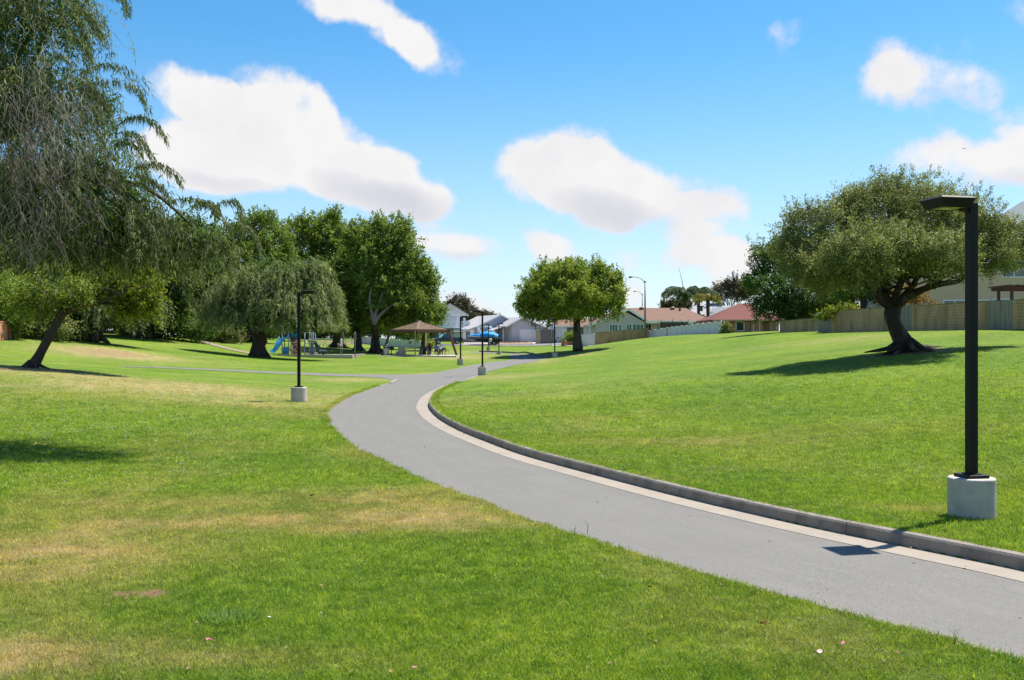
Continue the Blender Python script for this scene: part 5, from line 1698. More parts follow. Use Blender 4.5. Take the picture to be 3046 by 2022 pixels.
# --- red roofed house by the dense tree
def house_red():
    D = 124
    t = place('red_roof_house', 2112, 994, D, 'pinkish brown bungalow under a red brown hipped roof', 0)
    k = D / FPX
    x = lambda px: (px - 2112) * k
    z = lambda py: (994 - py) * k
    MB().box(x(2120), x(2272), 0, 8, -.8, z(950)).build('wall', M_STUCR, t)
    MB().box(x(2272), x(2322), .8, 8, -.8, z(950)).build('side_wall', M_STUCR, t)
    ro = hip_roof(t, x(2113), x(2330), -.8, 9.5, z(951), z(898), x(2225), x(2250), 4.6, M_ROOFR)
    MB().box(x(2113), x(2330), -.86, -.8, z(953.5), z(950)).build('fascia', mat('pale_tan_trim', (.5, .4, .32), rough=.7), ro)
    window(t, x(2121), 0, z(990), m_at(2121, 2148, D), m_at(990, 959, D), split=1)
    window(t, x(2188), 0, z(985.5), m_at(2188, 2215, D), m_at(985.5, 956, D), split=0, fw=.13)
    window(t, x(2240), 0, z(992), m_at(2240, 2261, D), m_at(992, 953, D), split=0, fw=.1, name='glazed_door')
    window(t, x(2296), .8, z(992), m_at(2296, 2316, D), m_at(992, 951, D), split=0, fw=.1, name='glazed_door')
    for px in (2153, 2157): MB().box(x(px) - .05, x(px) + .05, -.12, 0, z(993), z(952)).build('downpipe', M_STUCR, t)
    MB().tube([(x(2218), 1.5, z(941)), (x(2218), 1.5, z(936))], .06, 6).build('roof_pipe', M_IRON, ro)


house_red()


# --- roofs further back on the right
def far_roofs():
    t = place('far_pale_house', 2020, 985, 228, 'house with a pale grey roof and a small pink gable behind the palms', 0)
    k = 228 / FPX
    x = lambda px: (px - 2020) * k; z = lambda py: (985 - py) * k
    MB().box(x(2010), x(2190), 2, 12, -3, z(932)).build('wall', M_STUCW, t)
    r = MB()
    r.slab([(x(2040), .5, z(935)), (x(2200), .5, z(935)), (x(2160), 7, z(898)), (x(2022), 7, z(898))], .2)
    r.slab([(x(2090), -2, z(940)), (x(2200), -2, z(940)), (x(2200), 3, z(905)), (x(2120), 3, z(910))], .2)
    r.build('roof', M_ROOFG, t)
    m = MB(); prism(m, [(x(2008), -2), (x(2038), -2), (x(2038), z(915)), (x(2024), z(901)), (x(2010), z(917))], 0, 2); m.build('gable_wall', mat('pale_pink_stucco', (.6, .42, .38), rough=.9), t)
    MB().beam((x(2006), -.3, z(920)), (x(2024), -.3, z(899)), .5, .3).beam((x(2041), -.3, z(918)), (x(2024), -.3, z(899)), .5, .3).build('gable_trim', M_GREYC, t)
    window(t, x(2021), 0, z(917), .5, .7, split=0, fw=.06)
    for px, py in ((2118, 908), (2107, 922)): MB().tube([(x(px), 1, z(py)), (x(px), 1, z(py - 7))], .16, 8).build('roof_pipe', M_IRON, t)
    c = MB().box(x(2084), x(2091), .2, 1.2, z(925), z(912)).build('chimney_flue', M_IRON, t)
    MB().box(x(2081), x(2094), 0, 1.4, z(912), z(909)).build('flue_cap', M_IRON, t)
    t = place('far_slate_house', 2110, 985, 200, 'house with a slate grey roof between the tan roof and the red roof', 0)
    k = 200 / FPX
    x = lambda px: (px - 2110) * k; z = lambda py: (985 - py) * k
    MB().box(x(2100), x(2215), 1, 8, -3, z(945)).build('wall', M_STUCW, t)
    MB().slab([(x(2094), -1, z(950)), (x(2230), -1, z(950)), (x(2215), 6, z(907)), (x(2136), 6, z(913))], .2).build('roof', M_ROOFS, t)
    t = place('far_red_gable_house', 2460, 985, 118, 'red shingled gable roof glimpsed over the wall behind the spreading tree', 0)
    k = 118 / FPX
    x = lambda px: (px - 2460) * k; z = lambda py: (985 - py) * k
    MB().box(x(2450), x(2600), 1, 8, -1, z(922)).build('wall', M_STUCR, t)
    MB().slab([(x(2440), -.5, z(935)), (x(2610), -.5, z(925)), (x(2570), 6, z(893)), (x(2480), 6, z(890))], .2).build('roof', M_ROOFR, t)


far_roofs()


# --- beige two storey house, right
def house_beige():
    D = 88
    t = place('beige_house', 2660, 985, D, 'large beige stucco house rising behind the block wall at the right', -4)
    k = D / FPX
    x = lambda px: (px - 2660) * k
    z = lambda py: (985 - py) * k
    m = MB(); prism(m, [(x(2680), -.5), (x(3460), -.5), (x(3460), z(745)), (x(3200), z(560)), (x(2975), z(690)), (x(2850), z(760)), (x(2680), z(790))], 0, 12)
    m.build('wall', M_STUCB, t)
    MB().box(x(2655), x(2682), .3, 10, -.5, z(880)).build('side_wing', M_STUCW, t)
    MB().box(x(2655), x(2700), -.1, 10, z(884), z(878)).build('wing_parapet', M_WHITE, t)
    MB().box(x(2868), x(2872), -.06, 0, z(905), z(760)).build('control_joint', mat('beige_joint', (.4, .36, .29), rough=.9), t)
    r = MB()
    for a, b in (((2930, 722), (3200, 548)), ((3470, 740), (3200, 548))):
        r.slab([(x(a[0]), -.8, z(a[1])), (x(b[0]), -.8, z(b[1])), (x(b[0]), 12, z(b[1])), (x(a[0]), 12, z(a[1]))], .2)
    r.slab([(x(2640), -.8, z(790)), (x(2930), -.8, z(722)), (x(2930), 12, z(722)), (x(2640), 12, z(790))], .2)
    ro = r.build('roof', M_ROOFS, t)
    MB().beam((x(2930), -.85, z(725)), (x(3200), -.85, z(551)), .08, .28).build('fascia', mat('dark_fascia', (.06, .055, .05), rough=.7), ro)
    window(t, x(2970), 0, z(827), m_at(2970, 3075, D), m_at(827, 778, D), split=2, fw=.1, glass=mat('blue_glass', (.03, .06, .1), rough=.08, spec=.9, var=.4, scale=.5))
    window(t, x(2801), 0, z(930), m_at(2801, 2936, D), m_at(930, 892, D), split=3, fw=.1)
    window(t, x(2944), 0, z(930), m_at(2944, 3022, D), m_at(930, 889, D), split=1, fw=.1)


house_beige()
pg = place('garden_pergola', 3010, 985, 74, 'red brown timber pergola beam behind the board gate at the right edge', 0, cat='pergola', group=None)
kk = 74 / FPX
for dx, dy in ((0, 0), (2.6, 0), (0, 2), (2.6, 2)): MB().box(dx - .09, dx + .09, dy - .09, dy + .09, -.5, (985 - 862) * kk).build('post', M_WOODR, pg)
for dy in (0, 2): MB().box(-.55, 3.2, dy - .06, dy + .06, (985 - 862) * kk, (985 - 852) * kk).build('beam', M_WOODR, pg)
for i in range(6): MB().box(-.4 + i * .6, -.3 + i * .6, -.6, 2.6, (985 - 852) * kk, (985 - 847) * kk).build('rafter', M_WOODR, pg)

# ------------------------------------------------------------------ walls and fences
def wall_frame(a, b):
    a, b = Vector(a), Vector(b); d = Vector((b.x - a.x, b.y - a.y, 0)); L = d.length
    return L, math.atan2(d.y, d.x)


def block_wall(label, pxa, Da, pxb, Db, ha, hb, bl=.42, bh=.2, group='tan block walls'):
    """ha, hb: height above the ground at both ends; blocks laid one by one, joints recessed"""
    a, b = GD(pxa, Da), GD(pxb, Db)
    L, ang = wall_frame(a, b)
    t = thing('block_wall', (a.x, a.y, a.z), label, 'wall', ang, group)
    dz = b.z - a.z
    ztop = lambda u: ha + (hb + dz - ha) * u / L
    m = MB(); n = max(2, int(L / 2))
    z0 = -.5 + min(0, dz)
    prism(m, [(0, z0), (L, z0), (L, ztop(L) - .04), (0, ztop(0) - .04)], -.06, .10)
    m.build('mortar_core', M_MORT, t)
    rows = int((max(ha, hb + dz) - z0) / bh)
    proto = None; cnt = 0; extra = MB()
    items = []
    for r in range(rows):
        o_ = (r % 2) * bl / 2
        x = -o_
        while x < L:
            x0, x1 = max(0, x) + .008, min(L, x + bl) - .008
            if x1 - x0 > .08:
                um = (x0 + x1) / 2
                zt = ztop(um) - .05 - r * bh
                gg = gz(*(Vector((a.x, a.y)) + Vector((math.cos(ang), math.sin(ang))) * um)) - a.z
                if zt - bh > gg - .22: items.append((x0, x1, zt - bh + .012, zt - .006))
            x += bl
    for i, (x0, x1, za, zb) in enumerate(items):
        p = rnd.uniform(-.012, .008)
        if i < 298:
            if proto is None:
                proto = MB().box(0, 1, -.04, .03, 0, 1).mesh('block', M_BLOCK)
            o = bpy.data.objects.new('block', proto); link(o, t)
            o.location = (x0, -.06 + p, za); o.scale = (x1 - x0, 1, zb - za)
        else: extra.box(x0, x1, -.10 + p, -.03 + p, za, zb)
    if extra.v:
        o = extra.build('blockwork', M_BLOCK, t); o['kind'] = 'stuff'
    c = MB(); prism(c, [(-.02, ztop(0) - .055), (L + .02, ztop(L) - .055), (L + .02, ztop(L) + .02), (-.02, ztop(0) + .02)], -.13, .13)
    c.build('coping', M_CAPB, t)
    return t


def board_gate(label, pxa, Da, pxb, Db, ha, hb, n, group='weathered board gates in the block wall'):
    a, b = GD(pxa, Da), GD(pxb, Db)
    L, ang = wall_frame(a, b)
    t = thing('board_gate', (a.x, a.y, a.z), label, 'gate', ang, group)
    dz = b.z - a.z
    for i in range(n):
        u = L * i / n; w = L / n - .012
        h = ha + (hb + dz - ha) * (i + .5) / n + rnd.uniform(-.03, .03)
        MB().box(0, w, -.03 + rnd.uniform(-.01, .01), .0, -.3 + dz * i / n, h).build('plank', M_WOODG, t, loc=(u, 0, 0))
    MB().box(0, L, .0, .05, .3, .42).box(0, L, 0, .05, 1.3, 1.42).build('rail', M_WOODG, t)
    return t


block_wall('stretch of tan block wall in the middle, running behind the spreading tree trunk', 2477, 83, 2666, 75, 1.78, 1.80)
board_gate('grey board gate hidden half behind the trunk of the spreading tree', 2668, 74.9, 2714, 72.4, 1.80, 1.86, 11)
block_wall('longest tan block wall stretch, right of the spreading tree trunk and behind the nearest lamp', 2716, 72.3, 2936, 64.2, 1.78, 1.83)
board_gate('dark weathered board gate right of the nearest lamp', 2938, 64.1, 3015, 61.6, 1.83, 1.84, 14)
block_wall('end stretch of tan block wall cut by the right edge of the photo', 3017, 61.5, 3130, 58.5, 1.86, 1.88)
board_gate('pale grey board gate with ivy above it, left of the spreading tree', 2434, 86.5, 2476, 83.2, 1.35, 1.78, 10)
block_wall('lower tan block wall under the dense dark tree', 2322, 96, 2433, 90, 1.12, 1.22)
block_wall('tan block wall on the slope left of the cobra street light', 1770, 147, 1930, 146, 1.95, 1.85, bl=.8, bh=.3)

# ivy over the wall end
iv = tree('yellow green ivy spilling over the wall by the pale gate', 'ivy', GD(2470, 84), None, 'ivy')
MB().tube([GD(2478, 83.8), W(2480, 930, 83.8), W(2520, 918, 84.5)], .03, 5).build('stem', M_BARK, iv)
broad_crown('foliage', iv, LF_YELLOW, lobes_px([(2490, 922, 38, 7, 0, .5), (2450, 940, 18, 8, 0, .5), (2520, 918, 30, 6, 0, .5)], 82.6), 110, 22, .28, .16, .11, (0, 0, 0), tint_mid=.55, sprig=.2, inner=.2)
finish(iv)


def vinyl_fence(label, pts, h, step, group='white vinyl fences', m=M_VINYL):
    """pts: (column, distance) along the fence; panels and capped posts"""
    P3 = [GD(px, D) for px, D in pts]
    t = thing('vinyl_fence', P3[0], label, 'fence', 0, group)
    O = P3[0]
    for a, b in zip(P3[:-1], P3[1:]):
        d = Vector((b.x - a.x, b.y - a.y, 0)); L = d.length; n = max(1, round(L / step))
        for i in range(n + 1):
            p = a.lerp(b, i / n) - O
            ph = h + .02
            q = MB().box(p.x - .07, p.x + .07, p.y - .07, p.y + .07, p.z - .4, p.z + ph).build('post', m, t)
            cb = MB(); cb.add([(p.x - .1, p.y - .1, p.z + ph), (p.x + .1, p.y - .1, p.z + ph), (p.x + .1, p.y + .1, p.z + ph), (p.x - .1, p.y + .1, p.z + ph), (p.x, p.y, p.z + ph + .06)], [(0, 1, 4), (1, 2, 4), (2, 3, 4), (3, 0, 4), (3, 2, 1, 0)])
            cb.build('cap', M_WHITE, q)
            if i < n:
                r = a.lerp(b, (i + 1) / n) - O
                pn = MB(); pn.add([(p.x, p.y, p.z - .3), (r.x, r.y, r.z - .3), (r.x, r.y, r.z + h - .06), (p.x, p.y, p.z + h - .06)], [(0, 1, 2, 3)])
                me = MB(); dd = d.normalized().cross(Vector((0, 0, 1))) * .03
                v = [(Vector(q_) + dd) for q_ in pn.v] + [(Vector(q_) - dd) for q_ in pn.v]
                me.add(v, [(0, 1, 2, 3), (7, 6, 5, 4), (0, 4, 5, 1), (1, 5, 6, 2), (2, 6, 7, 3), (3, 7, 4, 0)])
                pp = me.build('panel', m, t)
                MB().beam(p + Vector((0, 0, h - .03)), r + Vector((0, 0, h - .03)), .09, .12).build('top_rail', m, pp)
    return t


vinyl_fence('long white vinyl fence on the crest right of the cobra street light', [(1932, 146), (1985, 140), (2146, 120)], 1.45, 2.0)
vinyl_fence('short white vinyl gate panel behind the round tree trunk', [(1728, 150), (1768, 150)], 1.75, 2.0)
vinyl_fence('pale vinyl fence stepping down behind the picnic shelter, right part', [(1158, 164), (1250, 161)], 1.15, 2.4, m=mat('pale_green_vinyl', (.50, .54, .52), rough=.5, var=.05))
vinyl_fence('taller pale vinyl fence left of the picnic shelter, beyond the forked tree', [(1068, 172), (1158, 166)], 1.25, 2.4, m=MATS['pale_green_vinyl'])


def rail_fence(label, name, pts, h, step, m, cat='fence', bars=.14, group=None):
    P3 = [GD(px, D) for px, D in pts]; O = P3[0]
    t = thing(name, O, label, cat, 0, group)
    bb = MB()
    for a, b in zip(P3[:-1], P3[1:]):
        d = Vector((b.x - a.x, b.y - a.y, 0)); L = d.length; n = max(1, round(L / step))
        for i in range(n + 1):
            p = a.lerp(b, i / n) - O
            MB().box(p.x - .04, p.x + .04, p.y - .04, p.y + .04, p.z - .2, p.z + h + .1).build('post', m, t)
        k = int(L / bars)
        for i in range(k):
            p = a.lerp(b, i / k) - O
            bb.box(p.x - .012, p.x + .012, p.y - .012, p.y + .012, p.z, p.z + h)
        for zz in (.12, h - .08):
            MB().beam(a - O + Vector((0, 0, zz)), b - O + Vector((0, 0, zz)), .04, .05).build('rail', m, t)
    o = bb.build('bar', m, t); o['kind'] = 'stuff'
    return t


rail_fence('black iron fence with thin bars in front of the red roofed house', 'iron_fence', [(2150, 118), (2232, 116)], 1.30, 2.6, M_IRON)
rail_fence('grey chain link fence running up behind the playground', 'chain_fence', [(918, 150), (990, 158), (1064, 168)], 1.0, 2.4, mat('galvanised_wire', (.42, .43, .42), rough=.5, metal=.4), bars=.22)

# pink and brick walls glimpsed at the left
def plain_wall(label, pxa, Da, pxb, Db, h, m, name='garden_wall', group=None, pil=None):
    a, b = GD(pxa, Da), GD(pxb, Db); L, ang = wall_frame(a, b)
    t = thing(name, a, label, 'wall', ang, group)
    dz = b.z - a.z
    q = MB(); prism(q, [(0, -.5 + min(0, dz)), (L, -.5 + min(0, dz)), (L, h + dz), (0, h)], 0, .15); q.build('wall_panel', m, t)
    c = MB(); prism(c, [(0, h), (L, h + dz), (L, h + dz + .07), (0, h + .07)], -.03, .18); c.build('coping', m, t)
    if pil:
        for u in pil: MB().box(u - .1, u + .1, -.06, .2, -.3, h + dz * u / L + .1).build('pilaster', mat('dull_red_paint', (.25, .06, .05), rough=.9), t)
    return t


M_PINK = mat('salmon_painted_wall', (0.50, 0.215, 0.17), rough=.9, var=.12, scale=1.5, stretch=(6, 6, .4))
plain_wall('salmon painted wall patch beside the broadest trunk', 203, 91, 238, 91, .60, M_PINK, group='salmon garden walls')
plain_wall('sloping salmon painted wall left of the grey willow trunk', 692, 128, 745, 130, .95, M_PINK, group='salmon garden walls')
plain_wall('long low salmon wall under the dark trees', 300, 116, 380, 118, .35, M_PINK, group='salmon garden walls')
plain_wall('orange brick wall end at the left edge of the photo', -60, 70, 36, 76, 1.35, mat('orange_brick', (.47, .22, .12), rough=.9, var=.25, scale=6, stretch=(.6, .6, 3)), pil=[5.2, 6.1])

# ------------------------------------------------------------------ street, driveways and beds at the far side
def drape(name, quad, m, dz, nu=24, nv=6):
    """sheet laid on the ground between four corners given as (column, distance)"""
    c = [Vector(((p - CX) / FPX * D, D, 0)) for p, D in quad]
    U, V_ = np.meshgrid(np.linspace(0, 1, nu), np.linspace(0, 1, nv))
    a = np.array([tuple(q) for q in c])
    P_ = (a[0] * (1 - U)[..., None] + a[1] * U[..., None]) * (1 - V_)[..., None] + (a[3] * (1 - U)[..., None] + a[2] * U[..., None]) * V_[..., None]
    x, y = P_[..., 0].ravel(), P_[..., 1].ravel()
    z = TH(x, y) + dz
    idx = np.arange(len(x)).reshape(nv, nu)
    f = np.stack([idx[:-1, :-1], idx[:-1, 1:], idx[1:, 1:], idx[1:, :-1]], -1).reshape(-1, 4)
    o = link(bpy.data.objects.new(name, np_mesh(name, np.stack([x, y, z], 1), f, 4, m, smooth=True)))
    tag(o, kind='structure')
    return o


M_STREET = mat('street_asphalt', (.16, .16, .165), rough=.9, var=.1, scale=1)
drape('street', [(1050, 171), (1760, 167), (1760, 173), (1050, 176)], M_STREET, .07, 60, 6)
drape('driveway', [(1378, 176.3), (1480, 176.3), (1470, 187), (1385, 187)], M_DRIVE, .10)
drape('driveway', [(1572, 173.5), (1700, 173.5), (1616, 181.2), (1545, 180.8)], M_DRIVE, .10)
drape('pavement', [(1380, 170), (1480, 170), (1480, 172), (1380, 172)], M_DRIVE, .12)
drape('pavement', [(1640, 165), (1822, 140), (1822, 142.5), (1640, 167.3)], M_DRIVE, .10)
drape('rock_bed', [(1482, 174), (1588, 174), (1556, 181), (1500, 181)], mat('tan_rock', (.34, .25, .18), rough=.95, var=.45, scale=3.5, bump=1, bscale=3, detail=8), .14)
stones = MB()
for i in range(420):
    g_ = GD(rnd.uniform(1484, 1585), rnd.uniform(173, 180.5))
    s = rnd.uniform(.10, .26)
    v = [(g_.x + s * math.cos(a) * rnd.uniform(.7, 1.2), g_.y + s * math.sin(a), g_.z + .1) for a in (0, 1.3, 2.5, 3.8, 5)]
    stones.add(v + [(g_.x, g_.y, g_.z + .15 + s * .7)], [(j, (j + 1) % 5, 5) for j in range(5)])
o = stones.build('bed_stones', mat('pale_tan_stone', (.36, .28, .21), rough=.95, var=.3, scale=4)); tag(o, 'loose pale tan stones filling the bed before the grey house', 'stones', kind='stuff')
drape('sand_strip', [(600, 113), (772, 101), (772, 103.5), (600, 116)], mat('pinkish_paving', (.24, .18, .15), rough=.95, var=.1), .05)


# ------------------------------------------------------------------ cobra street lights and signs
M_GALV = mat('grey_galvanised_steel', (.21, .20, .19), rough=.55, var=.12, metal=.3)
def cobra(label, px, D, top, arm_px, arm_py, base_py):
    b = W(px, base_py, D); k = D / FPX
    t = thing('street_light', b, label, 'street light', 0, 'cobra head street lights')
    H = (base_py - top) * k
    MB().tube([(0, 0, -.8), (0, 0, H)], [.17, .095], 14).build('pole', M_GALV, t)
    MB().tube([(0, 0, H - .1), (0, 0, H + .12)], .12, 10).build('pole_cap', M_DARKM, t)
    ax, az = (arm_px - px) * k, (base_py - arm_py) * k
    pts = smooth_curve([(0, 0, H - .25), (ax * .22, 0, H + (az - H) * .55), (ax * .55, 0, H + (az - H) * .93), (ax * .84, 0, az)], 12)
    MB().tube(pts, .05, 8).build('arm', M_GALV, t)
    m = MB()
    m.tube([(ax * .78, 0, az - .01), (ax * .86, 0, az - .02), (ax * .98, 0, az - .06), (ax * 1.06, 0, az - .07)], [.06, .14, .15, .05], 10)
    h = m.build('lamp_head', M_GALV, t)
    MB().lathe((ax * .9, 0, az + .08), [(.05, 0), (.05, .09), (.02, .12)], 8).build('photocell', M_GALV, h)
    return t


cobra('tall cobra head street light in front of the tan block wall', 1919, 145, 838, 1872, 823, 1004)
cobra('more distant cobra head street light rising behind the tan roof', 1911, 232, 876, 1886, 866, 985)


def street_sign(label, px, D, top, base_py, w, h, m, ang=0.0, dz=0.0):
    b = W(px, base_py, D); k = D / FPX; H = (base_py - top) * k
    t = thing('street_sign', b, label, 'sign', ang, 'street signs on thin posts')
    MB().tube([(0, 0, -.5), (0, 0, H)], .045, 8).build('post', M_GALV, t)
    s = MB().box(-w / 2, w / 2, -.07, -.045, H - h, H).build('sign_plate', M_WHITE, t)
    MB().box(-w / 2 + .05, w / 2 - .05, -.078, -.07, H - h * .62, H - h * .12).build('sign_print', m, s)
    MB().box(-w / 2 + .05, w / 2 - .05, -.078, -.07, H - h * .9, H - h * .74).build('sign_print', m, s)
    return t


street_sign('lavender blue and white street sign left of the round tree trunk', 1640, 168, 962, 1027.5, .68, .78, mat('lavender_print', (.30, .32, .58), rough=.6))
street_sign('thin post with a dark sign seen edge on, close to the round tree trunk', 1671, 166, 972, 1027.5, .5, .6, M_DARK, ang=1.35)


def hydrant():
    b = W(1682, 1024.5, 158)
    t = thing('fire_hydrant', b, 'small orange fire hydrant before the brick planter wall', 'hydrant')
    m = mat('orange_paint', (.60, .17, .03), rough=.5, var=.1)
    MB().lathe((0, 0, -.1), [(.16, 0), (.16, .12), (.11, .14), (.11, .55), (.14, .56), (.14, .62), (.1, .72), (.03, .78)], 12).build('barrel', m, t)
    for s in (-1, 1): MB().tube([(s * .1, 0, .38), (s * .19, 0, .38)], .055, 8).build('outlet_cap', m, t)
    MB().tube([(0, -.1, .42), (0, -.2, .42)], .07, 8).build('outlet_cap', m, t)
    p = thing('brick_planter', W(1670, 1024, 160), 'long low brick planter wall with shrubs behind the hydrant', 'planter')
    k = 160 / FPX
    MB().box(0, 62 * k, 0, .3, -.4, 8 * k).build('planter_wall', M_BRICK, p)
    MB().box(0, 62 * k, -.03, .33, 8 * k, 9.3 * k).build('coping', M_BRICK, p)
    for px, lb in ((1690, 'spiky bright green shrub in the brick planter'), (1708, 'flowering pale green shrub in the brick planter next to the tree trunk')):
        q = tree(lb, 'shrub', W(px, 1016, 161), None, 'planter_shrub')
        MB().tube([W(px, 1018, 161), W(px, 1008, 161)], .05, 6).build('stem', M_BARK, q)
        broad_crown('foliage', q, LF_YELLOW if px > 1700 else LF_BRIGHT, lobes_px([(px, 1006, 14, 10), (px + 3, 1002, 10, 8)], 161), 60, 20, .4, .28, .09, (0, 0, 0), tint_mid=.6, sprig=.6, upl=1)
        finish(q)


hydrant()
for px, D, w_, h_, lb, mt in ((2158, 118, 10, 8, 'pale sage coloured bush at the foot of the iron fence', LF_OLIVE), (1276, 162, 11, 8, 'light green bush behind the picnic table, left of the pickup', LF_BRIGHT), (1255, 166, 12, 16, 'dim green bush beyond the rear shelter post', LF_MID)):
    q = tree(lb, 'bush', GD(px, D), None, 'garden_bush')
    c = GD(px, D); py = CY + (EYE - c.z) / D * FPX
    MB().tube([c, c + Vector((0, 0, .4))], .05, 6).build('stem', M_BARK, q)
    broad_crown('foliage', q, mt, lobes_px([(px, py - h_, w_, h_), (px + 4, py - h_ * .8, w_ * .7, h_ * .7)], D), 90, 22, .4, .25, .10, (0, 0, 0), tint_mid=.62, sprig=.5, upl=.8)
    finish(q)


# ------------------------------------------------------------------ picnic shelter
M_SHNG = mat('tan_brown_shingles', (.235, .165, .115), rough=.95, var=.35, scale=6, bump=.5, bscale=9, color2=(.165, .115, .08))
M_GLUL = mat('red_brown_laminated_timber', (.15, .075, .05), rough=.75, var=.3, scale=3, stretch=(1, 1, .4))
M_POST = mat('tan_painted_post', (.36, .25, .18), rough=.7, var=.15)
SD = 113.0
def shelter():
    c0 = GD(1248, SD)
    t = thing('picnic_shelter', c0, 'picnic shelter with a four sided shingle roof on slanted timber legs', 'shelter')
    sl = MB(); sl.box(-4.35, 4.35, -3.2, 3.6, -.3, .03); sl.build('floor_slab', M_DRIVE, t)
    ez, az, R = 2.92, 3.86, 3.25
    cor = [Vector((0, -R, ez)), Vector((R, 0, ez)), Vector((0, R, ez)), Vector((-R, 0, ez))]
    ap = Vector((0, 0, az))
    n = 11
    for i in range(4):
        a, b = cor[i], cor[(i + 1) % 4]
        m = MB()
        out = ((a + b) / 2 - Vector((0, 0, ez))).normalized()
        for k in range(n):
            u0, u1 = k / n, (k + 1) / n
            p = [a.lerp(ap, u0), b.lerp(ap, u0), b.lerp(ap, u1), a.lerp(ap, u1)]
            up = Vector((0, 0, .05))
            e = out * .02
            lo0, lo1 = p[0] + up + e, p[1] + up + e
            m.add([lo0, lo1, p[2] + Vector((0, 0, .012)), p[3] + Vector((0, 0, .012)), p[0] - Vector((0, 0, .01)), p[1] - Vector((0, 0, .01))], [(0, 1, 2, 3), (4, 5, 1, 0)])
        m.add([a - Vector((0, 0, .03)), b - Vector((0, 0, .03)), ap - Vector((0, 0, .06))], [(2, 1, 0)])
        f = m.build('roof_slope', M_SHNG, t)
        # one shingle course after another as its own strip of shakes on the two sides one sees
        MB().beam(a - Vector((0, 0, .14)), b - Vector((0, 0, .14)), .08, .24).build('eave_beam', M_GLUL, t)
    MB().lathe((0, 0, az - .02), [(.26, 0), (.22, .07), (.1, .11)], 8, smooth=False).build('roof_cap', M_SHNG, t)
    for i in range(4): MB().beam(cor[i] + Vector((0, 0, .03)), ap + Vector((0, 0, .05)), .13, .05).build('hip_cap', M_SHNG, t)
    for s in (-1, 1):
        MB().beam((s * 4.25, 0, -.1), (s * 3.32, 0, 2.74), .26, .34, up=(0, 1, 0)).build('leg', M_GLUL, t)
        MB().beam((s * 3.55, 0, 2.72), (s * 2.2, 0, 2.95), .24, .28).build('knee_beam', M_GLUL, t)
    MB().beam((-3.2, 0, 2.72), (3.2, 0, 2.72), .14, .22).build('tie_beam', M_GLUL, t)
    MB().beam((0, -3.1, 2.72), (0, 3.1, 2.72), .14, .22).build('tie_beam', M_GLUL, t)
    MB().box(-.17 - .065, -.17 + .065, -3.3, -3.17, 0, 2.85).build('post', M_POST, t)
    MB().box(.22, .42, 3.0, 3.2, 0, 2.85).build('post', M_GLUL, t)
    MB().box(.42, .47, 3.0, 3.2, 0, 2.85).build('post_light_side', M_WHITE, t)  # light side of the rear post, put in as a thin white strip
    for k in range(5):
        u = -2.4 + k * 1.2
        MB().beam((u, -abs(u) * 0 - (R - abs(u)), 2.80), (u, (R - abs(u)), 2.80), .06, .12).build('rafter', M_GLUL, t)
    return t, c0


sh, sc0 = shelter()
M_TCON = mat('tan_concrete_table', (.31, .25, .20), rough=.9, var=.15, scale=3)
M_TDK = mat('dark_table_top', (.11, .095, .09), rough=.8, var=.15)
def picnic_table(label, pos, L, rz, mtop, mside):
    t = thing('picnic_table', pos, label, 'table', rz, 'concrete picnic tables under the shelter')
    MB().box(-L / 2, L / 2, -.38, .38, .72, .80).build('table_top', mtop, t, bevel=.01)
    for s in (-1, 1): MB().box(s * L * .42 - .06, s * L * .42 + .06, -.3, .3, 0, .72).build('table_support', mside, t)
    for s in (-1, 1):
        b = MB().box(-L * .42, L * .42, s * .72 - .16, s * .72 + .16, .40, .46).build('bench', mtop if s > 0 else mside, t)
        for q in (-1, 1): MB().box(q * L * .32 - .08, q * L * .32 + .08, s * .72 - .12, s * .72 + .12, 0, .40).build('bench_support', mside, b)
    return t


def at_sh(px, dy): return Vector(((px - CX) / FPX * (SD + dy), SD + dy, sc0.z + .06))


picnic_table('long concrete table standing free on the left side of the shelter', at_sh(1226, -.8), 2.6, math.radians(4), M_TDK, M_TCON)
tb = picnic_table('picnic table at which the three people sit', at_sh(1290, .2), 1.6, math.radians(-3), mat('red_brown_table_top', (.20, .10, .08), rough=.8), mat('pale_bench', (.36, .31, .27), rough=.9))
t = thing('service_counter', at_sh(1194, -1.6), 'square tan concrete block standing upright at the end of the free table', 'block')
MB().box(-.36, .36, -.12, .12, 0, .92).build('block_body', mat('pinkish_tan_block', (.40, .30, .24), rough=.9), t, bevel=.015)
MB().box(-.62, -.37, -.15, .25, 0, .42).build('block_step', M_TCON, t)
t = thing('service_counter', at_sh(1258, .9), 'dark square concrete block between the two tables', 'block')
MB().box(-.36, .36, -.14, .14, 0, .98).build('block_body', M_TDK, t, bevel=.015)
MB().box(-.30, .30, -.35, -.15, 0, .48).build('block_step', M_TDK, t)

t = thing('litter_bin', at_sh(1149, -1.4) - Vector((0, 0, .06)), 'grey round litter bin with a black domed lid by the left shelter leg', 'litter bin')
MB().lathe((0, 0, 0), [(.27, 0), (.34, .80), (.35, .86)], 20).build('bin_body', M_GREYC, t)
MB().lathe((0, 0, .86), [(.36, 0), (.36, .08), (.33, .30), (.24, .38), (.05, .41)], 20).build('bin_lid', M_DARK, t)
MB().box(-.15, .15, -.37, -.30, .95, 1.1).build('bin_flap', M_GREYC, t)
t = thing('barbecue_grill', at_sh(1164, .5) - Vector((0, 0, .06)), 'black park barbecue grill on a post beside the litter bin', 'grill')
MB().tube([(0, 0, 0), (0, 0, .72)], .05, 8).build('post', M_IRON, t)
b_ = MB(); b_.box(-.30, .30, -.22, .22, .70, .74).box(-.30, .30, .20, .22, .74, 1.0).box(-.30, -.28, -.22, .2, .74, .95).box(.28, .30, -.22, .2, .74, .95)
b_.build('firebox', M_IRON, t)
g_ = MB()
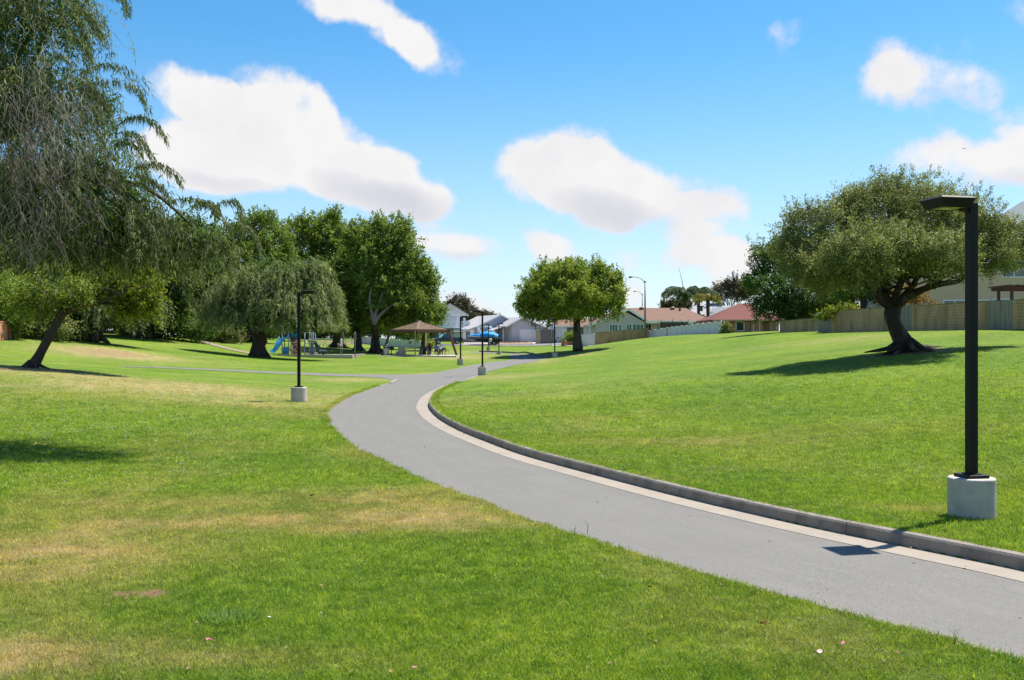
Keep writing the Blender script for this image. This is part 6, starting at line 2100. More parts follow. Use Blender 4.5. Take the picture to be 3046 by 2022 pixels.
for i in range(9): g_.box(-.27 + i * .066, -.26 + i * .066, -.2, .2, .88, .9)
g_.build('grate', M_IRON, t)
MB().box(.05, .55, -.3, .1, .60, .62).build('side_shelf', M_IRON, t)
t = thing('park_bench', at_sh(1326, .2) - Vector((0, 0, .0)), 'black metal bench frame at the right end of the occupied table', 'bench', 1.3)
MB().box(-.55, .55, -.22, .22, .42, .47).build('seat', M_IRON, t)
MB().box(-.55, .55, .2, .25, .55, .88).build('backrest', M_IRON, t)
for s in (-1, 1):
    MB().tube([(s * .5, -.2, 0), (s * .5, -.2, .6), (s * .5, .2, .62)], .025, 6).build('leg', M_IRON, t)
    MB().tube([(s * .5, .3, 0), (s * .5, .22, .9)], .025, 6).build('leg', M_IRON, t)


# ------------------------------------------------------------------ people at the table
def skin_mesh(name, verts, edges, radii, m, parent, root=0, sub=1):
    me = bpy.data.meshes.new(name); me.from_pydata(verts, edges, []); me.materials.append(m)
    o = link(bpy.data.objects.new(name, me), parent)
    s = o.modifiers.new('skin', 'SKIN'); s.use_smooth_shade = True
    for i, r in enumerate(radii):
        me.skin_vertices[0].data[i].radius = (r, r) if not isinstance(r, tuple) else r
        me.skin_vertices[0].data[i].use_root = (i == root)
    u = o.modifiers.new('sub', 'SUBSURF'); u.levels = sub; u.render_levels = sub
    return o


def seated(label, pos, rz, shirt, trousers, skin, hair, lean=.12, hat=None, arm=(.30, .34)):
    """faces local +y; pelvis on a seat .46 high"""
    t = thing('person', pos, label, 'person', rz, 'people sitting at the picnic table')
    sk = mat('skin_' + skin, {'light': (.50, .30, .22), 'tan': (.32, .18, .12)}[skin], rough=.6, var=.06)
    v = [(0, 0, .56), (0, lean * .4, .74), (0, lean, .95), (0, lean + .02, 1.05), (0, lean + .05, 1.13), (0, lean + .06, 1.24),
         (-.10, .02, .55), (-.12, .40, .52), (-.12, .40, .10), (-.12, .52, .05),
         (.10, .02, .55), (.12, .40, .52), (.12, .40, .10), (.12, .52, .05),
         (-.19, lean, .96), (-.25, lean + .10, .74), (-.17, lean + arm[0], .80), (-.13, lean + arm[1], .80),
         (.19, lean, .96), (.25, lean + .10, .74), (.17, lean + arm[0], .80), (.13, lean + arm[1], .80)]
    e = [(0, 1), (1, 2), (2, 3), (3, 4), (4, 5), (0, 6), (6, 7), (7, 8), (8, 9), (0, 10), (10, 11), (11, 12), (12, 13), (2, 14), (14, 15), (15, 16), (16, 17), (2, 18), (18, 19), (19, 20), (20, 21)]
    r = [.15, .14, .14, .06, .085, .085, .09, .065, .045, .035, .09, .065, .045, .035, .06, .045, .035, .03, .06, .045, .035, .03]
    b = skin_mesh('body', v, e, r, sk, t)
    # five short fingers on each hand, resting on the table
    for s in (-1, 1):
        for k in range(5):
            x = s * (.10 + k * .016); y = lean + arm[1]
            MB().tube([(x, y, .80), (x + s * .004 * (k - 2), y + .05, .81), (x + s * .006 * (k - 2), y + .085 - .01 * abs(k - 2), .80)], [.009, .008, .006], 5).build('finger', sk, b)
    skin_mesh('shirt', [v[0], v[1], v[2], (0, lean, 1.0), v[14], (-.235, lean + .06, .82), v[18], (.235, lean + .06, .82)], [(0, 1), (1, 2), (2, 3), (2, 4), (4, 5), (2, 6), (6, 7)], [.175, .165, .165, .09, .085, .065, .085, .065], shirt, t)
    skin_mesh('trousers', [v[0], v[6], v[7], v[8], v[10], v[11], v[12]], [(0, 1), (1, 2), (2, 3), (0, 4), (4, 5), (5, 6)], [.165, .105, .085, .06, .105, .085, .06], trousers, t)
    h = MB(); h.lathe((0, lean + .035, 1.15), [(.085, -.06), (.112, .03), (.108, .12), (.07, .175), (.01, .19)], 14)
    h.build('hair', hair, t)
    for s in (-1, 1):
        MB().lathe((s * .035, lean + .145, 1.185), [(.001, -.01), (.012, 0), (.001, .01)], 6).build('eye', M_DARK, b)
        MB().lathe((s * .10, lean + .06, 1.16), [(.01, -.03), (.02, 0), (.01, .03)], 6).build('ear', sk, b)
    MB().beam((0, lean + .14, 1.18), (0, lean + .175, 1.15), .025, .03).build('nose', sk, b)
    if hat:
        q = MB().lathe((0, lean + .04, 1.24), [(.17, -.01), (.125, .01), (.12, .08), (.06, .125), (.01, .13)], 16)
        q.build('hat', hat, t)
    return t


M_NAVY = mat('dark_denim', (.03, .035, .06), rough=.9)
M_HAIR = mat('dark_hair', (.02, .014, .01), rough=.7)
seated('person in a dark red top facing the camera across the table', at_sh(1279, 1.05), math.pi, mat('dark_red_cloth', (.16, .05, .045), rough=.9), M_NAVY, 'tan', M_HAIR)
seated('person in a blue shirt with dark hair seen from behind', at_sh(1298, -.72), .15, mat('blue_cloth', (.10, .16, .48), rough=.9), M_NAVY, 'light', M_HAIR)
seated('person in a white shirt and white hat seen from behind', at_sh(1311, -.70), -.1, mat('white_cloth', (.72, .72, .74), rough=.9), mat('maroon_cloth', (.12, .04, .05), rough=.9), 'light', mat('grey_hair', (.5, .48, .46), rough=.8), hat=mat('white_hat', (.78, .78, .78), rough=.9))


# ------------------------------------------------------------------ playground
M_PBLUE = mat('teal_blue_plastic', (.03, .26, .60), rough=.35, var=.1, spec=.5)
M_PLB = mat('light_blue_plastic', (.07, .42, .78), rough=.35, var=.1, spec=.5)
M_PGRY = mat('grey_blue_post', (.24, .29, .36), rough=.4, var=.08, spec=.5)
M_PBRN = mat('brown_climbing_panel', (.17, .085, .06), rough=.7, var=.2)
M_PTAN = mat('tan_ledge', (.48, .37, .27), rough=.7, var=.1)
M_PGRN = mat('dark_green_slide', (.02, .045, .05), rough=.35, var=.1, spec=.5)
def playground():
    D = 106.0
    g0 = GD(905, D); k = D / FPX
    zt = g0.z + .22
    def X(px): return (px - 905) * k
    def Z(py): return (1052.5 - py) * k
    pad = thing('playground_pad', (g0.x, g0.y, zt - .22), 'pale concrete kerbed pad under the playground', 'pad')
    MB().box(X(742), X(1054), -1.2, -.95, -.35, .24).build('pad_kerb', M_DRIVE, pad)
    MB().box(X(1054) - .25, X(1054), -.95, 11, -.35, .24).build('pad_kerb', M_CONC, pad)
    MB().box(X(742), X(742) + .25, -.95, 11, -.35, .24).build('pad_kerb', M_CONC, pad)
    MB().box(X(742) + .25, X(1054) - .25, -.95, 11, -.35, .16).build('pad_surface', mat('grey_play_surface', (.30, .29, .29), rough=.95, var=.12, scale=4), pad)
    t = thing('play_structure', (g0.x, g0.y + 2, zt - .04), 'blue playground structure with slides, climbing wall and roofed tower', 'play structure')
    for px, y, top in ((826, 0, 974), (846, 0, 974), (826, 1.2, 974), (846, 1.2, 974), (877, .2, 978), (887, 1.3, 980), (909, .1, 972), (920, .1, 972), (909, 1.2, 974), (920, 1.2, 974)):
        MB().tube([(X(px), y, 0), (X(px), y, Z(top))], .055, 10).build('post', M_PGRY, t)
    MB().box(X(826), X(887), 0, 1.3, Z(1012), Z(1009)).build('deck', M_PGRN, t)
    MB().box(X(904), X(922), 0, 1.3, Z(1013), Z(1010)).build('deck', M_PGRN, t)
    p = MB().box(X(828), X(845), -.03, .03, Z(1051), Z(1028)).build('lower_panel', M_PLB, t, bevel=.02)
    MB().box(X(831), X(842), -.05, -.03, Z(1048), Z(1031)).build('panel_inset', M_PBLUE, p)
    # arched panel with an oval window
    n = 18; m = MB(); cx, cz, rx, rz = X(836), Z(988), .36, .52
    def ring(rx0, rz0, rx1, rz1, y0, y1, mm):
        vs = []
        for i in range(n):
            a = 2 * math.pi * i / n
            for (rr, rq, y) in ((rx0, rz0, y0), (rx1, rz1, y0), (rx1, rz1, y1), (rx0, rz0, y1)):
                vs.append((cx + rr * math.cos(a), y, cz + rq * math.sin(a)))
        f = []
        for i in range(n):
            j = (i + 1) % n
            for q in range(4): f.append((i * 4 + q, i * 4 + (q + 1) % 4, j * 4 + (q + 1) % 4, j * 4 + q))
        mm.add(vs, f)
    ring(.27, .42, .40, .60, -.05, .03, m); ap = m.build('arched_panel', M_PLB, t)
    m = MB(); ring(.0, .0, .27, .42, -.02, .0, m); m.build('dark_disc', M_DARK, ap)
    m = MB(); ring(.0, .0, .14, .27, -.05, -.02, m); m.build('tan_disc', mat('tan_disc_paint', (.42, .28, .17), rough=.6), ap)
    # roof of the tower
    r = MB(); r.lathe((X(860), .6, Z(979)), [(.85, 0), (.8, .12), (.55, .3), (.2, .42), (.02, .45)], 16); r.build('tower_roof', M_PBLUE, t)
    MB().box(X(849), X(868), .55, .62, Z(1009), Z(985)).build('back_panel', M_PBLUE, t)
    MB().box(X(850), X(862), .3, .36, Z(1012), Z(1000)).build('red_panel', mat('dark_red_plastic', (.18, .03, .03), rough=.4), t)
    # slides
    def slide(name, pts, w, m):
        mb = MB(); c = smooth_curve(pts, 16)
        for i in range(15):
            a, b = c[i], c[i + 1]
            mb.beam(a, b, w, .05)
            d = (b - a).normalized(); s = d.cross(Vector((0, 0, 1))).normalized()
            for q in (-1, 1): mb.beam(a + s * q * w / 2 + Vector((0, 0, .12)), b + s * q * w / 2 + Vector((0, 0, .12)), .06, .26)
        return mb.build(name, m, t)
    slide('slide', [(X(826), .5, Z(1007)), (X(818), .3, Z(1012)), (X(811), .0, Z(1030)), (X(804), -.2, Z(1042)), (X(797), -.4, Z(1046))], .6, M_PLB)
    slide('slide', [(X(921), .6, Z(1018)), (X(930), .6, Z(1030)), (X(940), .5, Z(1041)), (X(948), .4, Z(1046))], .55, M_PGRN)
    MB().box(X(925), X(932), -.2, .3, Z(1052), Z(1045)).build('slide_foot', mat('pale_slide_foot', (.5, .48, .45), rough=.5), t)
    # climbing wall, bulging, ledges across it
    pts = [(X(851), -.1, Z(1006)), (X(858), -.45, Z(1022)), (X(861), -.75, Z(1040)), (X(862), -.85, Z(1052))]
    c = smooth_curve(pts, 9)
    m = MB()
    for i in range(8):
        a, b = c[i], c[i + 1]; w = .98
        m.add([(a.x, a.y, a.z), (a.x + w, a.y, a.z), (b.x + w, b.y, b.z), (b.x, b.y, b.z), (a.x, a.y + .08, a.z), (a.x + w, a.y + .08, a.z), (b.x + w, b.y + .08, b.z), (b.x, b.y + .08, b.z)], [(0, 3, 2, 1), (4, 5, 6, 7), (0, 4, 7, 3), (1, 2, 6, 5)])
    w_ = m.build('climbing_wall', M_PBRN, t)
    for i in range(26):
        u = rnd.uniform(.4, 7.6); a = c[int(u)].lerp(c[int(u) + 1], u - int(u))
        x0 = a.x + rnd.uniform(0, .7); L = rnd.uniform(.15, .45)
        MB().box(x0, min(x0 + L, a.x + .97), a.y - .06, a.y - .005, a.z - .02, a.z + .025).build('ledge', M_PTAN, w_)
    MB().tube(c, .045, 8).build('wall_rim', M_PTAN, w_)
    # ladder
    for py in (1008, 1018, 1029, 1040, 1050): MB().tube([(X(893), -.1, Z(py)), (X(920), .1, Z(py))], .03, 6).build('rung', M_PGRY, t)
    MB().tube(smooth_curve([(X(899), 0, Z(1010)), (X(893), -.3, Z(1030)), (X(901), -.5, Z(1052))], 8), .035, 6).build('curved_rail', M_PGRY, t)
    MB().box(X(912), X(920), .02, .08, Z(1052), Z(1015)).build('side_panel', mat('violet_grey_plastic', (.12, .11, .19), rough=.5), t)
    MB().tube([(X(887), .2, Z(985)), (X(920), .2, Z(985))], .04, 6).build('overhead_bar', M_PGRY, t)
    # spring seat bench at the right
    s = thing('spring_seat', (g0.x + X(955), g0.y + 1.2, zt - .04), 'dark play seat with four short posts right of the slides', 'play seat')
    MB().box(-.45, .45, -.3, .3, .30, .42).build('seat', M_PGRN, s)
    MB().box(-.4, .35, -.34, -.3, .42, .55).build('handle_panel', M_PGRY, s)
    MB().lathe((0, 0, 0), [(.16, 0), (.12, .1), (.16, .2), (.12, .3)], 10).build('spring', M_IRON, s)
    for x in (-.45, -.1, .3, .5): MB().tube([(x, .5, 0), (x, .5, 1.05)], .035, 6).lathe((x, .5, 1.05), [(.05, 0), (.05, .06), (.01, .08)], 8).build('post', M_IRON, s)
    b = thing('tall_sign', (g0.x + X(1010), g0.y + 1.0, zt - .04), 'tall narrow white playground sign on two thin posts', 'sign')
    for x in (-.07, .10): MB().tube([(x, 0, 0), (x, 0, 1.0)], .03, 6).build('post', M_GALV, b)
    MB().box(-.09, .12, -.03, .03, .98, 1.62).lathe((.015, 0, 1.60), [(.1, 0), (.09, .08), (.02, .13)], 10).build('sign_plate', M_WHITE, b)
    b = thing('board_post', GD(1056, D + .4), 'square brown board on a tall post at the right end of the playground pad', 'sign')
    MB().tube([(0, 0, -.2), (0, 0, 2.75)], .05, 8).build('post', M_GALV, b)
    MB().box(-.14, .14, -.10, -.05, 1.95, 2.65).build('sign_plate', mat('brown_grey_plate', (.22, .19, .17), rough=.7), b)


playground()


# ------------------------------------------------------------------ pickup, boat
def wheel(t, x, y, r, w=.26):
    o = MB().add([(v[0] + x, v[2] + y, v[1] + r) for v in MB().lathe((0, 0, -w / 2), [(r * .6, 0), (r * .93, .0), (r, .05), (r, w - .05), (r * .93, w), (r * .6, w)], 24, cap=False).v], MB().lathe((0, 0, -w / 2), [(r * .6, 0), (r * .93, .0), (r, .05), (r, w - .05), (r * .93, w), (r * .6, w)], 24, cap=False).f, True).build('wheel', mat('tyre_rubber', (.02, .02, .02), rough=.9), t)
    m = MB().lathe((0, 0, -w / 2 + .03), [(r * .62, 0), (r * .62, w - .06)], 20)
    for i in range(6):
        a = i * math.pi / 3
        m.beam((0, 0, -w / 2 + .01), (math.cos(a) * r * .55, math.sin(a) * r * .55, -w / 2 + .01), .07, .04, up=(0, 0, 1))
        m.beam((0, 0, w / 2 - .01), (math.cos(a) * r * .55, math.sin(a) * r * .55, w / 2 - .01), .07, .04, up=(0, 0, 1))
    MB().add([(v[0] + x, v[2] + y, v[1] + r) for v in m.v], m.f).build('rim', mat('alloy_rim', (.45, .45, .46), rough=.35, metal=.6), o)
    return o


def pickup():
    D = 174.0
    b = GD(1327, D, .08)
    t = thing('pickup_truck', b, 'black crew cab pickup truck parked behind the shelter with a sun shade in the windscreen', 'pickup truck', math.radians(180 + 24))
    P_ = mat('black_car_paint', (.008, .012, .02), rough=.18, var=.1, spec=.8)
    # local +x forward
    L = 5.5
    m = MB()
    prof = [(-2.75, .55), (-2.75, 1.18), (-.85, 1.20), (-.85, 1.02), (1.15, 1.10), (2.45, 1.02), (2.70, .90), (2.75, .55), (2.3, .42), (-2.3, .42)]
    v = []; W2 = .94
    for (x, z) in prof: v.append((x, -W2 + (.06 if z > 1.0 else 0), z))
    for (x, z) in prof: v.append((x, W2 - (.06 if z > 1.0 else 0), z))
    n = len(prof)
    m.add(v, [tuple(range(n)), tuple(range(2 * n - 1, n - 1, -1))] + [(i, i + n, (i + 1) % n + n, (i + 1) % n) for i in range(n)])
    m.build('body', P_, t, bevel=.04)
    m = MB()
    lo = [(1.20, 1.08), (-.88, 1.12)]; hi = [(.48, 1.78), (-.70, 1.80)]
    v = []
    for (x, z), w in ((lo[0], .88), (lo[1], .88), (hi[1], .70), (hi[0], .70)):
        v += [(x, -w, z), (x, w, z)]
    m.add(v, [(0, 1, 3, 2), (2, 3, 5, 4), (4, 5, 7, 6), (6, 7, 1, 0), (0, 2, 4, 6), (1, 7, 5, 3)])
    cab = m.build('cab', P_, t, bevel=.04)
    # glass set into the cab sides
    for s in (-1, 1):
        g = MB()
        for (xa, xb) in ((.12, .92), (-.72, .02)):
            y0, y1 = s * .872, s * .745
            q = [(xa, s * .878, 1.18), (xb, s * .878, 1.18), (min(xb, .48 + (0)), s * .745, 1.68), (xa, s * .745, 1.68)]
            g.add(q, [(0, 1, 2, 3)] if s < 0 else [(3, 2, 1, 0)])
        g.build('side_window', M_GLASS, cab)
    MB().add([(1.21, -.78, 1.16), (1.21, .78, 1.16), (.60, .62, 1.72), (.60, -.62, 1.72)], [(0, 1, 2, 3)]).build('windscreen', mat('green_sun_shade', (.16, .36, .31), rough=.25, var=.4, scale=3, spec=.8), cab)
    for s in (-1, 1):
        MB().box(2.60, 2.76, s * .78 - .15, s * .78 + .15, .74, .94).build('headlight', mat('headlight_glass', (.75, .77, .8), rough=.15, spec=.9), t)
        MB().box(1.0, 1.12, s * 1.0 - .1, s * 1.0 + .1, 1.14, 1.32).build('wing_mirror', P_, t)
        MB().box(-2.77, -2.7, s * .86 - .07, s * .86 + .07, .75, 1.12).build('tail_light', mat('red_light', (.4, .02, .02), rough=.3), t)
        for x in (-.0, -.42): MB().box(x, x + .15, s * .95 - .01, s * .95 + .01, .98, 1.01).build('door_handle', M_GALV, t)
        for x in (1.72, -1.72): wheel(t, x, s * .80, .40)
    MB().box(2.70, 2.78, -.58, .58, .68, .90).build('grille', M_DARK, t)
    MB().box(2.66, 2.86, -.9, .9, .44, .62).build('bumper', mat('chrome', (.5, .5, .5), rough=.2, metal=.9), t)
    MB().box(-2.88, -2.7, -.9, .9, .46, .62).build('bumper', MATS['chrome'], t)


pickup()


def boat():
    D = 172.0
    b = GD(1444, D, .06)
    tr = thing('boat_trailer', b, 'boat trailer with a beige spare wheel on the grey house driveway', 'trailer', math.radians(-8))
    MB().beam((-2.6, -.8, .45), (2.4, -.8, .45), .1, .12).beam((-2.6, .8, .45), (2.4, .8, .45), .1, .12).beam((-2.6, 0, .45), (-3.6, 0, .45), .1, .1).beam((1, -.8, .45), (1, .8, .45), .1, .1).build('chassis', M_IRON, tr)
    for s in (-1, 1):
        wheel(tr, .9, s * .95, .32, .2); wheel(tr, 1.7, s * .95, .32, .2)
    sp = MB().lathe((0, 0, 0), [(.34, -.1), (.36, 0), (.34, .1)], 20)
    MB().add([(v[0] + 1.05, v[2] - 1.30, v[1] + .82) for v in sp.v], sp.f, True).build('spare_wheel_cover', mat('beige_wheel_cover', (.55, .52, .44), rough=.7), tr)
    t = thing('ski_boat', b + Vector((0, 0, .5)), 'dark hulled ski boat under a bright blue cover on its trailer', 'boat', math.radians(-8))
    # hull sections, bow to the left
    secs = [(-3.2, .05, .95, 1.0), (-2.6, .45, .45, .98), (-1.6, .85, .15, .92), (0, 1.05, .05, .86), (1.6, 1.08, .05, .84), (2.5, 1.02, .08, .84)]
    V = []
    for x, w, zb, zt in secs:
        V += [(x, -w, zt), (x, -w * .82, zt * .5 + zb * .5), (x, 0, zb), (x, w * .82, zt * .5 + zb * .5), (x, w, zt)]
    F = []
    for i in range(len(secs) - 1):
        for k in range(4): F.append((i * 5 + k, i * 5 + k + 1, (i + 1) * 5 + k + 1, (i + 1) * 5 + k))
        F.append((i * 5 + 4, i * 5, (i + 1) * 5, (i + 1) * 5 + 4))
    F.append((25, 26, 27, 28, 29)); F.append((4, 3, 2, 1, 0))
    MB().add(V, F).build('hull', mat('dark_green_hull', (.02, .035, .04), rough=.25, spec=.6), t)
    MB().beam((-3.1, -.2, 1.0), (-1.6, -.9, .93), .06, .08).beam((-1.6, -.9, .93), (2.5, -1.06, .85), .06, .08).build('rub_rail', M_WHITE, t)
    V = []; cs = [(-3.0, .12, 1.02, .05), (-2.2, .6, .96, .35), (-1.2, .92, .92, .45), (-.6, 1.0, .9, .85), (.3, 1.06, .88, 1.0), (1.3, 1.08, .86, .85), (2.5, 1.04, .85, .35)]
    n = 9
    for x, w, z, h in cs:
        for k in range(n):
            a = math.pi * k / (n - 1)
            V.append((x, -w * math.cos(a) * 1.02, z + h * math.sin(a) ** .7 * (1 + .05 * math.sin(x * 7 + k))))
    F = [(i * n + k, (i + 1) * n + k, (i + 1) * n + k + 1, i * n + k + 1) for i in range(len(cs) - 1) for k in range(n - 1)]
    MB().add(V, F, True).build('cover', mat('bright_blue_tarpaulin', (.01, .25, .62), rough=.55, var=.15, scale=3, bump=.4, bscale=3), t)
    w = MB()
    for s in (-1, 1):
        w.tube([(-.9, s * .95, .9), (-1.25, s * .8, 2.55)], .05, 8).tube([(.3, s * .98, .9), (-1.1, s * .85, 2.0)], .03, 8).tube([(1.9, s * 1.0, 1.0), (.9, s * .8, 2.65)], .05, 8)
        w.tube([(-1.25, s * .8, 2.55), (.9, s * .8, 2.65)], .045, 8)
    w.tube([(-1.25, -.8, 2.55), (-1.25, .8, 2.55)], .045, 8).tube([(.9, -.8, 2.65), (.9, .8, 2.65)], .045, 8)
    w.build('tower', M_WHITE, t)
    MB().box(2.5, 2.9, -.5, .5, .1, .5).build('swim_platform', M_DARK, t)


boat()


# ------------------------------------------------------------------ trampoline net, backboard, aeroplane
t = thing('trampoline', GD(2002, 150), 'trampoline with a dark safety net behind the long white fence', 'trampoline')
k = 150 / FPX; zt_ = (CY - 0) * 0
def zpx(py, base): return EYE - (py - CY) / FPX * 150 - base
bz = GD(2002, 150).z
for px in (1956, 1970, 1998, 2004, 2031, 2045):
    MB().tube([((px - 2002) * k, (.9 if px in (1970, 2004, 2031) else -.6), 0), ((px - 2002) * k, (.9 if px in (1970, 2004, 2031) else -.6), zpx(948, bz))], .045, 8).build('pole', M_IRON, t)
nm = bpy.data.materials.new('safety_net'); nm.use_nodes = True
nt = nm.node_tree; pb = nt.nodes['Principled BSDF']; pb.inputs['Base Color'].default_value = (.02, .022, .025, 1); pb.inputs['Roughness'].default_value = .9; pb.inputs['Alpha'].default_value = .62
MB().box((1962 - 2002) * k, (2044 - 2002) * k, -.62, -.60, zpx(975, bz), zpx(957, bz)).build('net', nm, t)
MB().box((1958 - 2002) * k, (2047 - 2002) * k, -.7, 1.0, zpx(979, bz), zpx(976, bz)).build('mat', M_IRON, t)
t = thing('basketball_hoop', GD(2425, 96), 'blue backboard standing above the low block wall', 'backboard')
kb = 96 / FPX
bz = GD(2425, 96).z
zq = lambda py: EYE - (py - CY) / FPX * 96 - bz
MB().box(0, 23 * kb, -.03, .03, zq(944), zq(930)).build('backboard', mat('backboard_blue', (.10, .20, .55), rough=.5, var=.1), t)
MB().box(.1, 17 * kb, -.045, -.03, zq(939), zq(936)).build('backboard_stripe', M_WHITE, t)
MB().tube([(.3, .1, -.2), (.3, .1, zq(934))], .06, 8).build('post', M_IRON, t)
MB().box(6 * kb, 14 * kb, -.35, -.06, zq(948), zq(938)).build('meter_box', M_WHITE, t)

t = thing('aeroplane', W(2868, 441, 3000), 'tiny aeroplane in front of the cloud at the upper right', 'aeroplane', math.radians(10))
am = mat('aeroplane_grey', (.10, .10, .11), rough=.6)
MB().tube([(-6, 0, 0), (-5, 0, 0), (4, 0, .1), (6.5, 0, .5)], [.2, .75, .75, .15], 10).build('fuselage', am, t)
MB().add([(-1.5, 0, 0), (1.2, 0, 0), (3.2, -7, .4), (2.2, -7, .4)], [(0, 1, 2, 3)]).add([(-1.5, 0, 0), (1.2, 0, 0), (3.2, 7, .4), (2.2, 7, .4)], [(3, 2, 1, 0)]).build('wing', am, t)
MB().add([(4.5, -.1, .2), (6.2, -.1, .4), (6.9, -.1, 2.2), (6.0, -.1, 2.2)], [(0, 1, 2, 3)]).build('tail_fin', am, t)


# ------------------------------------------------------------------ grass blades near the tripod, clover, litter
def blade_material():
    m = bpy.data.materials.new('grass_blade'); m.use_nodes = True
    nt = m.node_tree; nt.nodes.clear()
    out = N(nt, 'ShaderNodeOutputMaterial')
    geo = N(nt, 'ShaderNodeNewGeometry')
    d = N(nt, 'ShaderNodeAttribute', attribute_type='INSTANCER', attribute_name='dry'); s = N(nt, 'ShaderNodeAttribute', attribute_type='INSTANCER', attribute_name='soil')
    g = grass_color_nodes(nt, d.outputs['Fac'], s.outputs['Fac'], geo.outputs['Position'])
    rn = N(nt, 'ShaderNodeAttribute', attribute_name='tint')
    g = mixc(nt, 1.0, g, mixc(nt, rn.outputs['Fac'], (.95, 1.0, 1.0), (2.35, 2.2, 2.1)), 'MULTIPLY')
    ts = N(nt, 'ShaderNodeAttribute', attribute_type='INSTANCER', attribute_name='shade')
    g = mixc(nt, 1.0, g, mixc(nt, ts.outputs['Fac'], (.66, .74, .8), (1.34, 1.26, 1.2)), 'MULTIPLY')
    p = N(nt, 'ShaderNodeBsdfPrincipled'); p.inputs['Roughness'].default_value = .55; p.inputs['Specular IOR Level'].default_value = .25
    nt.links.new(g, p.inputs['Base Color'])
    t = N(nt, 'ShaderNodeBsdfTranslucent'); nt.links.new(mixc(nt, 1.0, g, (1.35, 1.3, .7), 'MULTIPLY'), t.inputs['Color'])
    mx = N(nt, 'ShaderNodeMixShader'); mx.inputs[0].default_value = .42
    nt.links.new(p.outputs[0], mx.inputs[1]); nt.links.new(t.outputs[0], mx.inputs[2]); nt.links.new(mx.outputs[0], out.inputs[0])
    return m


M_BLADE = blade_material()


def tuft_mesh(n, rad, h, w, seed):
    r = np.random.default_rng(seed)
    a = r.uniform(0, 2 * math.pi, n); q = rad * np.sqrt(r.random(n))
    c = np.stack([q * np.cos(a), q * np.sin(a), np.full(n, -.008)], 1)
    ln = r.normal(0, .75, (n, 3)); ln[:, 2] = np.abs(r.normal(.85, .3, n)) + .15
    ln = ln / np.linalg.norm(ln, axis=1, keepdims=True)
    hh = h * r.uniform(.45, 1.25, n)
    th = r.uniform(0, 2 * math.pi, n); sd = np.stack([np.cos(th), np.sin(th), np.zeros(n)], 1) * (w / 2)
    tip = c + ln * hh[:, None]
    mid = c + ln * hh[:, None] * .55 + np.array([0, 0, 1]) * (hh * .08)[:, None]
    V = np.stack([c - sd, c + sd, mid + sd * .8, tip, mid - sd * .8], 1).reshape(-1, 3)
    me = bpy.data.meshes.new('tuft')
    F = []
    for i in range(n): F += [(i * 5, i * 5 + 1, i * 5 + 2, i * 5 + 4), (i * 5 + 4, i * 5 + 2, i * 5 + 3)]
    me.from_pydata([tuple(v) for v in V], [], F)
    at = me.attributes.new('tint', 'FLOAT', 'POINT'); at.data.foreach_set('value', np.repeat(np.clip(r.normal(.5, .25, n), 0, 1), 5).astype(np.float32))
    me.materials.append(M_BLADE)
    return me


def scatter(name, x, y, z, scale, meshes, label, cat, tilt=.15):
    src = bpy.data.collections.new(name + '_kinds')
    for i, me in enumerate(meshes):
        src.objects.link(bpy.data.objects.new('%s_kind' % name, me))
    n = len(x)
    me = bpy.data.meshes.new(name)
    me.vertices.add(n); me.vertices.foreach_set('co', np.stack([x, y, z], 1).astype(np.float32).ravel())
    for nm, v in (('dry', dryness(x, y)), ('soil', soilness(x, y)), ('shade', np.clip(rng.normal(.5, .28, n), 0, 1))):
        a = me.attributes.new(nm, 'FLOAT', 'POINT'); a.data.foreach_set('value', np.asarray(v, np.float32))
    sv = np.stack([scale, scale, np.minimum(scale, scale ** .35)], 1).astype(np.float32)
    a = me.attributes.new('size3', 'FLOAT_VECTOR', 'POINT'); a.data.foreach_set('vector', sv.ravel())
    rot = np.stack([rng.normal(0, tilt, n), rng.normal(0, tilt, n), rng.uniform(0, 6.28, n)], 1).astype(np.float32)
    a = me.attributes.new('turn', 'FLOAT_VECTOR', 'POINT'); a.data.foreach_set('vector', rot.ravel())
    o = link(bpy.data.objects.new(name, me)); tag(o, label, cat, kind='stuff')
    ng = bpy.data.node_groups.new(name, 'GeometryNodeTree')
    ng.interface.new_socket('Geometry', in_out='INPUT', socket_type='NodeSocketGeometry')
    ng.interface.new_socket('Geometry', in_out='OUTPUT', socket_type='NodeSocketGeometry')
    gi = ng.nodes.new('NodeGroupInput'); go = ng.nodes.new('NodeGroupOutput')
    ci = ng.nodes.new('GeometryNodeCollectionInfo'); ci.inputs['Collection'].default_value = src
    ci.inputs['Separate Children'].default_value = True; ci.inputs['Reset Children'].default_value = True
    ip = ng.nodes.new('GeometryNodeInstanceOnPoints'); ip.inputs['Pick Instance'].default_value = True
    rv = ng.nodes.new('FunctionNodeRandomValue'); rv.data_type = 'INT'
    rv.inputs[4].default_value = 0; rv.inputs[5].default_value = len(meshes) - 1
    at = ng.nodes.new('GeometryNodeInputNamedAttribute'); at.data_type = 'FLOAT_VECTOR'; at.inputs['Name'].default_value = 'size3'
    tr = ng.nodes.new('GeometryNodeInputNamedAttribute'); tr.data_type = 'FLOAT_VECTOR'; tr.inputs['Name'].default_value = 'turn'
    l = ng.links
    l.new(gi.outputs[0], ip.inputs['Points']); l.new(ci.outputs[0], ip.inputs['Instance']); l.new(rv.outputs[2], ip.inputs['Instance Index'])
    l.new(at.outputs['Attribute'], ip.inputs['Scale']); l.new(tr.outputs['Attribute'], ip.inputs['Rotation']); l.new(ip.outputs[0], go.inputs[0])
    md = o.modifiers.new('scatter', 'NODES'); md.node_group = ng
    return o


KBk = np.array([[p.x, p.y] for p in kerb_back])
paved = np.concatenate([L_, KBk[::-1][:0], R_[::-1]])
kerb_poly = np.concatenate([gl, KBk[::-1]])


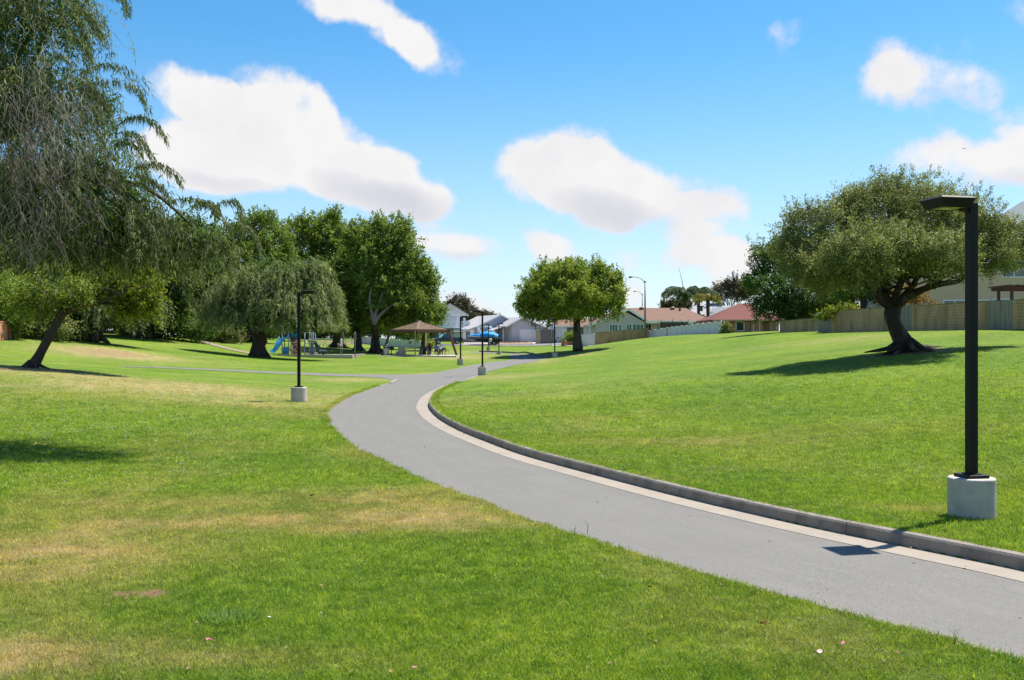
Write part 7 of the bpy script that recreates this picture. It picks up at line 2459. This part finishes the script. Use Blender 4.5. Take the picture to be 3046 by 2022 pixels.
def scatter_pts(d0, d1, dens):
    A = .5 * 2 * .66 * (d1 ** 2 - d0 ** 2)
    n = int(A * dens)
    y = np.sqrt(rng.uniform(d0 ** 2, d1 ** 2, n)); x = y * rng.uniform(-.66, .66, n)
    bad = inside(path_poly, x, y) | inside(kerb_poly, x, y) | inside(side_poly, x, y)
    # the blades thin out with distance, where the sheet's own grain takes over
    bad |= rng.random(n) < np.clip((y - 22) / 24, 0, 1) ** 1.2 * .97
    bad |= rng.random(n) < np.clip(soilness(x, y) * 1.3, 0, .97)
    return x[~bad], y[~bad]


tufts = [tuft_mesh(26, .075, .050, .0048, s) for s in range(6)]
X_, Y_, S_ = [], [], []
for d0, d1, dens, sc in ((5, 10, 430, 1.0), (10, 16, 240, 1.25), (16, 24, 110, 1.7), (24, 34, 50, 2.2), (34, 46, 20, 2.6)):
    x, y = scatter_pts(d0, d1, dens)
    X_.append(x); Y_.append(y); S_.append(sc * rng.uniform(.6, 1.25, len(x)) * (1 - .25 * dryness(x, y)))
for line, sgn, w0 in ((L_r, -1, .02), (KBk, 1, .02)):
    dd = np.gradient(line, axis=0); nn = np.stack([dd[:, 1], -dd[:, 0]], 1); nn /= np.linalg.norm(nn, axis=1, keepdims=True) + 1e-9
    seg = np.hypot(*(line[1:] - line[:-1]).T); cum = np.concatenate([[0], np.cumsum(seg)])
    k = int(min(cum[-1], 60) * 55); q = rng.uniform(0, min(cum[-1], 60), k)
    px_ = np.interp(q, cum, line[:, 0]); py_ = np.interp(q, cum, line[:, 1]); nx_ = np.interp(q, cum, nn[:, 0]); ny_ = np.interp(q, cum, nn[:, 1])
    off = np.abs(rng.normal(0, .05, k)) + w0 - .045 * (rng.random(k) < .35)
    ex, ey, es = px_ + nx_ * sgn * off, py_ + ny_ * sgn * off, rng.uniform(.7, 1.2, k) * np.clip(np.interp(q, cum, line[:, 1]) / 12, 1, 1.8)
    ok = ~inside(side_poly, ex, ey) & (ey < 50)
    X_.append(ex[ok]); Y_.append(ey[ok]); S_.append(es[ok])
X_, Y_, S_ = map(np.concatenate, (X_, Y_, S_))
scatter('grass', X_, Y_, ground(X_, Y_), S_, tufts, 'mown green grass covering the lawns on both sides of the path', 'grass')

# clover flowers
cm_ = MB().lathe((0, 0, .045), [(.004, -.012), (.013, -.004), (.015, .004), (.009, .012), (.002, .014)], 7).mesh('clover', mat('clover_white', (.62, .62, .52), rough=.8))
n = 16000
y = np.sqrt(rng.uniform(14 ** 2, 42 ** 2, n)); x = y * rng.uniform(-.56, .05, n)
px_ = x / y * FPX + CX; py_ = CY + (EYE + .12) / y * FPX
w_ = np.zeros(n)
for cx_, cy_, a_, b_2, q_ in ((260, 1290, 330, 70, 1), (520, 1250, 300, 50, .8), (560, 1375, 120, 30, .8), (130, 1400, 200, 50, .5), (480, 1300, 260, 50, .8), (300, 1240, 150, 20, .6), (100, 1320, 200, 60, .5)):
    w_ = np.maximum(w_, q_ * np.exp(-((px_ - cx_) / a_) ** 2 - ((py_ - cy_) / b_2) ** 2))
kx = rng.random(n) < w_ * (.25 + vnoise(x, y, 1.1, 21))
x, y = x[kx], y[kx]
x2 = rng.uniform(3, 12, 500); y2 = rng.uniform(13, 30, 500)
bad = inside(path_poly, x2, y2) | inside(kerb_poly, x2, y2) | (vnoise(x2, y2, .6, 30) < .55)
x2, y2 = x2[~bad], y2[~bad]
x = np.concatenate([x, x2]); y = np.concatenate([y, y2])
scatter('clover', x, y, ground(x, y), rng.uniform(.4, .8, len(x)), [cm_], 'white clover flowers scattered through the left lawn', 'clover', .3)


fl_m = bpy.data.meshes.new('fleck'); fl_m.from_pydata([(-.012, -.006, .004), (.010, -.008, .006), (.014, .006, .003), (-.008, .009, .009)], [], [(0, 1, 2, 3)]); fl_m.materials.append(mat('brown_debris', (.20, .14, .08), rough=.95, var=.6, scale=30))
y = np.sqrt(rng.uniform(30, 700, 2600)); x = y * rng.uniform(-.6, .6, 2600)
onp = inside(path_poly, x, y); kx = ~onp | (rng.random(2600) < .35)
dL = seg_dist(L_r, x, y)[0]; kx &= (rng.random(2600) < .3 + np.exp(-dL / .3))
x, y = x[kx], y[kx]
fo = inside(path_poly, x, y)
scatter('leaf_litter', x, y, ground(x, y) + np.where(fo, .006, .03), rng.uniform(.5, 1.6, len(x)), [fl_m], 'brown flecks of leaf litter strewn over the lawn and the asphalt', 'litter', .3)


def curl_leaf(name, px, py, s, m, label, cat='leaf'):
    p = G(px, py)
    t = MB()
    v = []
    for i in range(7):
        a = i * 2 * math.pi / 7
        v.append((s * math.cos(a) * rnd.uniform(.6, 1.2), s * math.sin(a) * rnd.uniform(.35, .8), .03 + rnd.uniform(0, .8) * s))
    t.add(v + [(0, 0, .035)], [(i, (i + 1) % 7, 7) for i in range(7)])
    o = t.build(name, m); o.location = (p.x, p.y, gz(p.x, p.y) + .012); tag(o, label, cat, 'fallen leaves and petals on the grass')
    return o


M_RED = mat('dried_red_leaf', (.30, .035, .03), rough=.7); M_PK = mat('pink_petal', (.55, .16, .25), rough=.7)
curl_leaf('fallen_leaf', 926, 1484, .045, mat('dark_dead_leaf', (.03, .02, .018), rough=.8), 'dark dead leaf lying on the dry turf left of the path')
curl_leaf('fallen_leaf', 1930, 1760, .032, M_RED, 'dull red leaf in the grass, highest of the red ones')
curl_leaf('fallen_leaf', 2272, 1871, .035, M_RED, 'largest red leaf in the grass near the path edge')
curl_leaf('fallen_petal', 2512, 1930, .03, M_PK, 'crimson petal in the grass, close to the path edge')
curl_leaf('fallen_petal', 2437, 1957, .026, mat('pale_petal', (.62, .42, .42), rough=.7), 'pale pink petal below the crimson one')
curl_leaf('fallen_petal', 619, 1920, .028, M_PK, 'pink petal in the lower left lawn')
curl_leaf('fallen_petal', 1233, 2002, .024, M_PK, 'small pink petal at the bottom edge of the lawn')
curl_leaf('fallen_petal', 798, 1850, .024, mat('white_petal', (.66, .64, .6), rough=.7), 'white petal right of the tall grass clump')
curl_leaf('fallen_leaf', 2683, 1392, .035, mat('rust_leaf', (.36, .14, .06), rough=.7), 'rust coloured leaf standing in the right lawn behind the kerb')


def grass_clump(px, py, label, n, r, h, m):
    p = G(px, py)
    a = rng.uniform(0, 6.28, n); q = r * np.sqrt(rng.random(n))
    c = np.stack([q * np.cos(a) * 1.6, q * np.sin(a) * .8, np.zeros(n)], 1)
    d = np.stack([np.cos(a) * .5, np.sin(a) * .5, np.full(n, 1.0)], 1) + rng.normal(0, .35, (n, 3))
    V, F, T = leaf_tris(c, d, rand_dirs(n), h * rng.uniform(.5, 1.2, n), np.full(n, .009), np.clip(rng.normal(.5, .3, n), 0, 1))
    o = add_obj('grass_clump', V, F, 3, m, T, None); o.location = (p.x, p.y, gz(p.x, p.y)); tag(o, label, 'grass clump')


grass_clump(690, 1845, 'taller blue green grass clump in the lower left lawn', 520, .17, .11, leaf_mat('blue_green_blades', (.06, .13, .03), (.15, .25, .07), (.30, .40, .15), .4))


def weed(px, py, h, label):
    p = G(px, py)
    m = MB()
    for i in range(3):
        m.tube([(0, 0, 0), (rnd.uniform(-.02, .02), rnd.uniform(-.02, .02), h * .6), (rnd.uniform(-.05, .05), 0, h * rnd.uniform(.8, 1.1))], [.002, .0018, .001], 4)
    o = m.build('weed_stalk', mat('dry_weed', (.09, .085, .04), rough=.9)); o.location = (p.x, p.y, gz(p.x, p.y)); tag(o, label, 'weed', 'thin weeds at the asphalt edge')
    return o


for px, py, h, lb in ((1712, 1594, .14, 'thin dry weed at the path edge, highest on the verge'), (1747, 1590, .16, 'forked dry weed leaning over the path edge'), (2840, 1918, .13, 'thin dark weed at the path edge near the lower right'), (1415, 1602, .12, 'lone dark stalk in the grass left of the path edge')):
    weed(px, py, h, lb)
